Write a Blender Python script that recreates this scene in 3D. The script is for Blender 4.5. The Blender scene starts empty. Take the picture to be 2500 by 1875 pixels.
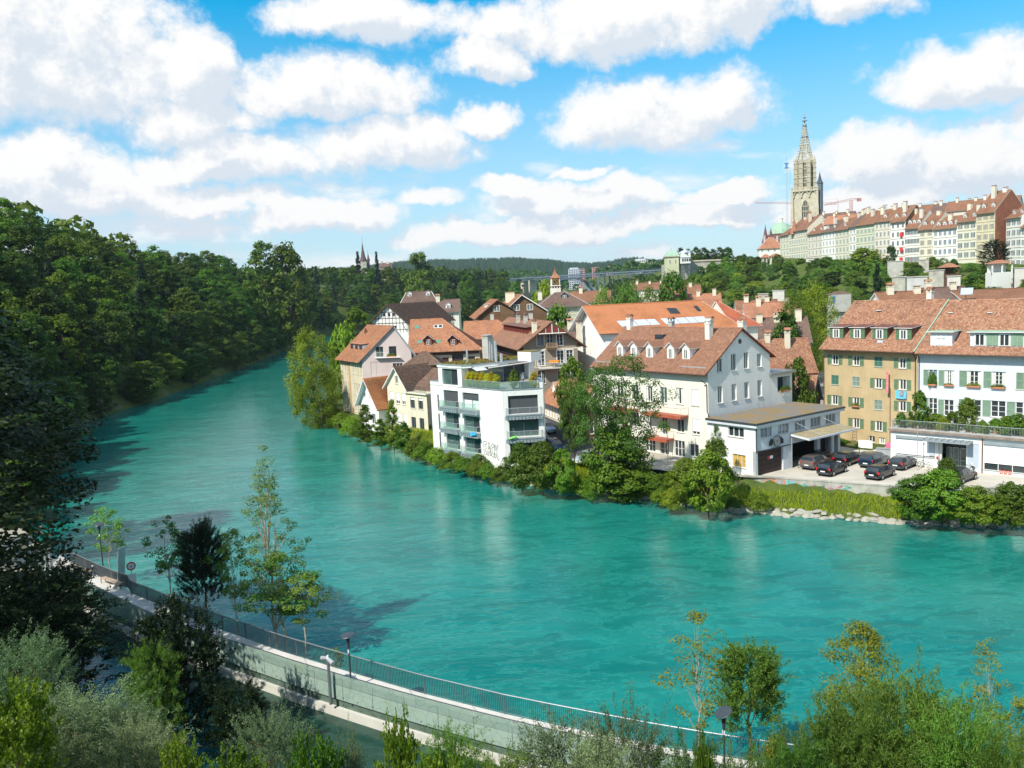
import bpy, math, random
import numpy as np
from mathutils import Vector
rnd = random.Random(7)
nrs = np.random.RandomState(11)
S = bpy.context.scene
COL = S.collection
R = math.radians

# ------------------------------------------------------------------ camera
FPX, TILT, ROLL, CAMZ = 2080.0, 0.109, 0.0456, 25.0
cF = np.array([0, math.cos(TILT), -math.sin(TILT)])
cR0 = np.array([1.0, 0, 0]); cU0 = np.array([0, math.sin(TILT), math.cos(TILT)])
cR = math.cos(ROLL)*cR0 - math.sin(ROLL)*cU0
cU = math.cos(ROLL)*cU0 + math.sin(ROLL)*cR0
cam = bpy.data.cameras.new('camera')
camo = bpy.data.objects.new('camera', cam); COL.objects.link(camo)
from mathutils import Matrix
m3 = Matrix((tuple(cR), tuple(cU), tuple(-cF))).transposed()
camo.matrix_world = Matrix.Translation((0, 0, CAMZ)) @ m3.to_4x4()
cam.sensor_width = 36; cam.lens = FPX/2500*36
cam.clip_start = 0.5; cam.clip_end = 20000
S.camera = camo

# surveyor's helper: sight lines of the photograph, used to measure where things stand
def ray(px, py): return cF + cR*(px-1250)/FPX - cU*(py-937.5)/FPX
def at(px, py, z):
    r = ray(px, py); t = (z-CAMZ)/r[2]; return (float(r[0]*t), float(r[1]*t), z)
def atd(px, py, d):
    r = ray(px, py); t = d/r[1]; return (float(r[0]*t), float(d), float(CAMZ+r[2]*t))

# ------------------------------------------------------------------ light
SUN_AZ = math.atan2(-0.70, -0.71)          # direction to the sun, left and behind the camera
SUN_EL = R(47)
sl = bpy.data.lights.new('sun', 'SUN'); sl.energy = 4.9; sl.angle = R(0.55); sl.color = (1.0, 0.94, 0.83)
so = bpy.data.objects.new('sun', sl); COL.objects.link(so)
tosun = Vector((math.sin(SUN_AZ)*math.cos(SUN_EL), math.cos(SUN_AZ)*math.cos(SUN_EL), math.sin(SUN_EL)))
so.rotation_euler = tosun.to_track_quat('Z', 'Y').to_euler()
so.location = (-40, -40, 120)
S.view_settings.view_transform = 'Standard'; S.view_settings.look = 'None'
S.view_settings.exposure = 0.32; S.view_settings.gamma = 1.0; S.view_settings.use_curve_mapping = False
S.cycles.max_bounces = 6; S.cycles.diffuse_bounces = 3; S.cycles.glossy_bounces = 2
S.cycles.transmission_bounces = 3; S.cycles.transparent_max_bounces = 6; S.cycles.volume_bounces = 0
S.cycles.caustics_reflective = False; S.cycles.caustics_refractive = False
S.cycles.use_denoising = True
S.cycles.sample_clamp_indirect = 4

# ------------------------------------------------------------------ node helpers
class NT:
    def __init__(s, tree): s.t = tree; s.n = tree.nodes; s.l = tree.links
    def new(s, typ, **kw):
        n = s.n.new(typ)
        for k, v in kw.items(): setattr(n, k, v)
        return n
    def put(s, sock, v):
        if isinstance(v, bpy.types.NodeSocket): s.l.new(v, sock)
        elif v is not None:
            if hasattr(sock.default_value, '__len__') and not hasattr(v, '__len__'): v = (v,)*len(sock.default_value)
            if hasattr(sock.default_value, '__len__') and len(sock.default_value) == 4 and len(v) == 3: v = (*v, 1)
            sock.default_value = v
    def math(s, op, a, b=None, c=None, clamp=False):
        n = s.new('ShaderNodeMath', operation=op); n.use_clamp = clamp
        s.put(n.inputs[0], a)
        if b is not None: s.put(n.inputs[1], b)
        if c is not None: s.put(n.inputs[2], c)
        return n.outputs[0]
    def vmath(s, op, a, b=None, out=0):
        n = s.new('ShaderNodeVectorMath', operation=op); s.put(n.inputs[0], a)
        if b is not None:
            s.put(n.inputs['Scale'] if op == 'SCALE' else n.inputs[1], b)
        return n.outputs['Value'] if out else n.outputs[0]
    def noise(s, vec, scale=1, detail=4, rough=.55, dist=0, col=False):
        n = s.new('ShaderNodeTexNoise'); s.put(n.inputs['Vector'], vec); s.put(n.inputs['Scale'], scale)
        s.put(n.inputs['Detail'], detail); s.put(n.inputs['Roughness'], rough); s.put(n.inputs['Distortion'], dist)
        return n.outputs[1] if col else n.outputs[0]
    def mapr(s, v, a, b, c=0, d=1, smooth=False):
        n = s.new('ShaderNodeMapRange'); n.interpolation_type = 'SMOOTHSTEP' if smooth else 'LINEAR'
        for i, x in enumerate((v, a, b, c, d)): s.put(n.inputs[i], x)
        return n.outputs[0]
    def mix(s, f, a, b, mode='MIX'):
        n = s.new('ShaderNodeMix', data_type='RGBA', blend_type=mode)
        s.put(n.inputs[0], f); s.put(n.inputs[6], a); s.put(n.inputs[7], b); return n.outputs[2]
    def ramp(s, f, stops):
        n = s.new('ShaderNodeValToRGB'); s.put(n.inputs[0], f); cr = n.color_ramp
        while len(cr.elements) < len(stops): cr.elements.new(.5)
        for e, (p, c) in zip(cr.elements, stops): e.position = p; e.color = (*c, 1)
        return n.outputs[0]

# ------------------------------------------------------------------ sky with clouds
W = bpy.data.worlds.new('World'); S.world = W; W.use_nodes = True
w = NT(W.node_tree); w.n.clear()
sky = w.new('ShaderNodeTexSky', sky_type='NISHITA'); sky.sun_disc = False
sky.sun_elevation = SUN_EL; sky.sun_rotation = SUN_AZ; sky.altitude = 500; sky.air_density = 1.0; sky.dust_density = .4; sky.ozone_density = 2.0

def azel(px, py):
    r = ray(px*1.1302, py*1.1302); r = r/np.linalg.norm(r); return math.atan2(r[0], r[1]), math.asin(r[2])
#        centre x, y, half width, half height up, half height down (in the 2212 px wide view of the photo)
CL = [(120, 130, 260, 170, 120), (20, 60, 200, 120, 120), (425, 165, 95, 100, 80), (420, 262, 170, 60, 50), (700, 205, 210, 85, 50), (500, 355, 190, 60, 45),
      (860, 325, 180, 75, 50), (1420, 255, 235, 88, 62), (1560, 235, 90, 80, 50), (1380, 45, 420, 90, 60), (760, 20, 200, 50, 50), (1050, 150, 105, 55, 30),
      (1045, 268, 80, 45, 26), (2090, 165, 150, 85, 52), (2240, 270, 90, 60, 50), (1880, 372, 130, 80, 45), (2130, 365, 200, 95, 50),
      (60, 365, 180, 70, 40), (190, 418, 190, 50, 40), (1850, 10, 100, 60, 40), (1100, 415, 90, 30, 18), (1240, 440, 200, 45, 30), (700, 470, 190, 40, 28),
      (930, 440, 70, 30, 18), (1180, 500, 320, 36, 24), (420, 440, 180, 40, 25), (1480, 470, 160, 36, 20), (1560, 420, 120, 26, 16), (1250, 385, 60, 20, 12), (1900, 440, 200, 40, 24)]
g = bpy.data.node_groups.new('cloud_density', 'ShaderNodeTree')
g.interface.new_socket('P', in_out='INPUT', socket_type='NodeSocketVector')
g.interface.new_socket('D', in_out='OUTPUT', socket_type='NodeSocketFloat')
q = NT(g); gi = q.new('NodeGroupInput'); go = q.new('NodeGroupOutput')
P0 = gi.outputs[0]
wn = q.noise(P0, 9, 5, .6, col=True)
wv = q.vmath('SCALE', q.vmath('SUBTRACT', wn, (.5, .5, .5)), .075)
PW = q.vmath('ADD', P0, wv)
sxyz = q.new('ShaderNodeSeparateXYZ'); q.l.new(PW, sxyz.inputs[0]); ax, ey = sxyz.outputs[0], sxyz.outputs[1]
best = None
for (cx, cy, rx, ru, rd) in CL:
    a0, e0 = azel(cx, cy); k = 1.1302/FPX
    dx = q.math('MULTIPLY', q.math('SUBTRACT', ax, a0), 1/(rx*k*1.12))
    dy = q.math('SUBTRACT', ey, e0)
    up = q.math('MULTIPLY', q.math('MAXIMUM', dy, 0), 1/(ru*k*1.1)); dn = q.math('MULTIPLY', q.math('MINIMUM', dy, 0), 1/(rd*k*1.15))
    d2 = q.math('ADD', q.math('MULTIPLY', dx, dx), q.math('ADD', q.math('MULTIPLY', up, up), q.math('MULTIPLY', dn, dn)))
    v = q.math('SUBTRACT', 1.0, d2)
    best = v if best is None else q.math('MAXIMUM', best, v)
best = q.math('MAXIMUM', best, -1.0)
fb = q.noise(P0, 13, 10, .66)
st = q.new('ShaderNodeMapping'); q.l.new(P0, st.inputs[0]); st.inputs['Scale'].default_value = (1, 3.2, 1)
low = q.noise(st.outputs[0], 6.5, 6, .55)
s0 = q.new('ShaderNodeSeparateXYZ'); q.l.new(P0, s0.inputs[0]); el = s0.outputs[1]
hz = q.mapr(el, .33, .03, 0, .62, True)
lay = q.math('ADD', q.math('MULTIPLY', q.math('SUBTRACT', low, .54), 3.4), q.math('MULTIPLY', hz, 1.35))
lay = q.math('SUBTRACT', lay, .62)
gen = q.math('MULTIPLY', q.math('SUBTRACT', q.noise(P0, 3.1, 7, .6), .47), 5.0)
outm = q.math('MAXIMUM', q.mapr(el, .40, .62, 0, 1), q.mapr(q.math('ABSOLUTE', s0.outputs[0]), .62, .9, 0, 1))
gen = q.math('SUBTRACT', gen, q.math('MULTIPLY', q.math('SUBTRACT', 1.0, outm), 4.0))
lay = q.math('MAXIMUM', lay, gen)
tot = q.math('MAXIMUM', q.math('ADD', best, q.math('MULTIPLY', q.math('SUBTRACT', fb, .5), 2.7)), lay)
q.l.new(tot, go.inputs[0])
tc = w.new('ShaderNodeTexCoord'); sp = w.new('ShaderNodeSeparateXYZ'); w.l.new(tc.outputs['Generated'], sp.inputs[0])
az = w.math('ARCTAN2', sp.outputs[0], sp.outputs[1]); elv = w.math('ARCSINE', sp.outputs[2])
cm = w.new('ShaderNodeCombineXYZ'); w.l.new(az, cm.inputs[0]); w.l.new(elv, cm.inputs[1])
def dens(off):
    gn = w.new('ShaderNodeGroup'); gn.node_tree = g
    w.l.new(w.vmath('ADD', cm.outputs[0], off), gn.inputs[0]); return gn.outputs[0]
d0 = dens((0, 0, 0)); d1 = dens((-.012, .022, 0))
alpha = w.mapr(d0, -.15, .62, 0, 1, True)
diff = w.math('SUBTRACT', d0, d1)
lit = w.mapr(w.math('SUBTRACT', diff, w.math('MULTIPLY', w.math('MAXIMUM', d1, 0), .34)), -.62, .16, 0, 1, True)
ccol = w.mix(lit, (.71, .785, .87), (1.0, .995, .985))
# sky colour: Nishita, graded to the photograph's cyan
tint = w.mix(w.mapr(elv, .04, .32, 0, 1), (.84, 1.10, 1.16), (.0, 1.45, 1.72))
skyc = w.mix(1.0, sky.outputs[0], tint, 'MULTIPLY')
skyc = w.mix(1.0, skyc, (.115, .115, .115), 'MULTIPLY')
thin = w.math('MULTIPLY', w.mapr(elv, .34, 0, 0, .62, True), 1.0)
skyc = w.mix(thin, skyc, (.66, .84, .97))
col = w.mix(alpha, skyc, ccol)
bg = w.new('ShaderNodeBackground'); w.l.new(w.mix(1.0, col, (10, 10, 10), 'MULTIPLY'), bg.inputs[0]); bg.inputs[1].default_value = .082
ow = w.new('ShaderNodeOutputWorld'); w.l.new(bg.outputs[0], ow.inputs[0])
W.cycles.sampling_method = 'MANUAL'; W.cycles.sample_map_resolution = 512

# ------------------------------------------------------------------ materials
MATS = {}
def bsdf(name):
    m = bpy.data.materials.new(name); m.use_nodes = True; n = NT(m.node_tree); n.n.clear()
    b = n.new('ShaderNodeBsdfPrincipled'); o = n.new('ShaderNodeOutputMaterial'); n.l.new(b.outputs[0], o.inputs[0])
    MATS[name] = m; return m, n, b, o
def geo(n): return n.new('ShaderNodeNewGeometry')
def bump(n, b, h, strength=.3, dist=.05):
    x = n.new('ShaderNodeBump'); x.inputs['Strength'].default_value = strength; x.inputs['Distance'].default_value = dist
    n.l.new(h, x.inputs['Height']); n.l.new(x.outputs[0], b.inputs['Normal'])
def mat(name, col, rough=.8, var=.15, scale=1.5, bmp=0, bs=12, spec=.3, metal=0, streak=0, island=0):
    if name in MATS: return MATS[name]
    m, n, b, o = bsdf(name)
    p = geo(n).outputs['Position']
    nz = n.noise(p, scale, 5, .6)
    lo = tuple(c*(1-var) for c in col); hi = tuple(min(1, c*(1+var*.8)) for c in col)
    c = n.mix(n.mapr(nz, .3, .7), lo, hi)
    if streak:
        mp = n.new('ShaderNodeMapping'); n.l.new(p, mp.inputs[0]); mp.inputs['Scale'].default_value = (1.6, 1.6, .12)
        s = n.noise(mp.outputs[0], 1.6, 5, .65)
        c = n.mix(n.mapr(s, .5, .78, 0, streak), c, tuple(x*.55 for x in col))
    if island:
        c = n.mix(1.0, c, n.ramp(geo(n).outputs['Random Per Island'], [(0, (1-island,)*3), (1, (1,)*3)]), 'MULTIPLY')
    n.l.new(c, b.inputs['Base Color']); b.inputs['Roughness'].default_value = rough
    b.inputs['Specular IOR Level'].default_value = spec; b.inputs['Metallic'].default_value = metal
    if bmp: bump(n, b, n.noise(p, bs, 4, .6), bmp, .04)
    return m
def tilemat(name, cols, dirt=(.10, .075, .055), dirt_amt=.45, rough=.75):
    m, n, b, o = bsdf(name); g_ = geo(n)
    k = len(cols)
    c = n.ramp(g_.outputs['Random Per Island'], [(i/(k-1), x) for i, x in enumerate(cols)])
    nz = n.noise(g_.outputs['Position'], .55, 6, .65)
    c = n.mix(n.mapr(nz, .48, .72, 0, dirt_amt), c, dirt)
    c = n.mix(n.mapr(n.noise(g_.outputs['Position'], 4, 4, .6), .55, .8, 0, .35), c, tuple(min(1, x*1.5+.05) for x in cols[0]))
    n.l.new(c, b.inputs['Base Color']); b.inputs['Roughness'].default_value = rough; b.inputs['Specular IOR Level'].default_value = .25
    return m
def rowroof(name, col, var=.3):          # far roofs: rows too fine to build
    m, n, b, o = bsdf(name); g_ = geo(n); p = g_.outputs['Position']
    c = n.mix(n.mapr(n.noise(p, 2.2, 6, .7), .3, .7), tuple(x*(1-var) for x in col), tuple(min(1, x*(1+var)) for x in col))
    c = n.mix(n.mapr(n.noise(p, .35, 5, .6), .45, .7, 0, .5), c, tuple(x*.5 for x in col))
    sp_ = n.new('ShaderNodeSeparateXYZ'); n.l.new(p, sp_.inputs[0])
    wv_ = n.math('FRACT', n.math('MULTIPLY', sp_.outputs[2], 4.0))
    n.l.new(n.mix(n.mapr(wv_, 0, .25, .25, 0), c, tuple(x*.5 for x in col)), b.inputs['Base Color'])
    b.inputs['Roughness'].default_value = .8; b.inputs['Specular IOR Level'].default_value = .2
    return m
def leafmat(name, c1, c2, trans=.35, sat=None, spec=.25, clump=.6, ts=(1.05, 1.3, .5)):
    m = bpy.data.materials.new(name); m.use_nodes = True; n = NT(m.node_tree); n.n.clear(); MATS[name] = m
    g_ = geo(n); ob = n.new('ShaderNodeObjectInfo')
    tcn = n.new('ShaderNodeTexCoord')
    f = n.math('ADD', n.math('MULTIPLY', g_.outputs['Random Per Island'], .35), n.math('MULTIPLY', n.noise(tcn.outputs['Object'], clump, 3), .65))
    f = n.math('ADD', n.math('SUBTRACT', f, .12), n.math('MULTIPLY', n.math('SUBTRACT', ob.outputs['Random'], .5), .55), clamp=True)
    c = n.mix(f, c1, c2)
    hs = n.new('ShaderNodeHueSaturation'); n.l.new(c, hs.inputs['Color'])
    n.l.new(n.mapr(n.math('FRACT', n.math('MULTIPLY', ob.outputs['Random'], 7.3)), 0, 1, .47, .525), hs.inputs['Hue'])
    n.l.new(n.mapr(n.math('FRACT', n.math('MULTIPLY', ob.outputs['Random'], 13.7)), 0, 1, .72, 1.3), hs.inputs['Value'])
    c = hs.outputs[0]
    d = n.new('ShaderNodeBsdfPrincipled'); n.l.new(c, d.inputs['Base Color']); d.inputs['Roughness'].default_value = .5; d.inputs['Specular IOR Level'].default_value = spec
    t = n.new('ShaderNodeBsdfTranslucent'); n.l.new(n.mix(1.0, c, ts, 'MULTIPLY'), t.inputs[0])
    x = n.new('ShaderNodeMixShader'); x.inputs[0].default_value = trans; n.l.new(d.outputs[0], x.inputs[1]); n.l.new(t.outputs[0], x.inputs[2])
    o = n.new('ShaderNodeOutputMaterial'); n.l.new(x.outputs[0], o.inputs[0]); return m

def glassmat(name, col, rough=.06, spec=.6, tintvar=0):
    m, n, b, o = bsdf(name)
    g_ = geo(n); ob = n.new('ShaderNodeObjectInfo')
    c = n.mix(n.noise(g_.outputs['Position'], .9, 3, .5), tuple(x*.4 for x in col), tuple(x*1.6 for x in col))
    n.l.new(c, b.inputs['Base Color']); b.inputs['Roughness'].default_value = rough; b.inputs['Specular IOR Level'].default_value = spec
    return m
def clearglass(name, tint, fac=.35, veins=False):
    m, n, b, o = bsdf(name); p = geo(n).outputs['Position']
    b.inputs['Base Color'].default_value = (*tint, 1); b.inputs['Roughness'].default_value = .08; b.inputs['Specular IOR Level'].default_value = .6
    t = n.new('ShaderNodeBsdfTransparent'); t.inputs[0].default_value = (.86, .96, .92, 1)
    x = n.new('ShaderNodeMixShader'); x.inputs[0].default_value = fac
    n.l.new(t.outputs[0], x.inputs[1]); n.l.new(b.outputs[0], x.inputs[2]); n.l.new(x.outputs[0], o.inputs[0])
    return m

plaster_white = mat('plaster_white', (.79, .78, .745), .85, .06, .8, .1, 30, streak=.28)
plaster_warm = mat('plaster_warm_white', (.74, .72, .62), .85, .06, .7, .1, 25, streak=.22)
plaster_grey = mat('plaster_pale_grey', (.60, .62, .66), .85, .08, .6, .1, 20, streak=.12)
plaster_ochre = mat('plaster_ochre', (.50, .38, .215), .9, .14, .5, .15, 18, streak=.35)
plaster_pink = mat('plaster_pink', (.56, .46, .44), .9, .07, .5, .1, 20, streak=.15)
plaster_cream = mat('plaster_cream', (.70, .64, .50), .9, .08, .6, .1, 20, streak=.2)
plaster_sand = mat('plaster_sand', (.62, .54, .40), .9, .12, .5, .1, 20, streak=.3)
plaster_taupe = mat('plaster_taupe', (.29, .245, .19), .9, .12, .5, .1, 20, streak=.25)
plaster_green = mat('plaster_pale_green', (.56, .57, .38), .9, .08, .5, 0, streak=.15)
stone_sand = mat('sandstone', (.52, .47, .355), .9, .18, .35, .2, 3, streak=.3)
stone_wall = mat('old_stone_wall', (.42, .40, .34), .95, .35, .5, .4, 5, streak=.5)
concrete = mat('concrete', (.46, .45, .41), .9, .16, .6, .15, 9, streak=.25)
concrete_l = mat('pale_concrete', (.56, .54, .49), .9, .1, .7, .1, 14)
lotpave = mat('parking_pavement', (.50, .46, .39), .92, .16, .35, .2, 18)
asphalt = mat('asphalt', (.055, .057, .062), .9, .25, .8, .2, 20)
wood_white = mat('white_painted_wood', (.78, .78, .75), .5, .05, 3)
wood_brown = mat('brown_wood', (.13, .075, .045), .8, .3, 2, streak=.3)
wood_clad = mat('brown_cladding', (.145, .085, .045), .75, .2, 1.4)
wood_red = mat('dark_red_wood', (.20, .045, .03), .7, .2, 2)
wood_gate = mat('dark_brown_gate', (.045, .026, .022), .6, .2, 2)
timber = mat('timber_beam', (.075, .055, .045), .85, .3, 2)
shut_green = mat('green_shutter', (.155, .27, .155), .6, .12, 2)
shut_pale = mat('pale_green_shutter', (.24, .36, .25), .6, .12, 2)
shut_teal = mat('teal_green_shutter', (.10, .25, .19), .6, .12, 2)
shut_grey = mat('grey_green_shutter', (.33, .42, .36), .6, .1, 2)
blind_white = mat('white_blind', (.80, .81, .83), .6, .03, 4)
blind_grey = mat('blue_grey_blind', (.44, .50, .57), .6, .06, 3)
metal_grey = mat('grey_metal', (.30, .33, .35), .4, .12, 2, metal=.6, spec=.5)
metal_galv = mat('galvanised_metal', (.52, .55, .57), .42, .1, 2, metal=.5, spec=.5)
metal_dark = mat('dark_metal', (.045, .055, .065), .4, .15, 2, spec=.5)
metal_zinc = mat('zinc_sheet', (.36, .41, .44), .5, .12, 1, metal=.4)
metal_rust = mat('copper_brown_gutter', (.14, .07, .05), .5, .2, 2)
copper_green = mat('green_copper', (.30, .44, .32), .6, .15, 1)
orange_red = mat('red_orange_paint', (.40, .095, .05), .6, .12, 2)
curtain = mat('curtain_cloth', (.62, .62, .58), .9, .12, 6)
terracotta = mat('terracotta', (.50, .19, .10), .8, .15, 5)
pot_dark = mat('dark_planter', (.05, .07, .075), .5, .1, 3)
glass_dark = glassmat('window_glass', (.035, .045, .05))
glass_green = glassmat('green_tinted_glass', (.07, .12, .11), .05, .7)
glass_blue = glassmat('painted_sky_glass', (.16, .20, .25), .05, .7)  # pale blue sky reflection is put into the base colour
glass_far = glassmat('far_window_glass', (.15, .16, .16), .1, .6)
glass_clear = clearglass('clear_glass', (.30, .42, .38), .22)
black_paint = mat('black_paint', (.02, .02, .02), .5, .1, 3)
red_paint = mat('red_paint', (.62, .03, .03), .5, .08, 3)
yellow_paint = mat('yellow_paint', (.75, .50, .06), .5, .1, 3)
blue_cloth = mat('light_blue_cloth', (.14, .48, .68), .9, .2, 5)
orange_cloth = mat('orange_cloth', (.85, .30, .02), .9, .08, 5)
pink_cloth = mat('pink_cloth', (.75, .12, .25), .9, .1, 5)
green_plastic = mat('lime_plastic', (.15, .65, .05), .5, .1, 5)
skin = mat('skin', (.55, .33, .24), .6, .05, 5)

tile_old = tilemat('old_red_roof_tiles', [(.23, .10, .062), (.34, .16, .095), (.42, .225, .14), (.29, .13, .08), (.46, .29, .19)], (.13, .08, .058), .5)
tile_orange = tilemat('orange_roof_tiles', [(.40, .17, .09), (.48, .225, .12), (.35, .14, .075), (.46, .25, .15), (.32, .125, .068)], (.17, .095, .065), .5)
tile_new = tilemat('new_orange_roof_tiles', [(.62, .24, .10), (.70, .30, .13), (.58, .21, .09)], (.40, .17, .08), .25)
tile_rust = tilemat('rust_roof_tiles', [(.26, .125, .078), (.32, .16, .10), (.22, .105, .066), (.36, .20, .135)], (.16, .09, .065), .4)
tile_brown = tilemat('brown_roof_tiles', [(.15, .09, .065), (.20, .125, .09), (.12, .07, .05), (.24, .16, .12)], (.09, .06, .045), .4)
tile_mixed = tilemat('brown_red_roof_tiles', [(.32, .15, .09), (.24, .12, .08), (.40, .20, .12), (.28, .15, .10), (.46, .26, .17)], (.13, .08, .055), .5)
roof_red = rowroof('far_red_roof', (.235, .115, .068))
roof_brown = rowroof('far_brown_roof', (.155, .10, .08))
roof_orange = rowroof('far_orange_roof', (.36, .165, .10))
roof_plain = rowroof('plain_orange_tile_field', (.42, .165, .075), .12)
roof_dred = rowroof('deep_red_tile_field', (.40, .115, .06), .12)
# ------------------------------------------------------------------ mesh helpers
class Fr:                     # frame: x along a wall (left to right from outside), y inward, z up
    def __init__(s, o, d, nz=0):
        s.o = np.array([o[0], o[1], o[2] if len(o) > 2 else 0.0], float); l = math.hypot(d[0], d[1])
        s.X = np.array([d[0]/l, d[1]/l, 0.0]); s.Y = np.array([-d[1]/l, d[0]/l, 0.0]); s.Z = np.array([0, 0, 1.0])
    def p(s, x, y, z): return s.o + s.X*x + s.Y*y + s.Z*z
    def rot(s): return math.atan2(s.X[1], s.X[0])
    def turned(s, x, y, k):   # k = 1: right wall frame (origin at x,y)
        n = Fr(s.p(x, y, 0), (1, 0)); n.X, n.Y = {1: (s.Y, -s.X), 2: (-s.X, -s.Y), 3: (-s.Y, s.X)}[k]; return n
WF = Fr((0, 0, 0), (1, 0))
class MB:
    def __init__(s): s.v = []; s.f = []; s.m = []
    def add(s, pts, faces, m=0):
        k = len(s.v); s.v += [tuple(map(float, p)) for p in pts]; s.f += [tuple(i+k for i in f) for f in faces]; s.m += [m]*len(faces)
    def box(s, x0, x1, y0, y1, z0, z1, m=0, f=None):
        f = f or WF
        s.add([f.p(x, y, z) for z in (z0, z1) for y in (y0, y1) for x in (x0, x1)],
              [(0, 2, 3, 1), (4, 5, 7, 6), (0, 1, 5, 4), (2, 6, 7, 3), (0, 4, 6, 2), (1, 3, 7, 5)], m)
    def quad(s, a, b, c, d, m=0): s.add([a, b, c, d], [(0, 1, 2, 3)], m)
    def poly(s, pts, m=0): s.add(pts, [tuple(range(len(pts)))], m)
    def prism(s, pts, z0, z1, m=0, f=None):
        f = f or WF; n = len(pts)
        s.add([f.p(x, y, z0) for x, y in pts]+[f.p(x, y, z1) for x, y in pts],
              [tuple(range(n)), tuple(range(n, 2*n))]+[(i, (i+1) % n, n+(i+1) % n, n+i) for i in range(n)], m)
    def tube(s, p, q_, r, n=6, m=0, r2=None):
        p = np.array(p, float); q_ = np.array(q_, float); d = q_-p; L = np.linalg.norm(d)
        if L < 1e-6: return
        d /= L; u = np.cross(d, (0, 0, 1.0) if abs(d[2]) < .9 else (1.0, 0, 0)); u /= np.linalg.norm(u); v_ = np.cross(d, u)
        r2 = r if r2 is None else r2; ps = []
        for c, rr in ((p, r), (q_, r2)):
            ps += [c+(u*math.cos(6.2832*i/n)+v_*math.sin(6.2832*i/n))*rr for i in range(n)]
        s.add(ps, [(i, (i+1) % n, n+(i+1) % n, n+i) for i in range(n)]+[tuple(range(n)), tuple(range(n, 2*n))], m)
    def lathe(s, c, prof, n=12, m=0):    # prof: (r, z)
        c = np.array(c, float); ps = []
        for r, z in prof: ps += [c+np.array([r*math.cos(6.2832*i/n), r*math.sin(6.2832*i/n), z]) for i in range(n)]
        fs = []
        for k in range(len(prof)-1): fs += [(k*n+i, k*n+(i+1) % n, (k+1)*n+(i+1) % n, (k+1)*n+i) for i in range(n)]
        fs += [tuple(range(n)), tuple(range((len(prof)-1)*n, len(prof)*n))]
        s.add(ps, fs, m)
    def build(s, name, mats, parent=None, smooth=False, org=None):
        me = bpy.data.meshes.new(name); off = np.array(org if org is not None else wloc(parent))
        v = (np.array(s.v)-off) if len(s.v) else np.zeros((0, 3))
        me.from_pydata(v.tolist(), [], s.f)
        if not isinstance(mats, (list, tuple)): mats = [mats]
        for m in mats: me.materials.append(m)
        if len(mats) > 1: me.polygons.foreach_set('material_index', s.m)
        if smooth: me.polygons.foreach_set('use_smooth', [True]*len(me.polygons))
        me.update()
        return link(name, me, parent)
def wloc(o):
    x = np.zeros(3)
    while o is not None: x = x+np.array(o.location); o = o.parent
    return x
def link(name, me, parent=None, loc=None, rz=0, sc=None):
    o = bpy.data.objects.new(name, me); COL.objects.link(o); o.parent = parent
    if loc is not None: o.location = loc
    if rz: o.rotation_euler[2] = rz
    if sc is not None: o.scale = sc if hasattr(sc, '__len__') else (sc, sc, sc)
    return o
def thing(name, label, cat, loc=(0, 0, 0), group=None, rz=0):
    o = bpy.data.objects.new(name, None); COL.objects.link(o); o.location = tuple(map(float, loc)); o.rotation_euler[2] = rz
    o.empty_display_size = .2; o['label'] = label; o['category'] = cat
    if group: o['group'] = group
    return o
def tag(o, label, cat, group=None):
    o['label'] = label; o['category'] = cat
    if group: o['group'] = group
    return o
def struct(o): o['kind'] = 'structure'; return o
def stuff(o): o['kind'] = 'stuff'; return o
def copy_tree(o, parent=None):
    c = o.copy(); COL.objects.link(c); c.parent = parent
    for ch in o.children: copy_tree(ch, c)
    return c
def npmesh(name, verts, quads, mats, parent=None, tris=None, mi=None):
    me = bpy.data.meshes.new(name)
    nv = len(verts); me.vertices.add(nv); me.vertices.foreach_set('co', np.asarray(verts, np.float32).ravel())
    k = quads.shape[1]; nf = len(quads)
    me.loops.add(nf*k); me.loops.foreach_set('vertex_index', quads.astype(np.int32).ravel())
    me.polygons.add(nf); me.polygons.foreach_set('loop_start', np.arange(0, nf*k, k, dtype=np.int32))
    for m in (mats if isinstance(mats, (list, tuple)) else [mats]): me.materials.append(m)
    if mi is not None: me.polygons.foreach_set('material_index', np.asarray(mi, np.int32))
    me.update(calc_edges=True); return me

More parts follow.
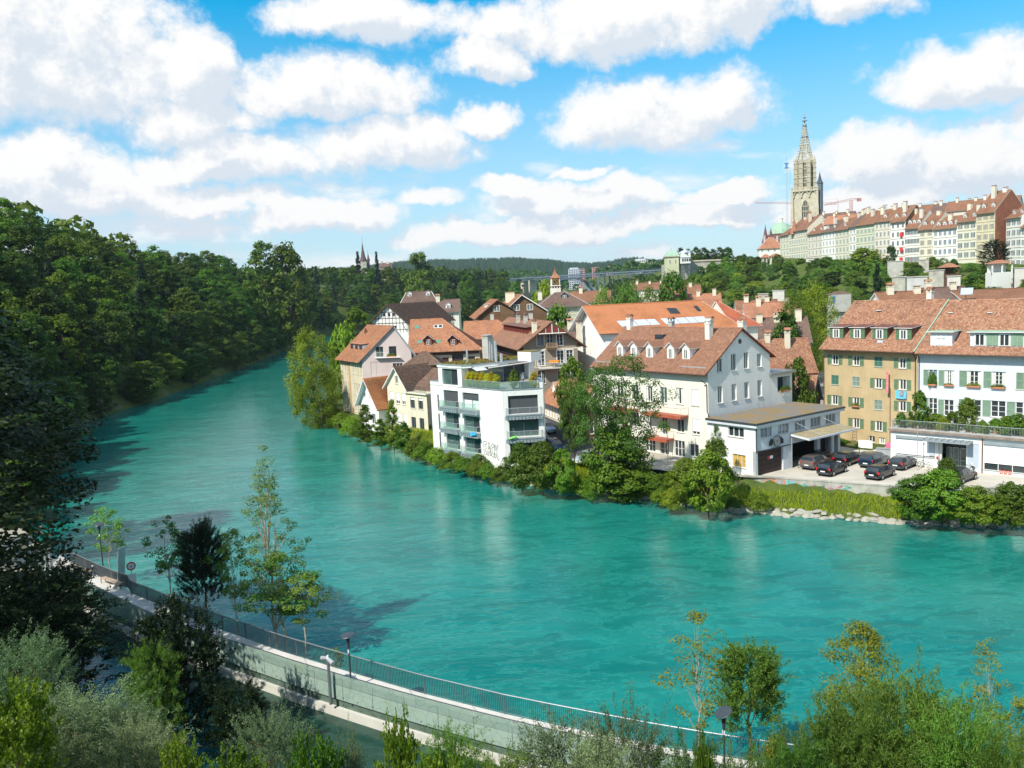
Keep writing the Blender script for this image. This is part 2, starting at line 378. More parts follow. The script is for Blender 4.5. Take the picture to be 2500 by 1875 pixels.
# ------------------------------------------------------------------ walls with real openings
def clip(poly, outline):
    out = poly; n = len(outline)
    for i in range(n):
        a, b = outline[i], outline[(i+1) % n]; res = []
        ins = lambda p: (b[0]-a[0])*(p[1]-a[1])-(b[1]-a[1])*(p[0]-a[0]) >= -1e-7
        for j in range(len(out)):
            p, r = out[j], out[(j+1) % len(out)]; ip, ir = ins(p), ins(r)
            if ip: res.append(p)
            if ip != ir:
                d1 = (b[0]-a[0])*(p[1]-a[1])-(b[1]-a[1])*(p[0]-a[0]); d2 = (b[0]-a[0])*(r[1]-a[1])-(b[1]-a[1])*(r[0]-a[0])
                t = d1/(d1-d2); res.append((p[0]+(r[0]-p[0])*t, p[1]+(r[1]-p[1])*t))
        out = res
        if len(out) < 3: return []
    return out
def wall(root, f, L, z0, z1, ops, m, top=None, rev=.2, name='wall', x0=0):
    outline = top or [(x0, z0), (L, z0), (L, z1), (x0, z1)]
    zt = max(p[1] for p in outline)
    xs = {x0, L}; zs = {z0, zt}
    for o in ops:
        xs |= {o[0]-o[2]/2, o[0]+o[2]/2}; zs |= {o[1], o[1]+o[3]}
    xs = sorted(x for x in xs if x0 <= x <= L); zs = sorted(z for z in zs if z0 <= z <= zt)
    b = MB()
    for i in range(len(xs)-1):
        for j in range(len(zs)-1):
            cx, cz = (xs[i]+xs[i+1])/2, (zs[j]+zs[j+1])/2
            if any(abs(cx-o[0]) < o[2]/2 and o[1] < cz < o[1]+o[3] for o in ops): continue
            c = clip([(xs[i], zs[j]), (xs[i+1], zs[j]), (xs[i+1], zs[j+1]), (xs[i], zs[j+1])], outline)
            if len(c) >= 3: b.poly([f.p(x, 0, z) for x, z in c])
    for o in ops:
        a, c, z, t = o[0]-o[2]/2, o[0]+o[2]/2, o[1], o[1]+o[3]
        for (p, q_) in (((a, z), (c, z)), ((c, z), (c, t)), ((c, t), (a, t)), ((a, t), (a, z))):
            b.quad(f.p(p[0], 0, p[1]), f.p(q_[0], 0, q_[1]), f.p(q_[0], rev, q_[1]), f.p(p[0], rev, p[1]))
    return b.build(name, m, root)

WCACHE = {}
def window(root, f, s, z, w_, h, fm=None, gm=None, nx=2, ny=1, set_=.12, shut=None, sm=None, sill=True, blind=0, bm=None, awn=None, surround=None, curt=0, sub=True, sw=None):
    fm = fm or wood_white; gm = gm or glass_dark
    key = (round(w_, 3), round(h, 3), fm.name, gm.name, nx, ny, set_, shut, sm.name if sm else 0, sill, blind, surround.name if surround else 0, curt)
    if key not in WCACHE:
        b = MB(); t = .065; y0, y1 = set_, set_+.06; a = w_/2
        b.box(-a, a, y0, y1, 0, t); b.box(-a, a, y0, y1, h-t, h); b.box(-a, -a+t, y0, y1, t, h-t); b.box(a-t, a, y0, y1, t, h-t)
        for i in range(1, nx): x = -a+w_*i/nx; b.box(x-.05, x+.05, y0-.01, y1, t, h-t)
        for j in range(1, ny): zz = h*j/ny; b.box(-a+t, a-t, y0+.01, y1-.01, zz-.02, zz+.02)
        if sill: b.box(-a-.08, a+.08, -.09, set_-.003, -.07, -.004, 1)
        if surround:
            k = .14
            b.box(-a-k, -a, -.04, .03, -.05, h+k, 1); b.box(a, a+k, -.04, .03, -.05, h+k, 1); b.box(-a-k, a+k, -.05, .03, h+.002, h+k+.02, 1)
        ch = []
        p = MB(); p.quad((-a+t*.5, y1-.02, t*.5), (a-t*.5, y1-.02, t*.5), (a-t*.5, y1-.02, h-t*.5), (-a+t*.5, y1-.02, h-t*.5)); ch.append(('pane', p.build_mesh('pane', gm)))
        if curt:
            p = MB(); k = w_*curt/2
            for sg in (-1, 1):
                xa, xb = (-a+t, -a+t+k) if sg < 0 else (a-t-k, a-t); p.box(xa, xb, y1-.05, y1-.03, t, h-t)
            ch.append(('curtain', p.build_mesh('curtain', curtain)))
        if blind:
            p = MB(); p.box(-a+.03, a-.03, set_-.06, set_-.03, h*(1-blind), h-.02); ch.append(('blind', p.build_mesh('blind', bm or blind_white)))
        W2 = w_/2
        if shut:
            for sg in (-1, 1):
                if shut == 'left' and sg > 0: continue
                if shut == 'right' and sg < 0: continue
                p = MB()
                if shut == 'closed': xa, xb, ya = (-W2+.01, -.012, .0) if sg < 0 else (.012, W2-.01, .0)
                else:
                    k = W2 if shut == 'open' else w_*.55
                    xa, xb, ya = (-W2-k-.02, -W2-.02, -.06) if sg < 0 else (W2+.02, W2+k+.02, -.06)
                e = .05
                p.box(xa, xa+e, ya, ya+.045, 0, h); p.box(xb-e, xb, ya, ya+.045, 0, h)
                for zz in (0, h/2-.03, h-.06): p.box(xa+e, xb-e, ya, ya+.045, zz, zz+.06)
                n_ = max(4, int(h/.12))
                for i in range(n_):
                    zz = h*i/n_+.02; p.add([(xa+e, ya+.035, zz), (xb-e, ya+.035, zz), (xb-e, ya+.01, zz+.1), (xa+e, ya+.01, zz+.1)], [(0, 1, 2, 3)])
                ch.append(('shutter', p.build_mesh('shutter', sm or shut_green)))
        WCACHE[key] = (b.build_mesh('window', [fm, surround or (sm if False else concrete_l)]), ch)
    me, ch = WCACHE[key]
    o = link('window', me, root, tuple(f.p(s, 0, z)-wloc(root)), f.rot())
    for nm, m_ in ch: link(nm, m_, o)
    return o
def _bm(self, name, mats):
    me = bpy.data.meshes.new(name); me.from_pydata(self.v, [], self.f)
    mats = mats if isinstance(mats, (list, tuple)) else [mats]
    for m in mats: me.materials.append(m)
    if len(mats) > 1: me.polygons.foreach_set('material_index', self.m)
    me.update(); return me
MB.build_mesh = _bm
FC = {}
def farwindow(root, f, s, z, w_, h, sm=None, shut='open', fm=None, gm=None):
    key = (w_, h, sm.name if sm else 0, shut, fm.name if fm else 0, gm.name if gm else 0)
    if key not in FC:
        b = MB(); a = w_/2; t = .09
        b.quad((-a, .012-.05, 0), (a, .012-.05, 0), (a, .012-.05, h), (-a, .012-.05, h), 1)
        for bx in ((-a-t, a+t, -t, 0), (-a-t, a+t, h, h+t)): b.box(bx[0], bx[1], -.12, -.002, bx[2], bx[3])
        for bx in ((-a-t, -a), (a, a+t), (-.05, .05)): b.box(bx[0], bx[1], -.1, -.002, 0, h)
        if sm:
            if shut == 'open':
                for sg in (-1, 1):
                    xa = sg*(a+t+.02); xb = sg*(a+t+w_*.42); b.box(min(xa, xb), max(xa, xb), -.1, -.002, 0, h, 2)
            else: b.box(-a+.02, -.06, -.11, -.05, 0, h, 2); b.box(.06, a-.02, -.11, -.05, 0, h, 2)
        FC[key] = b.build_mesh('window', [fm or wood_white, gm or glass_far, sm or shut_green])
    return link('window', FC[key], root, tuple(f.p(s, 0, z)-wloc(root)), f.rot())

# ------------------------------------------------------------------ roofs
def tiles_mesh(E0, E1, R1, R0, tw, th, lift=.045):
    E0, E1, R1, R0 = [np.array(p, float) for p in (E0, E1, R1, R0)]
    n = np.cross(E1-E0, (R0+R1)/2-(E0+E1)/2); n /= np.linalg.norm(n)
    if n[2] < 0: n = -n
    SL = np.linalg.norm((R0+R1)/2-(E0+E1)/2); rows = max(1, int(SL/th))
    V = []
    for i in range(rows):
        t0, t1 = i/rows, min(1.0, (i+1.12)/rows)
        a0, b0 = E0+(R0-E0)*t0, E1+(R1-E1)*t0; a1, b1 = E0+(R0-E0)*t1, E1+(R1-E1)*t1
        L0 = np.linalg.norm(b0-a0); k = max(1, int(round(L0/tw)))
        off = .5*(i % 2); u0 = np.clip((np.arange(k+1)-off)/k, 0, 1); u1 = np.clip((np.arange(k+1)+1-off)/k, 0, 1)
        ok = u1-u0 > 1e-4; u0, u1 = u0[ok], u1[ok]; m_ = len(u0)
        j = nrs.uniform(-.012, .014, (m_, 1)); g_ = .035/k
        du = (b0-a0)[None]; d1 = (b1-a1)[None]
        lo0 = a0+du*(u0[:, None]+g_)+n*(lift+j); lo1 = a0+du*(u1[:, None]-g_)+n*(lift+j+nrs.uniform(-.008, .008, (m_, 1)))
        hi0 = a1+d1*(u0[:, None]+g_)+n*.008; hi1 = a1+d1*(u1[:, None]-g_)+n*.008
        b0_, b1_ = lo0-n*.035, lo1-n*.035
        V.append(np.stack([lo0, lo1, hi1, hi0, b0_, b1_], 1))
    V = np.concatenate(V); N = len(V); base = (np.arange(N)*6)[:, None]
    F_ = np.concatenate([base+np.array([[0, 1, 2, 3]]), base+np.array([[4, 5, 1, 0]])])
    return V.reshape(-1, 3), F_
def roofslab(root, E0, E1, R1, R0, tm, under=None, th=.16, tile=None, name='roof'):
    """E0->E1 eave left to right from outside, R0/R1 ridge above them"""
    pts = [np.array(p, float) for p in (E0, E1, R1, R0)]
    if np.linalg.norm(pts[2]-pts[3]) < 1e-3: pts = pts[:3]
    n = np.cross(pts[1]-pts[0], pts[2]-pts[1]); n /= np.linalg.norm(n)
    if n[2] < 0: n = -n
    k = len(pts); b = MB(); top = [p+n*th for p in pts]
    b.poly(top, 0); b.poly(pts, 1)
    for i in range(k): b.quad(pts[i], pts[(i+1) % k], top[(i+1) % k], top[i], 1)
    o = b.build(name, [tm, under or wood_white], root)
    if tile:
        v, f_ = tiles_mesh(E0+n*th, E1+n*th, R1+n*th, R0+n*th, tile[0], tile[1])
        me = npmesh('roof_tiles', v-wloc(o), f_, tm); t = link('roof_tiles', me, o); t['kind'] = 'stuff'
    return o
def ridgecap(root, a, b, m, r=.14):
    a = np.array(a, float); b = np.array(b, float); L = np.linalg.norm(b-a); n = max(1, int(L/.4)); mb = MB()
    for i in range(n):
        p, q_ = a+(b-a)*i/n, a+(b-a)*((i+1.08)/n); mb.tube(p, q_, r, 6, 0, r*.85)
    return mb.build('ridge_tiles', m, root)
def gutter(root, a, b, m=None, r=.08):
    mb = MB(); mb.tube(a, b, r, 6); return mb.build('gutter', m or metal_rust, root)
def pipe(root, pts, m=None, r=.06):
    mb = MB()
    for a, b in zip(pts[:-1], pts[1:]): mb.tube(a, b, r, 6)
    return mb.build('downpipe', m or metal_rust, root)
def chimney(root, f, s, y, z0, z1, w_=.6, d=.6, m=None, cap='roof', cm_=None):
    b = MB(); m = m or concrete; cm_ = cm_ or roof_red
    b.box(s-w_/2, s+w_/2, y-d/2, y+d/2, z0, z1, 0, f); b.box(s-w_/2-.06, s+w_/2+.06, y-d/2-.06, y+d/2+.06, z1, z1+.1, 0, f)
    if cap == 'roof':
        for x in (s-w_/2+.06, s+w_/2-.06):
            for yy in (y-d/2+.06, y+d/2-.06): b.box(x-.05, x+.05, yy-.05, yy+.05, z1+.1, z1+.42, 0, f)
        e = .12; zc = z1+.42; zr_ = zc+.34
        A = [f.p(s-w_/2-e, y-d/2-e, zc), f.p(s+w_/2+e, y-d/2-e, zc), f.p(s+w_/2+e, y+d/2+e, zc), f.p(s-w_/2-e, y+d/2+e, zc), f.p(s-w_/2-e, y, zr_), f.p(s+w_/2+e, y, zr_)]
        b.add(A, [(0, 1, 5, 4), (3, 2, 5, 4), (0, 4, 3), (1, 5, 2), (0, 1, 2, 3)], 1)
    elif cap == 'slab': b.box(s-w_/2-.1, s+w_/2+.1, y-d/2-.1, y+d/2+.1, z1+.32, z1+.4, 1, f); b.box(s-w_/2+.08, s+w_/2-.08, y-d/2+.08, y+d/2-.08, z1+.1, z1+.32, 0, f)
    elif cap == 'pot':
        c = f.p(s, y, 0); b.tube((c[0], c[1], z1+.1), (c[0], c[1], z1+.55), .13, 8, 1)
    return b.build('chimney', [m, cm_], root)
def dormer(root, f, s, y, z, slope, w_, h, kind='gable', wm=None, rm=None, win=(.7, .9), fm=None, sh=None, sm=None, gm=None, ov=.2, far=False, nx=2, ny=1, curt=0, gh=None, name='dormer'):
    """front face of the dormer at depth y on a roof of given slope; z = roof height there"""
    wm = wm or plaster_white; rm = rm or tile_rust; b = MB(); a = w_/2; D = h/slope
    gh = gh if gh is not None else a*.85; D2 = (h+gh)/slope
    p = f.p
    b.poly([p(s-a, y, z), p(s+a, y, z), p(s+a, y, z+h)] + ([p(s, y, z+h+gh)] if kind == 'gable' else []) + [p(s-a, y, z+h)], 0)
    for x in (s-a, s+a): b.poly([p(x, y, z), p(x, y, z+h), p(x, y+D, z+h)], 0)
    o_ = ov; t = .07
    if kind == 'gable':
        for sg in (-1, 1):
            xe = s+sg*(a+o_); ze = z+h-o_*gh/a
            e0, e1, r1, r0 = p(xe, y-o_, ze), p(xe, y+(h-o_*gh/a)/slope, ze), p(s, y+D2, z+h+gh), p(s, y-o_, z+h+gh)
            up = np.array([0, 0, t]); b.quad(e0+up, e1+up, r1+up, r0+up, 1); b.quad(e0, e1, r1, r0, 2)
            b.quad(e0, r0, r0+up, e0+up, 2); b.quad(e0, e1, e1+up, e0+up, 2)
    else:
        sl_ = .12 if kind == 'shed' else .02; DD = (h+.1)/(slope-sl_)
        e0, e1, r1, r0 = p(s-a-o_, y-o_*1.4, z+h+.0), p(s+a+o_, y-o_*1.4, z+h+.0), p(s+a+o_, y+DD, z+h+sl_*DD), p(s-a-o_, y+DD, z+h+sl_*DD)
        up = np.array([0, 0, t]); b.quad(e0+up, e1+up, r1+up, r0+up, 1); b.quad(e0, e1, r1, r0, 2); b.quad(e0, e1, e1+up, e0+up, 2)
        for q1, q2 in ((e0, r0), (e1, r1)): b.quad(q1, q2, q2+up, q1+up, 2)
    o = b.build(name, [wm, rm, fm or wood_white], root)
    wins = win if isinstance(win, list) else [(0, win[0], win[1])] if win else []
    f2 = Fr(f.p(0, y-.01, 0), f.X)
    for (dx, ww, wh) in wins:
        if far: farwindow(o, f2, s+dx, z+.12, ww, wh, sm, 'open', fm, gm)
        else:
            wi = window(o, f2, s+dx, z+(h-wh)*.45, ww, wh, fm, gm, nx=nx, ny=ny, set_=-.08, shut=sh, sm=sm, sill=False, curt=curt)
    return o
def railing(root, pts, z, h=1.0, m=None, gap=.12, rb=.011, posts=True, name='railing', rt=.022, kindless=True):
    b = MB(); m = m or metal_galv
    for a, c in zip(pts[:-1], pts[1:]):
        a = np.array((a[0], a[1], z), float); c = np.array((c[0], c[1], z), float); L = np.linalg.norm(c-a); n = max(1, int(L/gap))
        b.tube(a+(0, 0, h), c+(0, 0, h), rt, 4); b.tube(a+(0, 0, .08), c+(0, 0, .08), rt*.7, 4)
        for i in range(n+1):
            q_ = a+(c-a)*i/n; b.tube(q_+(0, 0, .03), q_+(0, 0, h), rb if i % 12 else rb*1.9, 3)
    o = b.build(name, m, root); return o

# ------------------------------------------------------------------ generic house
class H: pass
def house(label, A, d, L, Dp, z0, ze, zr, axis='x', rd=None, hip=(0, 0), ov=(.6, .4), wm=None, tm=None, under=None, tile=None, front=(), right=(), left=(), zeb=None,
          zer=None, name='house', wmr=None, wml=None, cat='house', cap=True, guts=True, root=None, group=None, th=.16, nofront=False):
    f = Fr((A[0], A[1], 0), d); h = H(); h.f = f; h.L = L; h.Dp = Dp
    h.root = root or thing(name, label, cat, (A[0], A[1], z0), group)
    rt = h.root; wm = wm or plaster_white; tm = tm or tile_rust
    h.fr = f.turned(L, 0, 1); h.fl = f.turned(0, Dp, 3); h.fb = f.turned(L, Dp, 2)
    # side frames: right wall x = 0..Dp going back; left wall x = 0..Dp coming forward
    zeb = ze if zeb is None else zeb
    if axis == 'x':
        rd = Dp/2 if rd is None else rd; h.s1 = (zr-ze)/rd; h.s2 = (zr-zeb)/(Dp-rd); h.rd = rd
        if not nofront: wall(rt, f, L, z0, ze, [o[:4] for o in front], wm)
        gr = [(0, z0), (Dp, z0), (Dp, zeb)]+([(rd, zr)] if not hip[1] else [])+[(0, ze)]
        gl = [(0, z0), (Dp, z0), (Dp, ze)]+([(Dp-rd, zr)] if not hip[0] else [])+[(0, zeb)]
        if hip[1]: gr = [(0, z0), (Dp, z0), (Dp, min(ze, zeb)), (0, min(ze, zeb))]
        if hip[0]: gl = [(0, z0), (Dp, z0), (Dp, min(ze, zeb)), (0, min(ze, zeb))]
        wall(rt, h.fr, Dp, z0, ze, [o[:4] for o in right], wmr or wm, top=gr)
        wall(rt, h.fl, Dp, z0, ze, [o[:4] for o in left], wml or wm, top=gl)
        wall(rt, h.fb, L, z0, zeb, [], wm)
        xo0 = 0-ov[1] if not hip[0] else -ov[0]; xo1 = L+ov[1] if not hip[1] else L+ov[0]
        rx0 = xo0 if not hip[0] else hip[0]; rx1 = xo1 if not hip[1] else L-hip[1]
        zf, zb = ze-h.s1*ov[0], zeb-h.s2*ov[0]
        R0, R1 = f.p(rx0, rd, zr), f.p(rx1, rd, zr)
        E0, E1 = f.p(xo0, -ov[0], zf), f.p(xo1, -ov[0], zf); B0, B1 = f.p(xo1, Dp+ov[0], zb), f.p(xo0, Dp+ov[0], zb)
        h.roof = roofslab(rt, E0, E1, R1, R0, tm, under, tile=tile, th=th)
        roofslab(rt, B0, B1, R0, R1, tm, under, th=th)
        if hip[0]: roofslab(rt, B1, E0, R0, R0, tm, under, tile=tile, th=th)
        if hip[1]: roofslab(rt, E1, B0, R1, R1, tm, under, tile=tile, th=th)
        if cap:
            up = np.array([0, 0, th+.02]); ridgecap(rt, R0+up, R1+up, tm)
            if tile:
                if hip[0]: ridgecap(rt, E0+up, R0+up, tm)
                if hip[1]: ridgecap(rt, E1+up, R1+up, tm)
        if guts: gutter(rt, E0-f.Y*.08+(0, 0, .06), E1-f.Y*.08+(0, 0, .06))
        h.rz = lambda y: ze+h.s1*y
    else:
        rd = L/2 if rd is None else rd; zer = ze if zer is None else zer; h.s1 = (zr-ze)/rd; h.s2 = (zr-zer)/(L-rd); h.rd = rd
        if not nofront: wall(rt, f, L, z0, ze, [o[:4] for o in front], wm, top=[(0, z0), (L, z0), (L, zer), (rd, zr), (0, ze)])
        wall(rt, h.fr, Dp, z0, zer, [o[:4] for o in right], wmr or wm)
        wall(rt, h.fl, Dp, z0, ze, [o[:4] for o in left], wml or wm)
        wall(rt, h.fb, L, z0, ze, [], wm, top=[(0, z0), (L, z0), (L, ze), (L-rd, zr), (0, zer)])
        zl, zrr = ze-h.s1*ov[0], zer-h.s2*ov[0]
        R0, R1 = f.p(rd, -ov[1], zr), f.p(rd, Dp+ov[1], zr)
        l0, l1 = f.p(-ov[0], Dp+ov[1], zl), f.p(-ov[0], -ov[1], zl); r0, r1 = f.p(L+ov[0], -ov[1], zrr), f.p(L+ov[0], Dp+ov[1], zrr)
        h.roof = roofslab(rt, l0, l1, R0, R1, tm, under, tile=tile, th=th)
        h.roof2 = roofslab(rt, r0, r1, R1, R0, tm, under, tile=tile, th=th)
        if cap: up = np.array([0, 0, th+.02]); ridgecap(rt, R0+up, R1+up, tm)
        if guts: gutter(rt, l0-f.X*.08+(0, 0, .06), l1-f.X*.08+(0, 0, .06)); gutter(rt, r0+f.X*.08+(0, 0, .06), r1+f.X*.08+(0, 0, .06))
        h.rz = lambda y: ze+h.s1*y
    for fr_, ops in ((f, front), (h.fr, right), (h.fl, left)):
        for o in ops:
            kw = dict(o[4]) if len(o) > 4 else {}
            if kw.pop('skip', 0): continue
            window(rt, fr_, o[0], o[1], o[2], o[3], **kw)
    return h
# ------------------------------------------------------------------ terrain
RB = [(140, -40), (115, 30), (92, 66), (72, 76.5), (60, 78.5), (48.9, 80.3), (43, 81.6), (38.3, 83.4), (33, 85.9), (28, 88.6), (24.5, 90.5), (18, 94.7), (14.2, 97.7), (5, 104.7), (-.6, 110.5), (-9.7, 124.7), (-17.3, 138.1), (-26.0, 153.0),
      (-34, 163), (-39.5, 174), (-43, 192), (-50, 230), (-59, 263), (-74, 356), (-84, 450), (-78, 560), (-30, 690), (45, 800), (110, 930), (120, 1400)]
LB = [(110, -45), (60, 3), (16, 22), (4, 29), (-4, 33.5), (-14, 40.5), (-22, 46), (-30, 52), (-38, 58.5), (-46, 66), (-52, 76), (-56, 86), (-60, 98), (-78, 140), (-97, 185), (-97, 223), (-101, 277), (-108, 362), (-116, 442), (-131, 536), (-118, 620), (-70, 720), (-20, 800), (30, 930), (40, 1400)]
ROW = [(150, 1000, 38), (152, 620, 38), (148, 548, 38), (155, 500, 37), (160, 470, 35.5), (166, 432, 33.5), (180, 395, 31), (193, 352, 27.5), (200, 322, 25.5), (228, 240, 21), (262, 90, 18), (280, -200, 18)]
def segdist(x, y, pl, val=False):
    best = np.full(x.shape, 1e9); side = np.zeros(x.shape); vv = np.zeros(x.shape)
    for a, b in zip(pl[:-1], pl[1:]):
        dx, dy = b[0]-a[0], b[1]-a[1]; L2 = dx*dx+dy*dy
        t = np.clip(((x-a[0])*dx+(y-a[1])*dy)/L2, 0, 1); d = np.hypot(x-a[0]-t*dx, y-a[1]-t*dy)
        m = d < best; best = np.where(m, d, best); side = np.where(m, np.sign(dx*(y-a[1])-dy*(x-a[0])), side)
        if val: vv = np.where(m, a[2]+(b[2]-a[2])*t, vv)
    return (best, side, vv) if val else (best, side)
def inpoly(x, y, pl):
    c = np.zeros(x.shape, bool); n = len(pl)
    for i in range(n):
        (x1, y1), (x2, y2) = pl[i][:2], pl[(i+1) % n][:2]
        if y1 == y2: continue
        c ^= ((y1 > y) != (y2 > y)) & (x < (x2-x1)*(y-y1)/(y2-y1)+x1)
    return c
RIVER = LB+RB[::-1]
def sst(t): t = np.clip(t, 0, 1); return t*t*(3-2*t)
def terrain(x, y):
    x = np.asarray(x, float); y = np.asarray(y, float)
    dr, sr = segdist(x, y, RB); dl, sl_ = segdist(x, y, LB); inr = inpoly(x, y, RIVER)
    dw, sw_, zw = segdist(x, y, ROW, True)
    # right bank: embankment, town floor, then the slope up to the old town
    emb0 = np.minimum(2.5, .25+dr*1.1); emb = np.where(dr < 5.2, .3*dr-.1, 1.46+1.04*sst((dr-5.2)/1.0)); emb = np.minimum(emb, 2.5); wx = sst((x-6)/6.0); emb = emb*wx+emb0*(1-wx)
    behind = sw_ > 0
    slope = np.clip(1-(dw-5)/np.maximum(95, 1), 0, 1)
    hill = np.where(behind, zw-.3+np.minimum(dw*.02, 3), 2.5+(zw-3.2)*slope**1.15)
    zr_ = np.maximum(emb, np.where(dr > 6, hill, 0))
    cap = 13+32*sst((y-45)/110.0)-12*sst((y-370)/150.0)
    zl = np.minimum(.2+dl*(.56+.22*sst((y-90)/60.0)), cap+np.maximum(dl-60, 0)*.04)
    zl = np.minimum(zl, 2+.95*dl)
    z = np.where(dr < dl, zr_, zl)
    z = np.where(inr, -np.minimum(1.6, .5*np.minimum(dr, dl)), z)
    bump_ = np.sin(x*.9+1.3*np.sin(y*.35))*np.sin(y*.8+x*.2)*.12
    far = sst((y-1050)/500.0)
    z = z*(1-far)+far*np.maximum(z, 22)
    return z+np.where((z > 4) & (dr > 8), bump_*2, np.where((z > .2) & (z < 2.3), bump_*.6, 0))
def tz(x, y): return float(terrain(np.array([x]), np.array([y]))[0])
def span(*seg):
    out = []
    for a, b, s_ in seg: out += list(np.arange(a, b, s_))
    return np.array(out+[seg[-1][1]])
xs = span((-7000, -600, 400), (-600, -200, 25), (-200, -66, 4), (-66, 100, 1.25), (100, 270, 5), (270, 800, 40), (800, 7000, 400))
ys = span((-300, 20, 16), (20, 130, 1.25), (130, 240, 2.5), (240, 700, 7), (700, 1400, 25), (1400, 9000, 400))
gx, gy = np.meshgrid(xs, ys); gz = terrain(gx, gy); nx_, ny_ = len(xs), len(ys)
idx = np.arange(nx_*ny_).reshape(ny_, nx_)
qf = np.stack([idx[:-1, :-1], idx[:-1, 1:], idx[1:, 1:], idx[1:, :-1]], -1).reshape(-1, 4)
m, n, b, o = bsdf('ground_soil_and_grass'); p = geo(n).outputs['Position']
c = n.mix(n.mapr(n.noise(p, .5, 6, .65), .35, .65), (.055, .085, .02), (.10, .13, .03))
c = n.mix(n.mapr(n.noise(p, .13, 5, .6), .55, .72), c, (.16, .13, .085))
n.l.new(c, b.inputs['Base Color']); b.inputs['Roughness'].default_value = 1; b.inputs['Specular IOR Level'].default_value = .1
bump(n, b, n.noise(p, 3, 5, .7), .6, .15)
me = npmesh('ground', np.stack([gx.ravel(), gy.ravel(), gz.ravel()], 1), qf, m); me.polygons.foreach_set('use_smooth', [True]*len(me.polygons))
struct(link('ground', me))

# ------------------------------------------------------------------ water
def watermat(name, deep, light, rough, flow, bstr, foam=True):
    m, n, b, o = bsdf(name); p = geo(n).outputs['Position']
    mp = n.new('ShaderNodeMapping'); n.l.new(p, mp.inputs[0]); mp.inputs['Rotation'].default_value = (0, 0, flow); mp.inputs['Scale'].default_value = (.60, 1.15, 1)
    v = mp.outputs[0]
    wv = n.vmath('ADD', v, n.vmath('SCALE', n.vmath('SUBTRACT', n.noise(v, .18, 4, .6, col=True), (.5, .5, .5)), 5.0))
    big = n.noise(wv, .10, 6, .62); mid = n.noise(wv, .42, 7, .66); fine = n.noise(wv, 2.1, 5, .62)
    f = n.math('ADD', n.math('MULTIPLY', big, .6), n.math('MULTIPLY', mid, .4))
    c = n.mix(n.mapr(f, .40, .62, 0, 1, True), deep, light)
    # swirls of milky water
    rg = n.math('ABSOLUTE', n.math('SUBTRACT', mid, .5))
    c = n.mix(n.mapr(rg, .0, .035, .32, 0, True), c, tuple(x*1.5+.02 for x in light))
    if foam:
        v2 = n.new('ShaderNodeTexVoronoi'); n.put(v2.inputs['Vector'], wv); v2.inputs['Scale'].default_value = .9
        fm = n.math('MULTIPLY', n.mapr(n.noise(wv, 3.6, 6, .75), .66, .74, 0, 1), n.mapr(n.noise(p, .11, 3, .5), .52, .66, 0, 1))
        c = n.mix(n.math('MULTIPLY', fm, .75), c, (.62, .72, .70))
    n.l.new(c, b.inputs['Base Color']); b.inputs['IOR'].default_value = 1.33; b.inputs['Specular IOR Level'].default_value = .5
    n.l.new(n.mapr(mid, .3, .7, rough*.6, rough*1.8), b.inputs['Roughness'])
    h = n.math('ADD', n.math('MULTIPLY', mid, .55), n.math('ADD', n.math('MULTIPLY', fine, .14), n.math('MULTIPLY', n.noise(wv, 7, 3, .6), .03)))
    bump(n, b, h, 1.0, bstr); return m
wat = watermat('turquoise_river_water', (.004, .134, .112), (.011, .190, .156), .055, R(-30), .13)
bm_ = MB(); bm_.quad((-900, -300, 0), (900, -300, 0), (900, 1500, 0), (-900, 1500, 0))
struct(bm_.build('river', wat))

# ------------------------------------------------------------------ promenade on the near bank
OUT = [(-43.6, 78.8), (-40.4, 75.6), (-35.3, 70.8), (-31.8, 67.3), (-26, 62.2), (-21.2, 58.2), (-16.2, 54.3), (-11.2, 50.8), (-6.2, 47.4), (-1, 44.3), (1.7, 42.9), (7.1, 40.2), (11.8, 38.3), (17, 36.4), (26, 33.6), (42, 29)]
INN = [(-42.2, 74.0), (-38.4, 70.6), (-34.2, 66.8), (-28.6, 61.6), (-24.5, 58.2), (-20.9, 55.6), (-17.6, 53.3), (-14.2, 50.8), (-10.2, 48.1), (-6.5, 45.7), (-3.4, 43.8), (0.2, 41.7), (6.1, 38.5), (11.0, 36.4), (16.3, 34.3), (25.4, 31.5), (41.5, 27)]
def resample(pl, step):
    pl = [np.array(p[:2], float) for p in pl]; L = [0]
    for a, b in zip(pl[:-1], pl[1:]): L.append(L[-1]+np.linalg.norm(b-a))
    n_ = max(1, int(round(L[-1]/step))); out = []
    for i in range(n_+1):
        t = L[-1]*i/n_; k = min(len(pl)-2, max(j for j in range(len(L)) if L[j] <= t+1e-9)); u = (t-L[k])/(L[k+1]-L[k])
        out.append(pl[k]+(pl[k+1]-pl[k])*u)
    return out
def p3(p, z): return (float(p[0]), float(p[1]), z)
b = MB(); o1 = resample(OUT, 1.0); i1 = resample(INN, 1.0); N_ = 90
o1 = resample(OUT, (sum(np.hypot(*(np.array(a)-np.array(c))) for a, c in zip(OUT[:-1], OUT[1:])))/N_)
i1 = resample(INN, (sum(np.hypot(*(np.array(a)-np.array(c))) for a, c in zip(INN[:-1], INN[1:])))/N_)
for k in range(min(len(o1), len(i1))-1):
    b.quad(p3(i1[k], 2), p3(i1[k+1], 2), p3(o1[k+1], 2), p3(o1[k], 2), 0)
    b.quad(p3(o1[k], 2), p3(o1[k+1], 2), p3(o1[k+1], -1.5), p3(o1[k], -1.5), 1)
b.quad(p3(o1[0], 2), p3(i1[0], 2), p3(i1[0], -1.5), p3(o1[0], -1.5), 1)
m, n, bb, o = bsdf('promenade_concrete'); p = geo(n).outputs['Position']
c = n.mix(n.mapr(n.noise(p, 1.2, 6, .6), .3, .7), (.50, .475, .44), (.60, .575, .54))
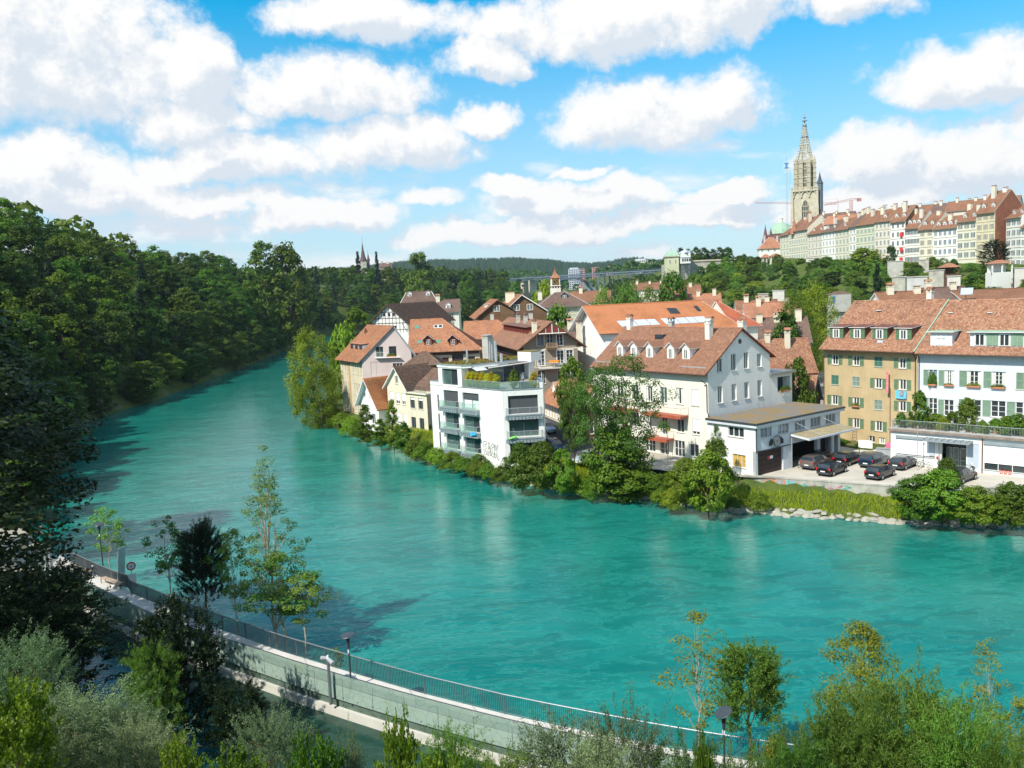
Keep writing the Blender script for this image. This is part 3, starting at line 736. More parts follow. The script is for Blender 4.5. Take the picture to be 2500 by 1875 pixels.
c = n.mix(n.mapr(n.noise(p, .4, 4, .6), .6, .75, 0, .35), c, (.36, .33, .30))
n.l.new(c, bb.inputs['Base Color']); bb.inputs['Roughness'].default_value = .9; bump(n, bb, n.noise(p, 30, 3), .15, .02)
struct(b.build('promenade_path', [m, concrete]))
# expansion joints of the path
b = MB()
for k in range(3, min(len(o1), len(i1))-1, 4):
    a_, c_ = i1[k], o1[k]; d_ = (c_-a_)/np.linalg.norm(c_-a_); e_ = np.array([-d_[1], d_[0]])*.012
    b.quad(p3(a_-e_, 2.004), p3(a_+e_, 2.004), p3(c_+e_, 2.004), p3(c_-e_, 2.004))
struct(b.build('path_joint', mat('joint_dark', (.12, .11, .10))))
# ledge on the river side and concrete foot in the canal
b = MB()
for k in range(len(o1)-1):
    d_ = (o1[k+1]-o1[k]); d_ /= np.linalg.norm(d_); e_ = np.array([-d_[1], d_[0]])*(1.1 if k > 10 else .4)
    b.quad(p3(o1[k]+e_*.01, .9), p3(o1[k+1]+e_*.01, .9), p3(o1[k+1]+e_, .8), p3(o1[k]+e_, .8)); b.quad(p3(o1[k]+e_, .8), p3(o1[k+1]+e_, .8), p3(o1[k+1]+e_*1.5, -1.5), p3(o1[k]+e_*1.5, -1.5))
struct(b.build('river_ledge', mat('ledge_gravel', (.50, .46, .38), .95, .3, 3, .4, 12)))
CW = thing('canal_wall', 'long pale concrete wall foot with dark slot standing in the canal', 'wall', p3(i1[20], 0))
b = MB()
for k in range(len(i1)-1):
    d_ = (i1[k+1]-i1[k]); d_ /= np.linalg.norm(d_); e_ = np.array([d_[1], -d_[0]])
    for (q1, z1, q2, z2, mm) in ((.10, -1.5, .10, .6, 0), (.10, .6, -.12, .6, 0), (-.12, .6, -.12, 1.15, 1)):
        b.quad(p3(i1[k]+e_*q1, z1), p3(i1[k+1]+e_*q1, z1), p3(i1[k+1]+e_*q2, z2), p3(i1[k]+e_*q2, z2), mm)
b.build('wall_foot', [concrete_l, mat('slot_dark_green', (.10, .15, .12), .6, .35, 1.5, streak=.4)], CW)
# glass cladding; branch shadows and reflections painted into its colour as dark lines
def branch_shade_glass(name, tr):
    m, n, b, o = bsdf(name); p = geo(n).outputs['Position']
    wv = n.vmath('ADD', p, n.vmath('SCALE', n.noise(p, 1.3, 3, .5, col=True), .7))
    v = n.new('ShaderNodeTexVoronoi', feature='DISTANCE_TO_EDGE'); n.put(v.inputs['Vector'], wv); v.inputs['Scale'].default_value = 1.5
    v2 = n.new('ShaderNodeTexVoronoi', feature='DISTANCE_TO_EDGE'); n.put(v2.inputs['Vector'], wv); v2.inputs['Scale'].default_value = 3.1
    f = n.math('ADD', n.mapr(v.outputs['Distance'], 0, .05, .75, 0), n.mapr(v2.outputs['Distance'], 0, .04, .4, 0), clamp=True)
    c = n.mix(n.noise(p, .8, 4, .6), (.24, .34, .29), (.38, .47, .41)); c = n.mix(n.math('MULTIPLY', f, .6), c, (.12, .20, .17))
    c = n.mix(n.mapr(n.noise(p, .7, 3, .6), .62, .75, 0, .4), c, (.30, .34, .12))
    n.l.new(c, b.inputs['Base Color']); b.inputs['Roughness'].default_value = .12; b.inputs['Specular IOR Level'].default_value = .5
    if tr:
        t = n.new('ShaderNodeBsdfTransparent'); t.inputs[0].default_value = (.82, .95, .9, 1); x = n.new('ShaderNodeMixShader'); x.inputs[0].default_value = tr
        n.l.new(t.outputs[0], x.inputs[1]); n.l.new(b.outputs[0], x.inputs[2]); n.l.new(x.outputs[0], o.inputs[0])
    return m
vg, vgt = branch_shade_glass('branch_shade_green_glass', 0), branch_shade_glass('branch_shade_clear_glass', .68)
GB = thing('glass_balustrade', 'long green glass balustrade with painted branch reflections along the canal side of the path', 'balustrade', p3(i1[20], 2))
pan = resample(INN, 2.35)
for k in range(len(pan)-1):
    a_, c_ = pan[k], pan[k+1]; L_ = np.linalg.norm(c_-a_); f_ = Fr((a_[0], a_[1], 0), c_-a_)
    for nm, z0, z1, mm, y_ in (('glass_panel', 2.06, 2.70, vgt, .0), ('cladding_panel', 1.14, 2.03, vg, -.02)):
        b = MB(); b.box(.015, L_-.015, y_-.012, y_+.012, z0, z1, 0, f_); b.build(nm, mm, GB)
    if k % 1 == 0:
        b = MB()
        for zz in (.85, 1.3): b.box(L_-.05, L_+.03, -.06, -.03, zz, zz+.06, 0, f_); b.box(L_*.5-.03, L_*.5+.03, -.06, -.03, zz, zz+.05, 0, f_)
        b.build('fixing', metal_dark, GB)['kind'] = 'stuff'
b = MB()
for a_, c_ in zip(pan[:-1], pan[1:]): b.tube(p3(a_, 2.75), p3(c_, 2.75), .03, 6); b.tube(p3(a_, 2.03), p3(c_, 2.03), .018, 4); b.tube(p3(a_, 1.12), p3(c_, 1.12), .018, 4)
b.build('handrail', metal_dark, GB)

fence_dark = mat('fence_dark_metal', (.10, .125, .14), .45, .1, 3, metal=.3)
def fence(pl, label, z, h=1.12, step=2.75, gap=.115, mm=fence_dark, rm=metal_grey, rb=.009, solid=False, flip=False):
    pts = resample(pl, step); T = thing('railing_fence', label, 'railing', p3(pts[len(pts)//2], z)); b = MB(); r_ = MB()
    for k, p_ in enumerate(pts):
        q_ = MB(); d_ = (pts[min(k+1, len(pts)-1)]-pts[max(0, k-1)]); f_ = Fr((p_[0], p_[1], z), d_); q_.box(-.035, .035, -.02, .02, 0, h-.02, 0, f_); q_.build('post', mm, T)
    for a_, c_ in zip(pts[:-1], pts[1:]):
        r_.tube(p3(a_, z+h), p3(c_, z+h), .035, 6); L_ = np.linalg.norm(c_-a_); n_ = int(L_/gap); b.tube(p3(a_, z+.07), p3(c_, z+.07), .018, 4)
        for i in range(1, n_):
            q_ = a_+(c_-a_)*i/n_; f_ = Fr((q_[0], q_[1], z), c_-a_); b.box(-rb, rb, -.02, .02, .07, h-.02, 0, f_)
    r_.build('top_rail', rm, T); o = b.build('balusters', mm, T); o['kind'] = 'stuff'; return T
fence([(-31.6, 66.95)]+OUT[4:], 'long dark baluster railing on the river edge of the promenade path', 2)
fence([(-40.6, 75.6), (-35.3, 70.6), (-32.4, 68.3)], 'grey close-barred railing behind the two benches', 2, gap=.05, mm=mat('mesh_grey', (.16, .185, .20), .5, .1, 3, metal=.3))
fence([(-42.2, 74.6), (-40.6, 75.6)], 'short grey railing closing the upstream end of the promenade', 2, step=1.9, gap=.08)
fence([(-31.6, 66.95), (-32.4, 68.3)], 'short grey railing stub where the path narrows by the info board', 2, step=1.6, gap=.08)

def lamp(base, ztop, label, tilt, rz):
    x, y, z = base; T = thing('lamp_post', label, 'lamp', base)
    b = MB(); b.tube((x, y, z), (x, y, ztop-.75), .06, 8, 0, .05); b.build('pole', metal_dark, T)
    b = MB(); b.tube((x, y, ztop-.78), (x, y, ztop-.06), .065, 10, 0, .12); b.build('neck', metal_dark, T)
    b = MB(); b.box(x-.07, x-.05, y-.03, y+.03, ztop-1.05, ztop-.85); b.box(x-.03, x+.03, y-.075, y-.06, ztop-1.05, ztop-.85); b.build('plate', blind_white, T)
    b = MB(); u = np.array([math.cos(rz)*math.cos(tilt), math.sin(rz)*math.cos(tilt), math.sin(tilt)]); v = np.array([-math.sin(rz), math.cos(rz), 0]); w_ = np.cross(u, v); c = np.array([x, y, ztop+.02]); n_ = 20; ps = []
    for k, (rr, hh) in enumerate(((.40, -.03), (.43, 0), (.40, .035), (.1, .05))): ps += [c+w_*hh+(u*math.cos(6.2832*i/n_)+v*math.sin(6.2832*i/n_))*rr for i in range(n_)]
    fs = [tuple(range(n_)), tuple(range(3*n_, 4*n_))]
    for k in range(3): fs += [(k*n_+i, k*n_+(i+1) % n_, (k+1)*n_+(i+1) % n_, (k+1)*n_+i) for i in range(n_)]
    b.add(ps, fs); b.build('lamp_disc', metal_dark, T); return T
lamp((-10.35, 48.35, .9), 5.25, 'dark lamp post with round disc head rising from the middle of the glass wall', .12, .5)
lamp((9.0, 37.15, .9), 5.35, 'dark grey lamp post with tilted disc head beside the round bushy tree', .45, .2)
lamp((-36.7, 73.0, 1.0), 6.3, 'thin dark lamp post with pale head beside the first young tree behind the benches', .15, 2.0)

def bench(a, c, label):
    a = np.array(a[:2]); c = np.array(c[:2]); L_ = np.linalg.norm(c-a); f_ = Fr((a[0], a[1], 2), c-a); T = thing('bench', label, 'bench', p3(a, 2))
    for k in range(5):
        b = MB(); b.box(0, L_, k*.105, k*.105+.085, .42, .47, 0, f_); b.build('slat', mat('weathered_wood', (.42, .33, .25), .8, .2, 3), T)
    for x_ in (.12, L_-.12):
        b = MB(); b.box(x_-.03, x_+.03, .03, .09, 0, .418, 0, f_); b.box(x_-.03, x_+.03, .42, .48, 0, .418, 0, f_); b.box(x_-.03, x_+.03, .09, .42, .36, .415, 0, f_); b.build('leg', metal_grey, T)
bench((-40.3, 73.9), (-37.5, 71.7), 'backless slatted bench nearest the upstream end of the promenade')
bench((-35.6, 70.0), (-32.9, 67.9), 'backless slatted bench in front of the leaning info board')
def box_thing(name, label, cat, parts_, loc, group=None):
    T = thing(name, label, cat, loc, group)
    for pn, pm, fn in parts_:
        b = MB(); fn(b); b.build(pn, pm, T)
    return T
# round traffic sign with white plate
x, y = -31.9, 68.0
def ring(b, c, r, t, ax, m=0, n=20, hole=0):
    ax = np.array(ax, float); ax /= np.linalg.norm(ax); u = np.cross(ax, (0, 0, 1)); u /= np.linalg.norm(u); v = np.cross(u, ax); c = np.array(c, float); ps = []
    for k in range(2): ps += [c+ax*t*k+(u*math.cos(6.2832*i/n)+v*math.sin(6.2832*i/n))*r for i in range(n)]
    b.add(ps, [tuple(range(n)), tuple(range(n, 2*n))]+[(i, (i+1) % n, n+(i+1) % n, n+i) for i in range(n)], m)
vd = (.45, -.89, 0)
box_thing('traffic_sign', 'round white sign with red rim above a white plate at the narrowing of the promenade', 'sign',
          [('pole', metal_galv, lambda b: b.tube((x, y, 2), (x, y, 4.35), .035, 6)),
           ('sign_rim', red_paint, lambda b: ring(b, (x+.03, y-.06, 4.0), .36, .02, vd)),
           ('sign_face', wood_white, lambda b: ring(b, (x+.045, y-.085, 4.0), .26, .02, vd)),
           ('sign_symbol', black_paint, lambda b: ring(b, (x+.06, y-.115, 4.0), .06, .01, vd)),
           ('plate', wood_white, lambda b: b.box(-.3, .3, -.1, -.06, 2.15, 3.35, 0, Fr((x, y, 0), (.89, .45))))], (x, y, 2))
f_ = Fr((-33.6, 68.9, 2), (.3, .95))
def board(b):
    ps = [f_.p(-.05, 0, .1), f_.p(.75, 0, .1), f_.p(.95, -.25, 3.2), f_.p(.15, -.25, 3.2)]; q2 = [p_+np.array([.06, 0, 0]) for p_ in ps]
    b.add(ps+q2, [(0, 1, 2, 3), (4, 5, 6, 7), (0, 1, 5, 4), (1, 2, 6, 5), (2, 3, 7, 6), (3, 0, 4, 7)])
box_thing('info_board', 'tall narrow grey info board leaning on a white round base', 'sign', [('board', metal_galv, board), ('base', wood_white, lambda b: b.lathe((-33.5, 69.0, 2), [(.6, 0), (.6, .1), (.1, .14)], 16))], (-33.5, 69, 2))
box_thing('bollard', 'short grey post between the two benches', 'post', [('post', metal_grey, lambda b: b.tube((-36.9, 71.6, 2), (-36.9, 71.6, 3.0), .07, 8)), ('cap', wood_white, lambda b: b.tube((-36.9, 71.6, 3.003), (-36.9, 71.6, 3.06), .08, 8))], (-36.9, 71.6, 2))
box_thing('waste_bin', 'dark square waste bin by the glass balustrade', 'bin', [('body', metal_dark, lambda b: b.box(-.35, .35, -.2, .2, .25, .95, 0, Fr((-37.9, 70.9, 2), (.8, -.6)))), ('foot', metal_dark, lambda b: b.tube((-37.9, 70.9, 2), (-37.9, 70.9, 2.25), .05, 6))], (-37.9, 70.9, 2))
def tele(b): b.tube((-11.75, 48.75, 3.75), (-12.15, 49.1, 3.62), .10, 8, 0, .14); b.tube((-11.75, 48.75, 3.75), (-11.35, 48.4, 3.55), .10, 8, 0, .15)
box_thing('coin_telescope', 'grey signal post with twin horns standing behind the glass wall', 'post', [('pole', metal_grey, lambda b: b.tube((-11.7, 48.7, .9), (-11.7, 48.7, 3.6), .11, 8, 0, .09)), ('horns', metal_galv, tele), ('cap', wood_white, lambda b: b.tube((-11.7, 48.7, 3.7), (-11.7, 48.7, 3.95), .1, 8, 0, .05))], (-11.7, 48.7, .9))
# gate frame at the upstream end
gx0, gy0 = at(*((270/2.457), 1200+590/2.457), 1.0)[:2]; f_ = Fr((gx0, gy0, 1.0), (.8, -.6))
box_thing('gate_frame', 'tall grey metal gate frame with glass beside the rocks', 'gate', [
    ('frame', metal_galv, lambda b: [b.box(-.1, .0, -.06, .06, 0, 4.3, 0, f_), b.box(.7, .8, -.06, .06, 0, 4.3, 0, f_), b.box(1.5, 1.75, -.1, .1, 0, 4.4, 0, f_), b.box(0, 1.5, -.06, .06, 4.1, 4.3, 0, f_)]),
    ('door_leaf', metal_dark, lambda b: [b.box(.12, .22, -.02, .02, .6, 3.9, 0, f_), b.box(1.0, 1.1, -.02, .02, .6, 3.9, 0, f_)]),
    ('glass', glass_clear, lambda b: b.box(.03, .67, -.01, .01, .5, 4.0, 0, f_))], (gx0, gy0, 1))
for k in range(9):
    x_, y_ = -41.0+k*.62, 70.3-k*.56; hh = 1.5+.5*math.sin(k*2.1)
    tag(struct(None) if False else (lambda b: (b.tube((x_, y_, -.8), (x_+.05, y_, hh), .07, 6), b.build('mooring_stake', metal_dark))[1])(MB()), 'dark upright stake in the canal beside the gate frame', 'stake', 'stakes in the canal')

# ------------------------------------------------------------------ streets and parking on the far bank
def sheet(name, pts, z, m): b = MB(); b.poly([(x, y, z) for x, y in pts]); return struct(b.build(name, m))
sheet('town_pavement', [(26, 96.2), (33, 92.6), (47.0, 86.4), (75, 83), (110, 120), (110, 200), (-30, 200), (-26, 170), (-22, 160), (-8, 133), (4.5, 113), (12, 106), (20, 100)], 2.507, mat('town_paving', (.30, .28, .25), .95, .25, .5, .2, 10))
sheet('parking_lot', [(27.6, 95.75), (33.5, 92.1), (39.6, 88.6), (47, 86.2), (55, 84.8), (72, 83), (72, 92), (55, 91), (44.9, 100.5), (49, 109), (44.5, 115), (27.8, 96.2)], 2.511, lotpave)
sheet('street', [(4.6, 112), (6.2, 108.5), (14.5, 106), (13.5, 112), (11.5, 125), (9.6, 140), (8.2, 153), (2.6, 152), (3.6, 140), (4.4, 125)], 2.511, asphalt)
sheet('forecourt', [(7, 107.8), (23.5, 99.3), (27.3, 96.4), (23.9, 104.8), (14.5, 119.5), (12.3, 119.5), (13.6, 108)], 2.515, mat('forecourt_paving', (.42, .38, .32), .95, .2, .8, .2, 12))
RW = thing('retaining_wall', 'weathered concrete embankment wall with faded graffiti below the parking lot', 'wall', (34, 91.5, 2.5))
for a_, c_ in (((26.2, 96.6), (28.1, 95.3)), ((28.1, 95.3), (39.5, 88.35)), ((39.5, 88.35), (47, 85.95)), ((47, 85.95), (72, 82.6))):
    f_ = Fr((a_[0], a_[1], 0), (c_[0]-a_[0], c_[1]-a_[1])); L_ = math.hypot(c_[0]-a_[0], c_[1]-a_[1]); b = MB(); b.box(0, L_, 0, .35, .2, 2.56, 0, f_); b.box(-.02, L_+.02, -.04, .39, 2.562, 2.66, 0, f_)
    b.build('wall_section', mat('stained_concrete', (.40, .385, .34), .95, .4, .7, .3, 6, streak=.6), RW)
# graffiti letters on the wall (flat paint)
f_ = Fr((28.1, 95.3, 0), (11.4, -6.95)); gcols = [mat('graffiti_orange', (.62, .22, .12)), mat('graffiti_blue', (.22, .38, .45)), mat('graffiti_teal', (.12, .36, .30)), mat('graffiti_pink', (.55, .30, .38)), mat('graffiti_green', (.25, .5, .2))]
b = MB()
def gl(b, pts, x0, sx, z0, sz_, m):
    for a, c in zip(pts[:-1], pts[1:]):
        p_, q_ = f_.p(x0+a[0]*sx, -.012, z0+a[1]*sz_), f_.p(x0+c[0]*sx, -.012, z0+c[1]*sz_); d = q_-p_; L = np.linalg.norm(d); d /= L; up = np.cross(d, f_.Y)*.09
        b.quad(p_-up-d*.05, q_-up+d*.05, q_+up+d*.05, p_+up-d*.05, m)
GL = {'C': [(1, .9), (.3, 1), (0, .6), (.1, .15), (.6, 0), (1, .2)], 'A': [(0, 0), (.45, 1), (.6, 1), (1, 0)], 'U': [(0, 1), (.1, .2), (.5, 0), (.9, .2), (1, 1)], 'I': [(.3, 1), (.4, 0)], 'L': [(.1, 1), (.1, .05), (.9, .05)]}
for i_, (ch, mm) in enumerate(zip('CAUIL', (0, 0, 0, 0, 2))):
    gl(b, GL[ch], .35+i_*.62, .5, 1.62, .8, mm)
for i_ in range(6): gl(b, [(0, rnd.random()), (1, rnd.random()), (.4, rnd.random())], 4.2+i_*.9, .7, 1.8, .5, (2, 3, 2, 3, 3, 2)[i_])
b.quad(f_.p(.25, -.006, 1.7), f_.p(3.6, -.006, 1.7), f_.p(3.6, -.006, 2.4), f_.p(.25, -.006, 2.4), 1); b.quad(f_.p(.2, -.009, 1.5), f_.p(3.4, -.009, 1.5), f_.p(3.4, -.009, 1.75), f_.p(.2, -.009, 1.75), 4)
b.build('graffiti', gcols, RW)
# yellow edge strip
b = MB(); b.box(.2, 12.8, .42, .5, 2.512, 2.522, 0, f_); struct(b.build('edge_line', mat('yellow_line', (.55, .42, .12))))
def fz(x0, y0, s): return lambda u, v: (x0+u/s, y0+v/s)
Z1 = fz(700, 620, 3.687); Z3 = fz(1300, 700, 3.687); Z4 = fz(1900, 700, 3.687); Z5 = fz(1700, 950, 3.687); ZM = fz(1050, 860, 5.53)
ZK = fz(1080, 640, 5.53); ZP = fz(880, 680, 7.373); ZS = fz(1250, 900, 5.53); ZC = fz(2150, 1080, 6.32)
ZA = fz(0, 1200, 2.457); ZB = fz(600, 1400, 3.16); ZR = fz(1300, 1400, 3.493); ZD = fz(1800, 1400, 3.16); Z6 = fz(1800, 250, 3.16); Z7 = fz(1250, 560, 3.16); ZH = fz(2050, 460, 4.916); ZL = fz(1850, 480, 7.373)
def onroof(f, ze, s1, px, py):       # measured point on a roof slope -> (s, depth, z)
    r = ray(px, py); nn = np.cross(f.X, f.Y+f.Z*s1); p0 = f.p(0, 0, ze); c = np.array([0, 0, CAMZ]); t = np.dot(p0-c, nn)/np.dot(r, nn); P_ = c+r*t-f.o
    m_ = np.array([[f.X[0], f.Y[0]], [f.X[1], f.Y[1]]]); s, y = np.linalg.solve(m_, P_[:2]); return s, y, ze+s1*y
W_ = lambda s, z, w, h, **k: (s, z, w, h, k)

# ===== cream gabled house
h = house('large white gabled house with rust tiled roof and red balconies behind the birch', (12.07, 121.95), (.585, -.811), 20.9, 12.2, 2.4, 14.05, 18.75, rd=6.4, zeb=15.1, ov=(.75, .35),
          wm=plaster_warm, wmr=plaster_white, tm=tile_rust, tile=(.21, .24), under=wood_red,
          front=[W_(18.77, 9.5, 1.25, 2.1, blind=.97, shut=None), W_(16.14, 9.5, 1.25, 2.1, curt=.5, nx=3), W_(13.3, 9.4, 1.2, 2.1, gm=glass_green), W_(10.75, 9.4, 1.2, 2.1, curt=.3), W_(8.0, 9.4, 1.2, 2.1), W_(4.95, 9.5, 1.2, 2.1, nx=2, ny=2), W_(2.3, 9.5, 1.2, 2.1, nx=2, ny=2),
                 W_(18.77, 5.8, 1.25, 2.0, blind=.8), W_(16.14, 5.8, 1.25, 2.0, blind=.15), W_(13.3, 5.2, 1.2, 2.6, curt=.3, sill=False), W_(10.5, 5.7, 1.2, 2.0, curt=.5), W_(8.0, 5.7, 1.2, 2.0), W_(4.95, 5.7, 1.2, 2.0, ny=2), W_(2.3, 5.7, 1.2, 2.0, ny=2),
                 W_(18.4, 2.9, 1.5, 1.6), W_(15.9, 2.6, 1.8, 2.1, nx=3, ny=2, sill=False), W_(13.2, 2.5, 1.6, 2.2, ny=3, sill=False), W_(10.6, 2.6, 1.9, 2.0, nx=3, ny=2), W_(6.5, 2.8, 1.2, 1.6), W_(3.5, 2.8, 1.2, 1.6)],
          right=[W_(2.24, 13.65, .95, 1.7), W_(4.9, 13.6, .95, 2.15), W_(7.4, 13.65, .95, 2.1, curt=.3), W_(10.03, 13.65, .95, 1.75, curt=.4),
                 W_(2.24, 9.75, .95, 2.15, gm=glass_green, curt=.3), W_(4.9, 9.75, .95, 2.15, curt=.5), W_(7.4, 9.75, .95, 2.15, curt=.4), W_(10.02, 9.75, .95, 2.15, curt=.5)])
CR = h
b = MB(); ring(b, h.fr.p(6.2, -.03, 17.25), .3, .05, h.fr.Y); b.build('round_window', glass_dark, h.root)
b = MB(); ring(b, h.fr.p(6.2, -.01, 17.25), .38, .03, h.fr.Y); b.build('round_surround', concrete_l, h.root)
pipe(h.root, [h.f.p(20.4, -.8, 13.0), h.f.p(20.75, -.1, 12.3), h.f.p(20.75, -.1, 8.9), h.f.p(20.95, -.1, 8.6), h.f.p(20.95, -.1, 3)])
for (u, v) in ((775, 640), (905, 640), (1035, 660), (1200, 700), (1312, 740)):
    s, y, z = onroof(h.f, 14.05+.16, h.s1, *Z3(u, v)); y = 1.3; z = 14.05+h.s1*y
    dormer(h.root, h.f, s, y, z, h.s1, 1.25, 1.75, win=(.8, 1.3), rm=tile_rust, fm=wood_white, ov=.28, curt=.3)
s, y, z = onroof(h.f, 14.2, h.s1, *Z3(1150, 460)); dormer(h.root, h.f, s, y-.3, h.rz(y-.3), h.s1, 1.5, .75, kind='flat', wm=metal_dark, rm=metal_dark, win=(1.2, .5), gm=glass_dark, fm=metal_dark, ov=.02, name='roof_hatch')
s, y, z = onroof(h.f, 14.2, h.s1, *Z3(1590, 460)); chimney(h.root, h.f, s, y, z-.6, z+1.75, .75, .75, plaster_warm, 'roof', concrete)
s, y, z = onroof(h.f, 14.2, h.s1, *Z3(880, 372)); chimney(h.root, h.f, s, min(y, 6.2), 17.8, 20.1, .7, .7, plaster_white, 'roof', roof_red)
chimney(h.root, h.f, 7.8, 7.6, 17.2, 19.6, .7, .6, concrete, 'roof', roof_red)
chimney(h.root, h.f, 14.6, 7.8, 17.2, 19.7, .8, .7, plaster_white, 'roof', roof_orange)
chimney(h.root, h.fr, 7.8, .9, 16.9, 19.6, .8, .8, plaster_warm, 'roof', roof_orange)
# snow guard strips
for (sa, sb) in ((.2, 3.2), (16.4, 20.6)):
    b = MB(); b.box(sa, sb, .05, .12, 14.24, 14.46, 0, h.f); b.build('snow_guard', metal_galv, h.root)
for (sa, sb, zz, pr, lab) in ((3.0, 8.6, 8.15, 1.4, 'upper left'), (10.8, 17.6, 8.15, 1.5, 'upper'), (10.8, 15.0, 4.85, 1.4, 'lower')):
    b = MB(); b.box(sa, sb, -pr, -.005, zz-.22, zz, 0, h.f); b.box(sa-.02, sb+.02, -pr-.04, -pr+.003, zz-.36, zz+.03, 0, h.f); o = b.build('balcony', orange_red, h.root)
    P_ = [h.f.p(sa, -.05, zz), h.f.p(sa, -pr+.05, zz), h.f.p(sb, -pr+.05, zz), h.f.p(sb, -.05, zz)]
    railing(o, [p[:2] for p in P_], zz, 1.0, metal_grey, .3)
# annex with loggia at the right gable
fa = Fr(h.fr.p(12.22, 0.0, 0), h.fr.X[:2]); fa.X, fa.Y = h.fr.X, h.fr.Y
wall(h.root, fa, 4.7, 2.4, 12.3, [(2.9, 9.9, 2.7, 2.0)], plaster_white, rev=1.2, name='annex_wall')
b = MB(); b.box(-.2, 5.1, -.4, 6, 12.3, 12.62, 0, fa); b.build('flat_roof', metal_grey, h.root)
b = MB(); b.box(4.5, 4.7, .003, 6, 2.4, 12.29, 0, fa); b.build('annex_side', plaster_white, h.root)
b = MB(); b.quad(fa.p(1.4, 1.2, 9.8), fa.p(4.4, 1.2, 9.8), fa.p(4.4, 1.2, 12), fa.p(1.4, 1.2, 12)); b.build('loggia_window', glass_dark, h.root)

# ===== garage building
GA = thing('garage_building', 'low white garage building with flat mossy roof, brown door and clock sign', 'garage', (27.5, 95.9, 2.4)); f = Fr((27.5, 95.9, 0), (.811, .585))
gw = [W_(s, 6.87, 2.0, 1.15, nx=3, gm=glass_blue, fm=metal_galv, set_=.06) for s in (1.91, 5.11, 8.32, 11.42, 14.52)]
wall(GA, f, 16.55, 5.42, 8.2, [o[:4] for o in gw], plaster_grey, name='upper_wall', rev=.15)
for o in gw: window(GA, f, *o[:4], **o[4])
b = MB()
for (a_, c_) in ((0, .35), (5.05, 6.75), (11.7, 12.35), (14.7, 15.3), (16.1, 16.55)): b.box(a_, c_, 0, .4, 2.3, 5.415, 0, f)
b.build('pillar', plaster_grey, GA)
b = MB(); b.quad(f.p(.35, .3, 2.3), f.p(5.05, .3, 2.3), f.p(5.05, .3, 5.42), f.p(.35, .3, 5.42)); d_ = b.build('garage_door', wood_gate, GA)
for k in range(5):
    b = MB(); b.box(.4, 5.0, .24, .297, 2.45+k*.6, 3.0+k*.6, 0, f); b.build('door_panel', wood_gate, d_)
b = MB(); b.box(2.85, 3.4, .22, .237, 4.15, 4.5, 0, f); b.build('notice', blind_white, d_)
b = MB(); ring(b, f.p(2.6, .225, 4.3), .2, .012, f.Y); b.build('no_parking_disc', red_paint, d_)
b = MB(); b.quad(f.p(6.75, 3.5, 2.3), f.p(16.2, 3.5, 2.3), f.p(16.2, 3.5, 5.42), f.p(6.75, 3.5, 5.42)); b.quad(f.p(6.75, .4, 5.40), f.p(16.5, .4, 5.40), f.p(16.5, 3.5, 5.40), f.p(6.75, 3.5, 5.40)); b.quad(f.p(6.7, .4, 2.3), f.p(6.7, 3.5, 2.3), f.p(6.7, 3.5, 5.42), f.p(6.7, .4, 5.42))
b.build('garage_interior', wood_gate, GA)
b = MB(); b.box(12.4, 14.65, .9, .95, 2.4, 5.3, 0, f); b.build('sliding_door', wood_gate, GA)
fl = f.turned(0, 7.1, 3)
lw = [W_(4.3, 6.85, 2.3, 1.15, nx=3, fm=wood_white), W_(4.7, 3.3, 1.9, 1.5, nx=3, ny=3, fm=concrete_l, gm=mat('yellow_glazed_panel', (.55, .33, .05), .4, .2, 2))]
wall(GA, fl, 7.1, 1.5, 8.2, [o[:4] for o in lw], plaster_white, name='river_wall')
for o in lw: window(GA, fl, *o[:4], **o[4])
fr_ = f.turned(16.55, 0, 1); wall(GA, fr_, 7.1, 2.3, 8.2, [], plaster_grey, name='end_wall')
b = MB(); b.box(-.35, 16.95, -.4, 7.1, 8.2, 8.52, 0, f); b.build('fascia', plaster_grey, GA)
b = MB(); b.box(-.42, 17.02, -.47, 7.08, 8.522, 8.72, 0, f); b.build('roof_edge', metal_dark, GA)
m, n, bb, o = bsdf('gravel_roof'); p = geo(n).outputs['Position']
c = n.mix(n.mapr(n.noise(p, 7, 4, .7), .3, .7), (.12, .105, .095), (.24, .215, .195)); c = n.mix(n.mapr(n.noise(p, .33, 5, .6), .44, .56, 0, .8), c, (.24, .16, .05))
n.l.new(c, bb.inputs['Base Color']); bb.inputs['Roughness'].default_value = 1; bump(n, bb, n.noise(p, 9, 4, .7), .5, .05); gravel = m
b = MB(); b.box(-.3, 16.9, -.35, 7.0, 8.724, 8.75, 0, f); b.build('roof_gravel', gravel, GA)
b = MB(); A_ = [f.p(6.3, -.02, 6.42), f.p(16.2, -.02, 6.42), f.p(16.2, -2.7, 6.12), f.p(6.3, -2.7, 6.12)]; up = np.array([0, 0, .22])
b.add(A_+[p_+up for p_ in A_], [(0, 1, 2, 3), (4, 5, 6, 7), (0, 1, 5, 4), (1, 2, 6, 5), (2, 3, 7, 6), (3, 0, 4, 7)])
cn = b.build('canopy', plaster_grey, GA); b = MB()
for k in range(7):
    x_ = 6.4+k*1.4; b.add([f.p(x_, -.05, 6.66), f.p(x_+1.3, -.05, 6.66), f.p(x_+1.3, -2.6, 6.38), f.p(x_, -2.6, 6.38)], [(0, 1, 2, 3)])
b.build('canopy_sheet', mat('tan_canopy_sheet', (.34, .28, .17), .8, .25, 1), cn)
b = MB()
for (s1_, s2_) in ((6.9, 8.9), (12.1, 14.4)): b.tube(f.p(s1_, -.03, 8.1), f.p(s2_, -2.5, 6.4), .035, 6)
b.build('tie_rod', metal_galv, cn)
pipe(GA, [f.p(6.55, -.1, 6.2), f.p(6.55, -.1, 2.4)], metal_galv); pipe(GA, [f.p(.05, -.1, 8.1), f.p(.05, -.1, 5.4)], metal_dark)
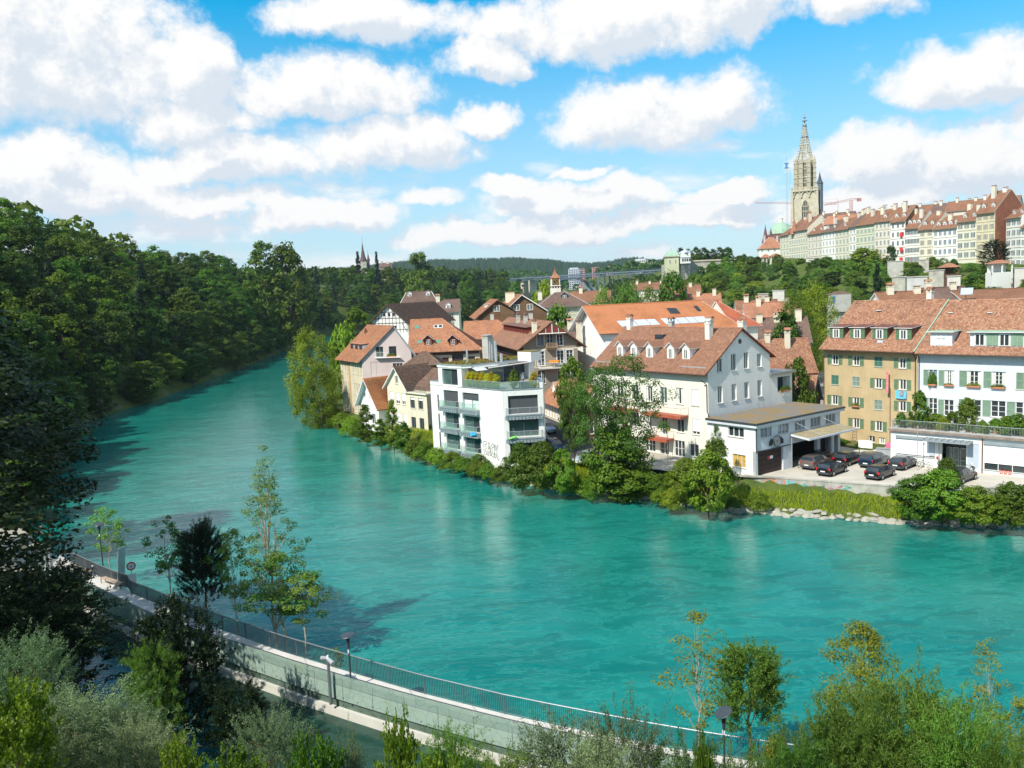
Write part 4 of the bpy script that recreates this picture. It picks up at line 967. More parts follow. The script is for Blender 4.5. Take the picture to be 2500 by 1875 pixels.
b = MB(); b.box(-.02, 6.4, -.12, -.003, 5.34, 5.44, 0, f); b.build('lintel_strip', metal_dark, GA)
T = thing('clock_sign', 'round spoked clock wheel between two black figures above the brown garage door', 'sign', f.p(3.6, -.2, 6.2))
b = MB()
for i_ in range(24):
    a0, a1 = 6.2832*i_/24, 6.2832*(i_+1)/24; b.tube(f.p(3.65+.62*math.cos(a0), -.25, 6.2+.62*math.sin(a0)), f.p(3.65+.62*math.cos(a1), -.25, 6.2+.62*math.sin(a1)), .05, 5)
b.build('rim', metal_dark, T); b = MB(); ring(b, f.p(3.65, -.2, 6.2), .55, .03, f.Y); b.build('dial', metal_galv, T)
b = MB()
for i_ in range(6): a0 = 6.2832*i_/12; b.tube(f.p(3.65+.6*math.cos(a0), -.24, 6.2+.6*math.sin(a0)), f.p(3.65-.6*math.cos(a0), -.24, 6.2-.6*math.sin(a0)), .012, 4)
b.build('spoke', metal_dark, T)
for s_, sg in ((2.65, 1), (4.62, -1)):
    b = MB(); b.prism([(-.3*sg, -.35), (.05*sg, -.4), (.28*sg, -.1), (.3*sg, .3), (.1*sg, .42), (-.15*sg, .2), (-.28*sg, .1)], -.05, .05, 0, (lambda q: (setattr(q, 'X', f.X), setattr(q, 'Z', f.Y), setattr(q, 'Y', np.array([0, 0, 1.0])), q)[3])(Fr(f.p(s_, -.12, 6.15), (1, 0)))); b.build('figure', black_paint, T)

# ===== ochre house
def row(cols, z, **k): return [W_(c, z, 1.2, 1.3, shut='open', sm=shut_green, curt=.35, **k) for c in cols]
def W2(c, z, sh='open', sm_=None, **k): return W_(c, z, 1.15, 1.3, shut=sh, sm=sm_ or shut_green, curt=.3 if sh != 'closed' else 0, **k)
oc = [W2(1.87, 12.9), W2(5.13, 12.9), W2(8.43, 12.9, 'closed', shut_teal), W2(11.8, 12.85), W2(1.85, 10.1, 'closed', shut_teal), W2(5.13, 10.1, 'closed', shut_grey), W2(8.43, 10.05, 'open', shut_green), W2(11.85, 10.1),
      W2(1.8, 7.3), W2(5.13, 7.25), W2(8.43, 7.2, 'closed', shut_grey), W2(11.85, 7.3), W2(5.13, 4.4), W2(8.5, 4.35), W2(11.85, 4.3), W_(7.46, 2.7, .9, .85), W_(8.95, 2.7, .9, .8, curt=.5)]
h = house('tall ochre house with pale green shutters and four dormers beside the parking lot', (43.58, 118.38), (.55, -.835), 13.87, 14, 2.3, 15.65, 21.1, rd=7, ov=(.95, .0), wm=plaster_ochre, tm=tile_old, tile=(.2, .2), under=wood_brown, front=oc, wml=plaster_warm)
OC = h; b = MB(); b.box(.0, 13.8, -.035, -.004, 2.3, 3.55, 0, h.f)
for s_ in (.35, 1.3, 11, 12): pass
for u in (497, 690, 895, 1113):
    s, y, z = onroof(h.f, 15.8, h.s1, *Z4(u, 505)); y = .75; z = h.rz(y)+.14
    dormer(h.root, h.f, s, y, z, h.s1, 2.2, 1.55, kind='shed', wm=wood_brown, rm=mat('dark_red_sheet', (.17, .07, .055), .6, .2), win=(1.05, 1.2), fm=wood_white, sh='open', sm=shut_green, ov=.16, curt=.3)
pipe(h.root, [h.f.p(13.7, -.9, 14.9), h.f.p(13.62, -.1, 14.3), h.f.p(13.62, -.1, 3)]); pipe(h.root, [h.f.p(.12, -.1, 14.0), h.f.p(.12, -.1, 3)])
pipe(h.root, [h.f.p(10.15, -.06, 10.2), h.f.p(10.15, -.06, 3)], metal_rust, .04)
s, y, z = onroof(h.f, 15.8, h.s1, *Z4(905, 235)); dormer(h.root, h.f, s, y, h.rz(y)+.15, h.s1, .7, .3, kind='flat', wm=metal_dark, rm=metal_galv, win=None, ov=.03, name='skylight')
chimney(h.root, h.f, -.5, 3.0, 14.5, 17.5, .8, .8, concrete, 'slab', metal_dark)
chimney(h.root, h.f, 9.3, 10.5, 17.5, 22.2, .7, .7, plaster_warm, 'roof', roof_red)
# things hanging from its windows
def cloth(label, cat, f, s, z, w_, h_, m, y=-.16, sag=.06, name='towel'):
    b = MB(); n_ = 8; ps = []
    for j in range(5):
        for i in range(n_+1): ps.append(f.p(s-w_/2+w_*i/n_, y-.03*math.sin(i*1.9+j*.7)-.02*j, z-h_*j/4-(sag*math.sin(math.pi*i/n_)*(j/4))))
    b.add(ps, [(j*(n_+1)+i, j*(n_+1)+i+1, (j+1)*(n_+1)+i+1, (j+1)*(n_+1)+i) for j in range(4) for i in range(n_)]); o = b.build(name, m, None, org=f.p(s, y, z)); o.location = tuple(f.p(s, y, z)); tag(o, label, cat); return o
cloth('light blue towel hanging below a second-floor window of the ochre house', 'towel', h.f, 11.75, 9.98, 1.45, 1.0, blue_cloth)
cloth('small grey cloth laid over the light blue towel on the ochre house', 'cloth', h.f, 11.85, 10.0, .5, .62, mat('grey_cloth', (.30, .30, .33)), y=-.24, name='cloth')
cloth('blue and white cloth under the third dormer window of the ochre house', 'cloth', h.f, 8.5, 16.35, .8, .55, mat('pale_blue_cloth', (.45, .55, .70)), y=.25, name='cloth')
cloth('long pink and yellow banner hanging on the ochre house front', 'banner', h.f, 10.05, 12.5, .32, 2.9, mat('pink_banner', (.72, .28, .26), .9, .35, 3), y=-.5, name='banner')
T = thing('ladder', 'wooden ladder leaning on the plinth of the ochre house', 'ladder', h.f.p(5, -.6, 2.5)); b = MB(); b.tube(h.f.p(4.6, -.9, 2.5), h.f.p(4.7, -.1, 4.2), .035, 5); b.tube(h.f.p(5.2, -.9, 2.5), h.f.p(5.3, -.1, 4.2), .035, 5); b.build('rail', mat('raw_wood', (.35, .22, .11), .8), T)
for k in range(6): b = MB(); t_ = .1+k*.16; b.tube(h.f.p(4.6+.1*t_, -.9+.8*t_, 2.5+1.7*t_), h.f.p(5.2+.1*t_, -.9+.8*t_, 2.5+1.7*t_), .025, 5); b.build('rung', MATS['raw_wood'], T)

# ===== grey house with the long dormer
gs = [W_(1.82, 10.9, 1.05, 1.95, ny=3, shut='left', sm=shut_pale, gm=glass_blue), W_(3.77, 10.95, 1.15, 1.9, ny=4, shut='left', sm=shut_pale, curt=.6), W_(6.62, 10.95, 1.55, 1.95, ny=3, shut='left', sm=shut_pale, curt=.4), W_(9.35, 10.95, 1.55, 1.95, ny=4, shut='left', sm=shut_pale, curt=.5), W_(12.0, 10.95, 1.55, 1.95, shut='closed', sm=shut_pale), W_(14.6, 10.95, 1.5, 1.95, ny=3),
      W_(1.85, 7.3, 1.05, 2.0, ny=3, shut='left', sm=shut_pale), W_(3.75, 7.2, 1.15, 2.0, ny=3, shut='left', sm=shut_pale), W_(6.65, 7.3, 1.6, 2.1, ny=3, shut='left', sm=shut_pale), W_(9.35, 7.5, 1.6, 1.95, ny=3, shut='left', sm=shut_pale), W_(12.0, 7.5, 1.6, 1.95, ny=3, shut='left', sm=shut_pale)]
h = house('pale grey house with sage green shutters and a roof terrace at the right edge', (51.22, 106.75), (.66, -.75), 19, 14, 2.3, 15.55, 20.95, rd=7, ov=(.95, 0), wm=plaster_grey, tm=tile_old, tile=(.2, .2), under=metal_dark, front=gs)
GY = h
for (uc, w_, wins) in ((1465, 2.6, [(0, .95, 1.3)]), (2120, 8.2, [(-3.0, 1.25, 1.35), (-.3, 1.25, 1.35), (2.4, 1.2, 1.35)])):
    s, y, z = onroof(h.f, 15.7, h.s1, *Z4(uc, 590)); y = .1; z = h.rz(y)+.16
    s = 2.75 if w_ < 3 else 10.2
    dn = dormer(h.root, h.f, s, y, z, h.s1, w_, 1.75, kind='flat', wm=plaster_grey, rm=copper_green, win=wins if w_ > 3 else None, fm=wood_white, ov=.3, curt=.2)
    if w_ < 3: window(dn, Fr(h.f.p(0, y-.01, 0), h.f.X), s, z+.25, 1.15, 1.4, shut='closed', sm=shut_green, set_=-.02, sill=False)
    else:
        f2 = Fr(h.f.p(0, y-.05, 0), h.f.X)
        for dx in (-1.95, -1.3, .7, 1.35, 3.4):
            b = MB(); b.box(s+dx-.3, s+dx+.3, -.04, 0, z+.2, z+1.6, 0, f2)
            for k in range(11): b.box(s+dx-.25, s+dx+.25, -.06, -.041, z+.26+k*.12, z+.31+k*.12, 0, f2)
            b.build('shutter', shut_pale, dn)
for uc in (1550, 1905): s, y, z = onroof(h.f, 15.7, h.s1, *Z4(uc, 250)); dormer(h.root, h.f, s, y, h.rz(y)+.16, h.s1, .55, .2, kind='flat', wm=metal_dark, rm=metal_zinc, win=None, ov=.02, name='skylight')
pipe(h.root, [h.f.p(.3, -.9, 14.8), h.f.p(.18, -.1, 14.3), h.f.p(.18, -.1, 3)], metal_dark)
# seam and party strip between the two roofs
b = MB(); b.tube(OC.f.p(13.87, -.95, 15.1), OC.f.p(13.87, 7, 21.35), .09, 6); b.build('valley_strip', copper_green, h.root)

# ===== terrace building
TB = thing('terrace_building', 'long low white workshop with a planted roof terrace and grey entrance canopy', 'workshop', (44.7, 99.8, 2.4)); f = Fr((44.7, 99.8, 0), (.707, -.707)); TBf = f
ops = [(2.8, 3.68, 4.35, 2.0), (7.0, 2.4, 2.6, 3.1), (9.0, 2.9, 1.2, 2.8), (12.9, 2.95, 5.6, 2.85), (19.0, 2.95, 5.6, 2.85)]
wall(TB, f, 26, 2.3, 6.5, ops, plaster_white, rev=.3)
b = MB(); b.box(-.15, 26, -.35, 9, 6.5, 6.78, 0, f); b.build('terrace_edge', mat('edge_brown_grey', (.26, .20, .17), .9, .3, 2), TB)
b = MB(); b.box(-.1, 26, -.3, 12.5, 6.784, 6.83, 0, f); b.build('terrace_floor', concrete, TB)
fle = f.turned(0, 9, 3); wall(TB, fle, 9, 2.3, 6.5, [], plaster_white, name='side_wall')
for (c_, z_, w_, hh) in ops[:1]+ops[3:]:
    nW = max(2, int(round(w_/1.45)))
    for k in range(nW):
        x0_ = c_-w_/2+w_*k/nW; b = MB(); b.box(x0_+.02, x0_+w_/nW-.02, .06, .1, z_+(.12 if z_ > 3 else .75), z_+hh-.05, 0, f); b.build('roller_blind', blind_white, TB)
    b = MB(); b.box(c_-w_/2+.01, c_+w_/2-.01, .2, .24, z_, z_+hh, 0, f); b.build('window_strip', glass_dark, TB)
    b = MB(); b.box(c_-w_/2-.02, c_+w_/2+.02, -.1, .05, z_+hh-.02, z_+hh+.32, 0, f); b.build('blind_case', metal_zinc, TB)
    for k in range(nW+1): b = MB(); x0_ = c_-w_/2+w_*k/nW; b.box(x0_-.03, x0_+.03, .12, .19, z_+.02, z_+hh-.02, 0, f); b.build('mullion', wood_white, TB)
    b = MB(); b.box(c_-w_/2-.05, c_+w_/2+.05, -.08, .15, z_-.07, z_-.005, 0, f); b.build('sill', metal_galv, TB)
b = MB(); b.box(4.35, 4.95, -.04, -.005, 3.9, 5.6, 0, f); b.box(8.4, 9.6, .05, .1, 2.9, 5.7, 0, f); b.build('grey_panel', blind_grey, TB)
b = MB(); b.quad(f.p(5.7, 1.4, 2.4), f.p(8.3, 1.4, 2.4), f.p(8.3, 1.4, 5.5), f.p(5.7, 1.4, 5.5)); b.build('entrance_back', metal_dark, TB)
for (a_, c_) in ((5.85, 6.4), (6.5, 7.2), (7.3, 8.1)):
    b = MB(); b.box(a_, a_+.05, 1.2, 1.25, 2.4, 4.9, 0, f); b.box(c_-.05, c_, 1.2, 1.25, 2.4, 4.9, 0, f); b.box(a_, c_, 1.2, 1.25, 4.85, 4.9, 0, f); b.box(a_, c_, 1.2, 1.25, 3.4, 3.45, 0, f); o = b.build('door', metal_galv, TB)
    b = MB(); b.box(a_+.05, c_-.05, 1.22, 1.23, 2.45, 4.85, 0, f); b.build('pane', glass_green, o)
b = MB(); A_ = [f.p(4.1, -.02, 5.95), f.p(9.0, -.02, 5.95), f.p(9.0, -1.5, 5.8), f.p(4.1, -1.5, 5.8)]; up = np.array([0, 0, .1]); b.add(A_+[p_+up for p_ in A_], [(0, 1, 2, 3), (4, 5, 6, 7), (0, 1, 5, 4), (1, 2, 6, 5), (2, 3, 7, 6), (3, 0, 4, 7)]); cn = b.build('canopy', metal_zinc, TB)
b = MB()
for k in range(8): b.box(4.12+k*.65, 4.15+k*.65, -1.48, -.03, 5.93, 6.09, 0, f)
b.build('rib', metal_galv, cn)
pipe(TB, [f.p(9.95, -.1, 6.5), f.p(9.95, -.1, 2.5)]); pipe(TB, [f.p(5.45, -.1, 5.9), f.p(5.45, -.1, 2.5)], metal_galv)
b = MB(); ring(b, f.p(5.3, -.1, 3.75), .17, .02, f.Y); b.build('prohibition_disc', mat('dark_red_disc', (.4, .03, .04)), TB)
b = MB()
for k in range(3):
    for j in range(2):
        x_ = 11.7+k*.42; z_ = 2.62+j*.26; b.tube(f.p(x_, -.01, z_), f.p(x_+.3, -.01, z_+.14), .05, 4); b.tube(f.p(x_+.3, -.01, z_), f.p(x_, -.01, z_+.16), .045, 4)
b.build('graffiti', mat('red_graffiti', (.75, .12, .05)), TB)
TR = railing(None, [f.p(.2, 7, 0)[:2], f.p(.2, -.15, 0)[:2], f.p(26, -.15, 0)[:2]], 6.83, 1.0, metal_galv, .15, rb=.013); TR.name = 'terrace_railing'; tag(TR, 'light grey baluster railing round the planted roof terrace', 'railing')

# ===== modern white apartment house
MO = thing('apartment_house', 'modern white cubic apartment house with a planted roof terrace at the water', 'apartment house', (-1.3, 111.2, 2.4))
f = Fr((-11.9, 123.46, 0), (.654, -.757)); LL = 16.2
c1, c2 = 4.85, 9.35
wo = [(c1, 9.02, 3.4, 2.35), (c2, 9.08, 3.6, 2.2), (c1, 5.95, 3.2, 2.15), (c2, 5.85, 3.5, 2.2), (c1, 2.95, 3.2, 2.15), (c2, 2.9, 3.5, 2.15)]+[(1.75, z, .38, 2.4) for z in (8.2, 5.4, 2.7)]
wall(MO, f, LL, .8, 12.0, wo, plaster_white, rev=.35, name='river_wall')
fm_ = Fr((-1.3, 111.2, 0), (1, .06)); wr = [(2.65, 8.8, 3.95, 2.45), (2.65, 5.75, 3.95, 2.4), (2.65, 2.7, 3.95, 2.3)]
wall(MO, fm_, 5.35, .8, 12.0, wr, plaster_white, rev=.5, name='corner_wall')
fr2 = fm_.turned(5.35, 0, 1); fr2.X = np.array([.05, 1, 0])/math.hypot(.05, 1); wall(MO, fr2, 14, 1.5, 12.9, [], plaster_white, name='street_wall')
fl2 = f.turned(0, 9, 3); wall(MO, fl2, 9, 1.5, 12.5, [], plaster_white, name='side_wall')
def modwin(fm, c_, z_, w_, h_, blind, split, gm, setb=.28):
    b = MB(); a_ = c_-w_/2; e_ = c_+w_/2
    b.box(a_, e_, setb, setb+.06, z_, z_+.06, 0, fm); b.box(a_, e_, setb, setb+.06, z_+h_-.06, z_+h_, 0, fm); b.box(a_, a_+.06, setb, setb+.06, z_+.06, z_+h_-.06, 0, fm); b.box(e_-.06, e_, setb, setb+.06, z_+.06, z_+h_-.06, 0, fm); b.box(c_-.05, c_+.05, setb-.02, setb+.06, z_+.06, z_+h_-.06, 0, fm)
    if split: b.box(a_+.06, e_-.06, setb, setb+.05, z_+h_*.55, z_+h_*.6, 0, fm)
    o = b.build('window', metal_grey, MO)
    for k, (x0, x1) in enumerate(((a_+.06, c_-.05), (c_+.05, e_-.06))):
        b = MB(); b.box(x0, x1, setb+.03, setb+.035, z_+.06, z_+h_-.06, 0, fm); b.build('pane', gm[k], o)
    if blind: b = MB(); b.box(a_+.03, e_-.03, setb-.1, setb-.07, z_+h_*(1-blind), z_+h_-.02, 0, fm); b.build('blind', mat('dark_fabric_blind', (.075, .08, .085), .8, .08, 3), o)
def modbal(fm, c_, w_, z_, bars, m_=metal_galv, pr=.75):
    b = MB(); b.box(c_-w_/2-.2, c_+w_/2+.2, -pr, -.005, z_-.1, z_, 0, fm); o = b.build('balcony', metal_zinc, MO)
    b = MB(); n_ = int(w_/.42)
    for k in range(n_+1): x_ = c_-w_/2-.15+(w_+.3)*k/n_; b.box(x_-.19, x_+.19, -pr+.05+.003*(k % 2), -pr+.08+.003*(k % 2), z_-.62, z_-.1, 0, fm)
    b.box(c_-w_/2-.15, c_-w_/2-.12, -pr+.08, -.01, z_-.6, z_-.1, 0, fm); b.box(c_+w_/2+.12, c_+w_/2+.15, -pr+.08, -.01, z_-.6, z_-.1, 0, fm)
    b.build('fascia', metal_zinc, o)
    P_ = [fm.p(c_-w_/2-.15, -.03, 0), fm.p(c_-w_/2-.15, -pr+.05, 0), fm.p(c_+w_/2+.15, -pr+.05, 0), fm.p(c_+w_/2+.15, -.03, 0)]
    railing(o, [p[:2] for p in P_], z_, .95, m_, bars, rb=.014, rt=.028)
    if bars > .3:
        b = MB(); b.box(c_-w_/2-.1, c_+w_/2+.1, -pr+.04, -pr+.05, z_+.1, z_+.88, 0, fm); b.build('glass_panel', glass_clear, o)
modwin(f, c1, 9.02, 3.4, 2.35, .97, False, (glass_dark, glass_dark)); modwin(f, c2, 9.08, 3.6, 2.2, .42, True, (blind_white, mat('pale_screen', (.55, .66, .62))))
modwin(f, c1, 5.95, 3.2, 2.15, .12, False, (glass_green, glass_dark)); modwin(f, c2, 5.85, 3.5, 2.2, .1, False, (glass_green, glass_dark))
modwin(f, c1, 2.95, 3.2, 2.15, 0, False, (glass_green, glass_green)); modwin(f, c2, 2.9, 3.5, 2.15, 0, False, (glass_green, glass_dark))
for c_, z_ in ((c1, 9.0), (c2, 9.0), (c1, 5.9), (c2, 5.8), (c1, 2.85), (c2, 2.8)): modbal(f, c_, 3.4, z_, .6)
for z_ in (8.2, 5.4, 2.7): b = MB(); b.box(1.56, 1.94, .2, .25, z_, z_+2.4, 0, f); o = b.build('slot_window', glass_dark, MO)
modwin(fm_, 2.65, 8.8, 3.95, 2.45, .98, False, (glass_dark, glass_dark), .4); modwin(fm_, 2.65, 5.75, 3.95, 2.4, .22, False, (glass_green, glass_green), .4); modwin(fm_, 2.65, 2.7, 3.95, 2.3, .1, False, (glass_green, glass_dark), .4)
modbal(fm_, 2.65, 4.3, 8.75, .125); modbal(fm_, 2.65, 4.3, 5.65, .125)
# terrace deck, parapet, penthouse
def poly3(b, pts, z0, z1, m=0):
    n = len(pts); b.add([(p[0], p[1], z0) for p in pts]+[(p[0], p[1], z1) for p in pts], [tuple(range(n)), tuple(range(n, 2*n))]+[(i, (i+1) % n, n+(i+1) % n, n+i) for i in range(n)], m)
fp = [f.p(0, 0, 0), f.p(LL, 0, 0), fm_.p(5.35, 0, 0), fm_.p(5.35+.6, 13.9, 0), f.p(0, 9, 0)]
b = MB(); poly3(b, fp, 11.9, 11.98); b.build('terrace_deck', mat('terrace_deck', (.30, .28, .26), .9, .1, 2), MO)
b = MB(); a_, c_ = f.p(7.4, 0, 0), f.p(LL, 0, 0); e_ = fm_.p(4.9, 0, 0)
for p_, q_, ff in ((7.4, LL, f), (0, 5.0, fm_)): b.box(p_, q_+.0, -.06, .3, 12.0, 12.09, 0, ff)
b.build('parapet_cap', metal_zinc, MO)
b = MB(); b.box(0, 2.1, -.002, .3, 12.002, 12.5, 0, f); b.box(4.95, 5.36, -.003, 4.5, 12.1, 13.0, 0, fm_); b.build('parapet', plaster_white, MO); b = MB(); b.box(4.9, 5.42, -.06, 4.5, 13.004, 13.08, 0, fm_); b.box(-.02, 2.12, -.05, .3, 12.503, 12.56, 0, f); b.build('parapet_cap', mat('blue_zinc', (.26, .33, .42), .5, .1, 2, metal=.3), MO)
wall(MO, Fr(f.p(2.1, 0, 0), f.X), 5.5, 12.0, 15.0, [(2.75, 12.15, 3.6, 2.3)], plaster_white, rev=.35, name='penthouse_wall')
modwin(f, 4.85, 12.15, 3.6, 2.3, 0, False, (glass_green, glass_dark))
wall(MO, f.turned(2.1, 8, 3), 8, 12.0, 15.0, [], plaster_white, name='penthouse_wall')
pr_ = f.p(7.6, 0, 0); pe = np.array([2.0, 125.9, 0]); pa = f.p(7.6, 1.2, 0)
b = MB(); b.quad((*pr_[:2], 12), (*pa[:2], 12), (*pa[:2], 15), (*pr_[:2], 15)); b.build('penthouse_wall', plaster_white, MO)
fg = Fr((pa[0], pa[1], 0), (pe-pa)[:2]); Lg = float(np.linalg.norm((pe-pa)[:2])); b = MB()
for k in range(5):
    b2 = MB(); b2.box(Lg*k/5+.04, Lg*(k+1)/5-.04, .05, .06, 12.05, 14.35, 0, fg); b2.build('sliding_glass', (glass_dark, glass_green, glass_green, glass_dark, glass_dark)[k], MO); b.box(Lg*k/5-.03, Lg*k/5+.03, 0, .08, 12.0, 14.4, 0, fg)
b.build('glass_frame', metal_galv, MO)
b = MB(); b.box(Lg, Lg+1.0, -.9, .2, 12.0, 14.6, 0, fg); b.build('penthouse_pier', plaster_white, MO)
rp = [f.p(2.0, -.1, 0), f.p(7.7, -.1, 0), fg.p(-.2, -.9, 0), fg.p(Lg+1.1, -.9, 0), fg.p(Lg+1.1, 7, 0), f.p(2.0, 9, 0)]
b = MB(); poly3(b, rp, 14.62, 14.95); b.build('penthouse_roof', plaster_white, MO); b = MB(); poly3(b, [p_ + (p_-np.mean(rp, 0))*.012 for p_ in rp], 14.953, 15.06); b.build('roof_edge', metal_zinc, MO)
m, n, bb, o = bsdf('sedum_roof'); p = geo(n).outputs['Position']
c = n.mix(n.mapr(n.noise(p, 1.1, 6, .7), .35, .6), (.26, .12, .05), (.17, .19, .03)); c = n.mix(n.mapr(n.noise(p, 2.5, 3), .6, .7), c, (.38, .33, .06)); n.l.new(c, bb.inputs['Base Color']); bb.inputs['Roughness'].default_value = 1; bump(n, bb, n.noise(p, 8, 5, .7), 1, .12)
b = MB(); poly3(b, [np.mean(rp, 0)+(p_-np.mean(rp, 0))*.95 for p_ in rp], 15.063, 15.13); b.build('sedum_layer', m, MO)
def sedum():
    N = 2600; c0 = np.mean(rp, 0); V = []; ctr = []
    pol = [tuple((c0+(p_-c0)*.94)[:2]) for p_ in rp]; X = nrs.uniform(min(p[0] for p in pol), max(p[0] for p in pol), N*2); Y = nrs.uniform(min(p[1] for p in pol), max(p[1] for p in pol), N*2); k = inpoly(X, Y, pol); X, Y = X[k][:N], Y[k][:N]; n_ = len(X)
    d = nrs.randn(n_, 3); d[:, 2] = abs(d[:, 2])+.5; d /= np.linalg.norm(d, axis=1)[:, None]; e = np.cross(d, nrs.randn(n_, 3)); e /= np.linalg.norm(e, axis=1)[:, None]; c = np.stack([X, Y, np.full(n_, 15.15)], 1); s = nrs.uniform(.06, .17, (n_, 1))
    V = np.stack([c-e*s, c+d*s*1.3, c+e*s, c-d*s*.4], 1).reshape(-1, 3); me = npmesh('sedum_tufts', V-wloc(MO), np.arange(n_*4).reshape(-1, 4), MATS['sedum_roof']); o = link('sedum_tufts', me, MO); o['kind'] = 'stuff'
sedum()
aw = MB(); ax0, ax1 = fg.p(.2, -.95, 14.5), fg.p(Lg*.62, -.95, 14.5); aw.tube(fg.p(.3, -1.0, 14.55), fg.p(Lg*.6, -1.0, 14.55), .1, 8); aw.tube(fg.p(Lg*.25, -1.25, 14.35), fg.p(Lg+.2, -1.25, 14.45), .09, 8); aw.build('awning_roll', wood_white, MO)
b = MB(); b.quad(fg.p(-.1, -.9, 14.6), fg.p(2.0, -.9, 14.6), fg.p(2.0, -1.9, 14.2), fg.p(-.1, -1.9, 14.2)); b.build('awning', mat('awning_grey', (.55, .57, .58)), MO)
chimney(MO, f, 3.9, 8.0, 14.6, 18.3, 1.35, 1.1, concrete, 'slab', concrete)
ch = MB()
for (s_, y_, hh, r_) in ((7.0, 1.6, 2.2, .14), (7.2, 5.6, 2.6, .13), (7.7, 5.6, 2.5, .13), (8.1, 5.9, 3.0, .2), (8.6, 5.6, 2.0, .14), (6.8, 6.0, 2.9, .1), (9.2, 6, 1.2, .2), (6.4, 6.3, 1.2, .22)): ch.tube(f.p(s_, y_, 15.0), f.p(s_, y_, 15+hh), r_, 8)
ch.build('flue_pipes', metal_galv, MO)
b = MB(); b.box(10.0, 12.8, 8.4, 10.2, 15.0, 16.3, 0, f); b.build('roof_box', plaster_white, MO); b = MB(); b.box(10.0, 12.8, 8.4, 10.2, 16.303, 16.4, 0, f); b.build('roof_box_sedum', MATS['sedum_roof'], MO)
# glass parapet of the terrace
gp = [f.p(7.7, .12, 0), f.p(LL-.05, .12, 0), fm_.p(4.8, .12, 0)]
T = thing('glass_railing', 'glass railing round the roof terrace of the modern white house', 'railing', (gp[1][0], gp[1][1], 12.1))
for a_, c_ in zip(gp[:-1], gp[1:]):
    ff = Fr((a_[0], a_[1], 0), (c_-a_)[:2]); l_ = np.linalg.norm((c_-a_)[:2]); n_ = int(l_/1.7)
    for k in range(n_): b = MB(); b.box(l_*k/n_+.02, l_*(k+1)/n_-.02, 0, .015, 12.15, 13.05, 0, ff); b.build('glass_panel', glass_clear, T); b = MB(); b.box(l_*k/n_-.02, l_*k/n_+.015, -.02, .04, 12.1, 13.08, 0, ff); b.build('post', metal_galv, T)
    b = MB(); b.tube(ff.p(0, .01, 13.09), ff.p(l_, .01, 13.09), .022, 5); b.build('top_rail', metal_galv, T)
# graffiti on the corner of the white wall (outlined letters)
b = MB(); gf = Fr(f.p(0, -.012, 0), f.X)
def stroke(b, fr_, pts, x0, z0, sx, sz_, w_=.05):
    for a, c in zip(pts[:-1], pts[1:]):
        p_, q_ = fr_.p(x0+a[0]*sx, 0, z0+a[1]*sz_), fr_.p(x0+c[0]*sx, 0, z0+c[1]*sz_); d = q_-p_; L = np.linalg.norm(d)
        if L < 1e-4: continue
        d /= L; up = np.cross(d, fr_.Y)*w_; b.quad(p_-up-d*w_, q_-up+d*w_, q_+up+d*w_, p_+up-d*w_)
LET = [([(0, 0), (0, 1), (.75, 1), (.8, .8), (.35, .78), (.35, .62), (.62, .6), (.62, .42), (.35, .4), (.35, .2), (.72, .2), (.72, 0), (0, 0)]),
       ([(0, 0), (.35, 1.0), (.6, 1.0), (.95, 0), (.68, 0), (.6, .3), (.36, .3), (.27, 0), (0, 0)]), ([(.42, .5), (.5, .72), (.56, .5), (.42, .5)]),
       ([(.9, .75), (.85, .97), (.45, 1.02), (.1, .8), (.0, .4), (.15, .1), (.5, -.05), (.9, .05), (.9, .3), (.6, .2), (.38, .35), (.35, .6), (.5, .8), (.9, .75)]),
       ([(0, 0), (.05, 1), (.35, 1), (.35, .6), (.85, 1.05), (1.05, .95), (.55, .5), (1.15, -.1), (.85, -.15), (.35, .35), (.32, -.02), (0, 0)])]
for lt, x0 in zip(LET, (0, .78, .78, 1.55, 2.35)): stroke(b, gf, lt, 11.75+x0*.95, 3.05-x0*.12, .8, 1.75, .035)
b.build('graffiti_outline', black_paint, MO)

# ===== pink house
def skew(f, Yv): f.Y = np.array([Yv[0], Yv[1], 0])/math.hypot(*Yv); return f
_old = Fr.turned
def house_skew(Yv, *a, **k):
    global Fr
    init = Fr.__init__
    state = {'n': 0}
    def ni(s, o, d, nz=0):
        init(s, o, d, nz)
        if state['n'] == 0: s.Y = np.array([Yv[0], Yv[1], 0])/math.hypot(*Yv)
        state['n'] += 1
    Fr.__init__ = ni
    try: return house(*a, **k)
    finally: Fr.__init__ = init
h = house_skew((-.5, .866), 'pink gabled house with orange roof and river front, tallest by the willow', (-28.0, 160.05), (.98, -.15), 9.6, 12.6, 1.5, 13.55, 19.3, axis='y', rd=6.3, zer=14.6, ov=(.9, .5), wm=plaster_pink, wml=plaster_sand, tm=tile_orange, tile=(.25, .28), under=metal_zinc,
               front=[W_(3.55, 13.8, 1.5, 1.9, gm=glass_dark, fm=metal_grey, ny=2), W_(6.1, 13.8, 1.5, 1.9, fm=metal_grey, gm=glass_dark, nx=1), W_(6.9, 9.9, 1.9, 2.6, fm=plaster_pink, nx=3, ny=3), W_(2.6, 10.4, 2.0, 2.5, gm=plaster_pink, fm=plaster_pink, set_=.03, sill=False)],
               left=[W_(x_, z_, .7, 2.2, fm=plaster_sand, gm=mat('dim_window', (.20, .18, .15), .4), nx=1) for z_ in (10.4, 6.4, 3.0) for x_ in (1.2, 2.6, 4.0, 7.4, 8.7, 10.0, 11.5)])
PK = h
b = MB(); b.box(4.7, 5.6, -.05, .0, 1.5, 13.4, 0, h.fl); b.build('orange_pilaster', mat('orange_plaster', (.50, .32, .17), .9, .1), h.root)
for (u, k_) in ((520, 0), (570, 0), (650, 0)):
    pass
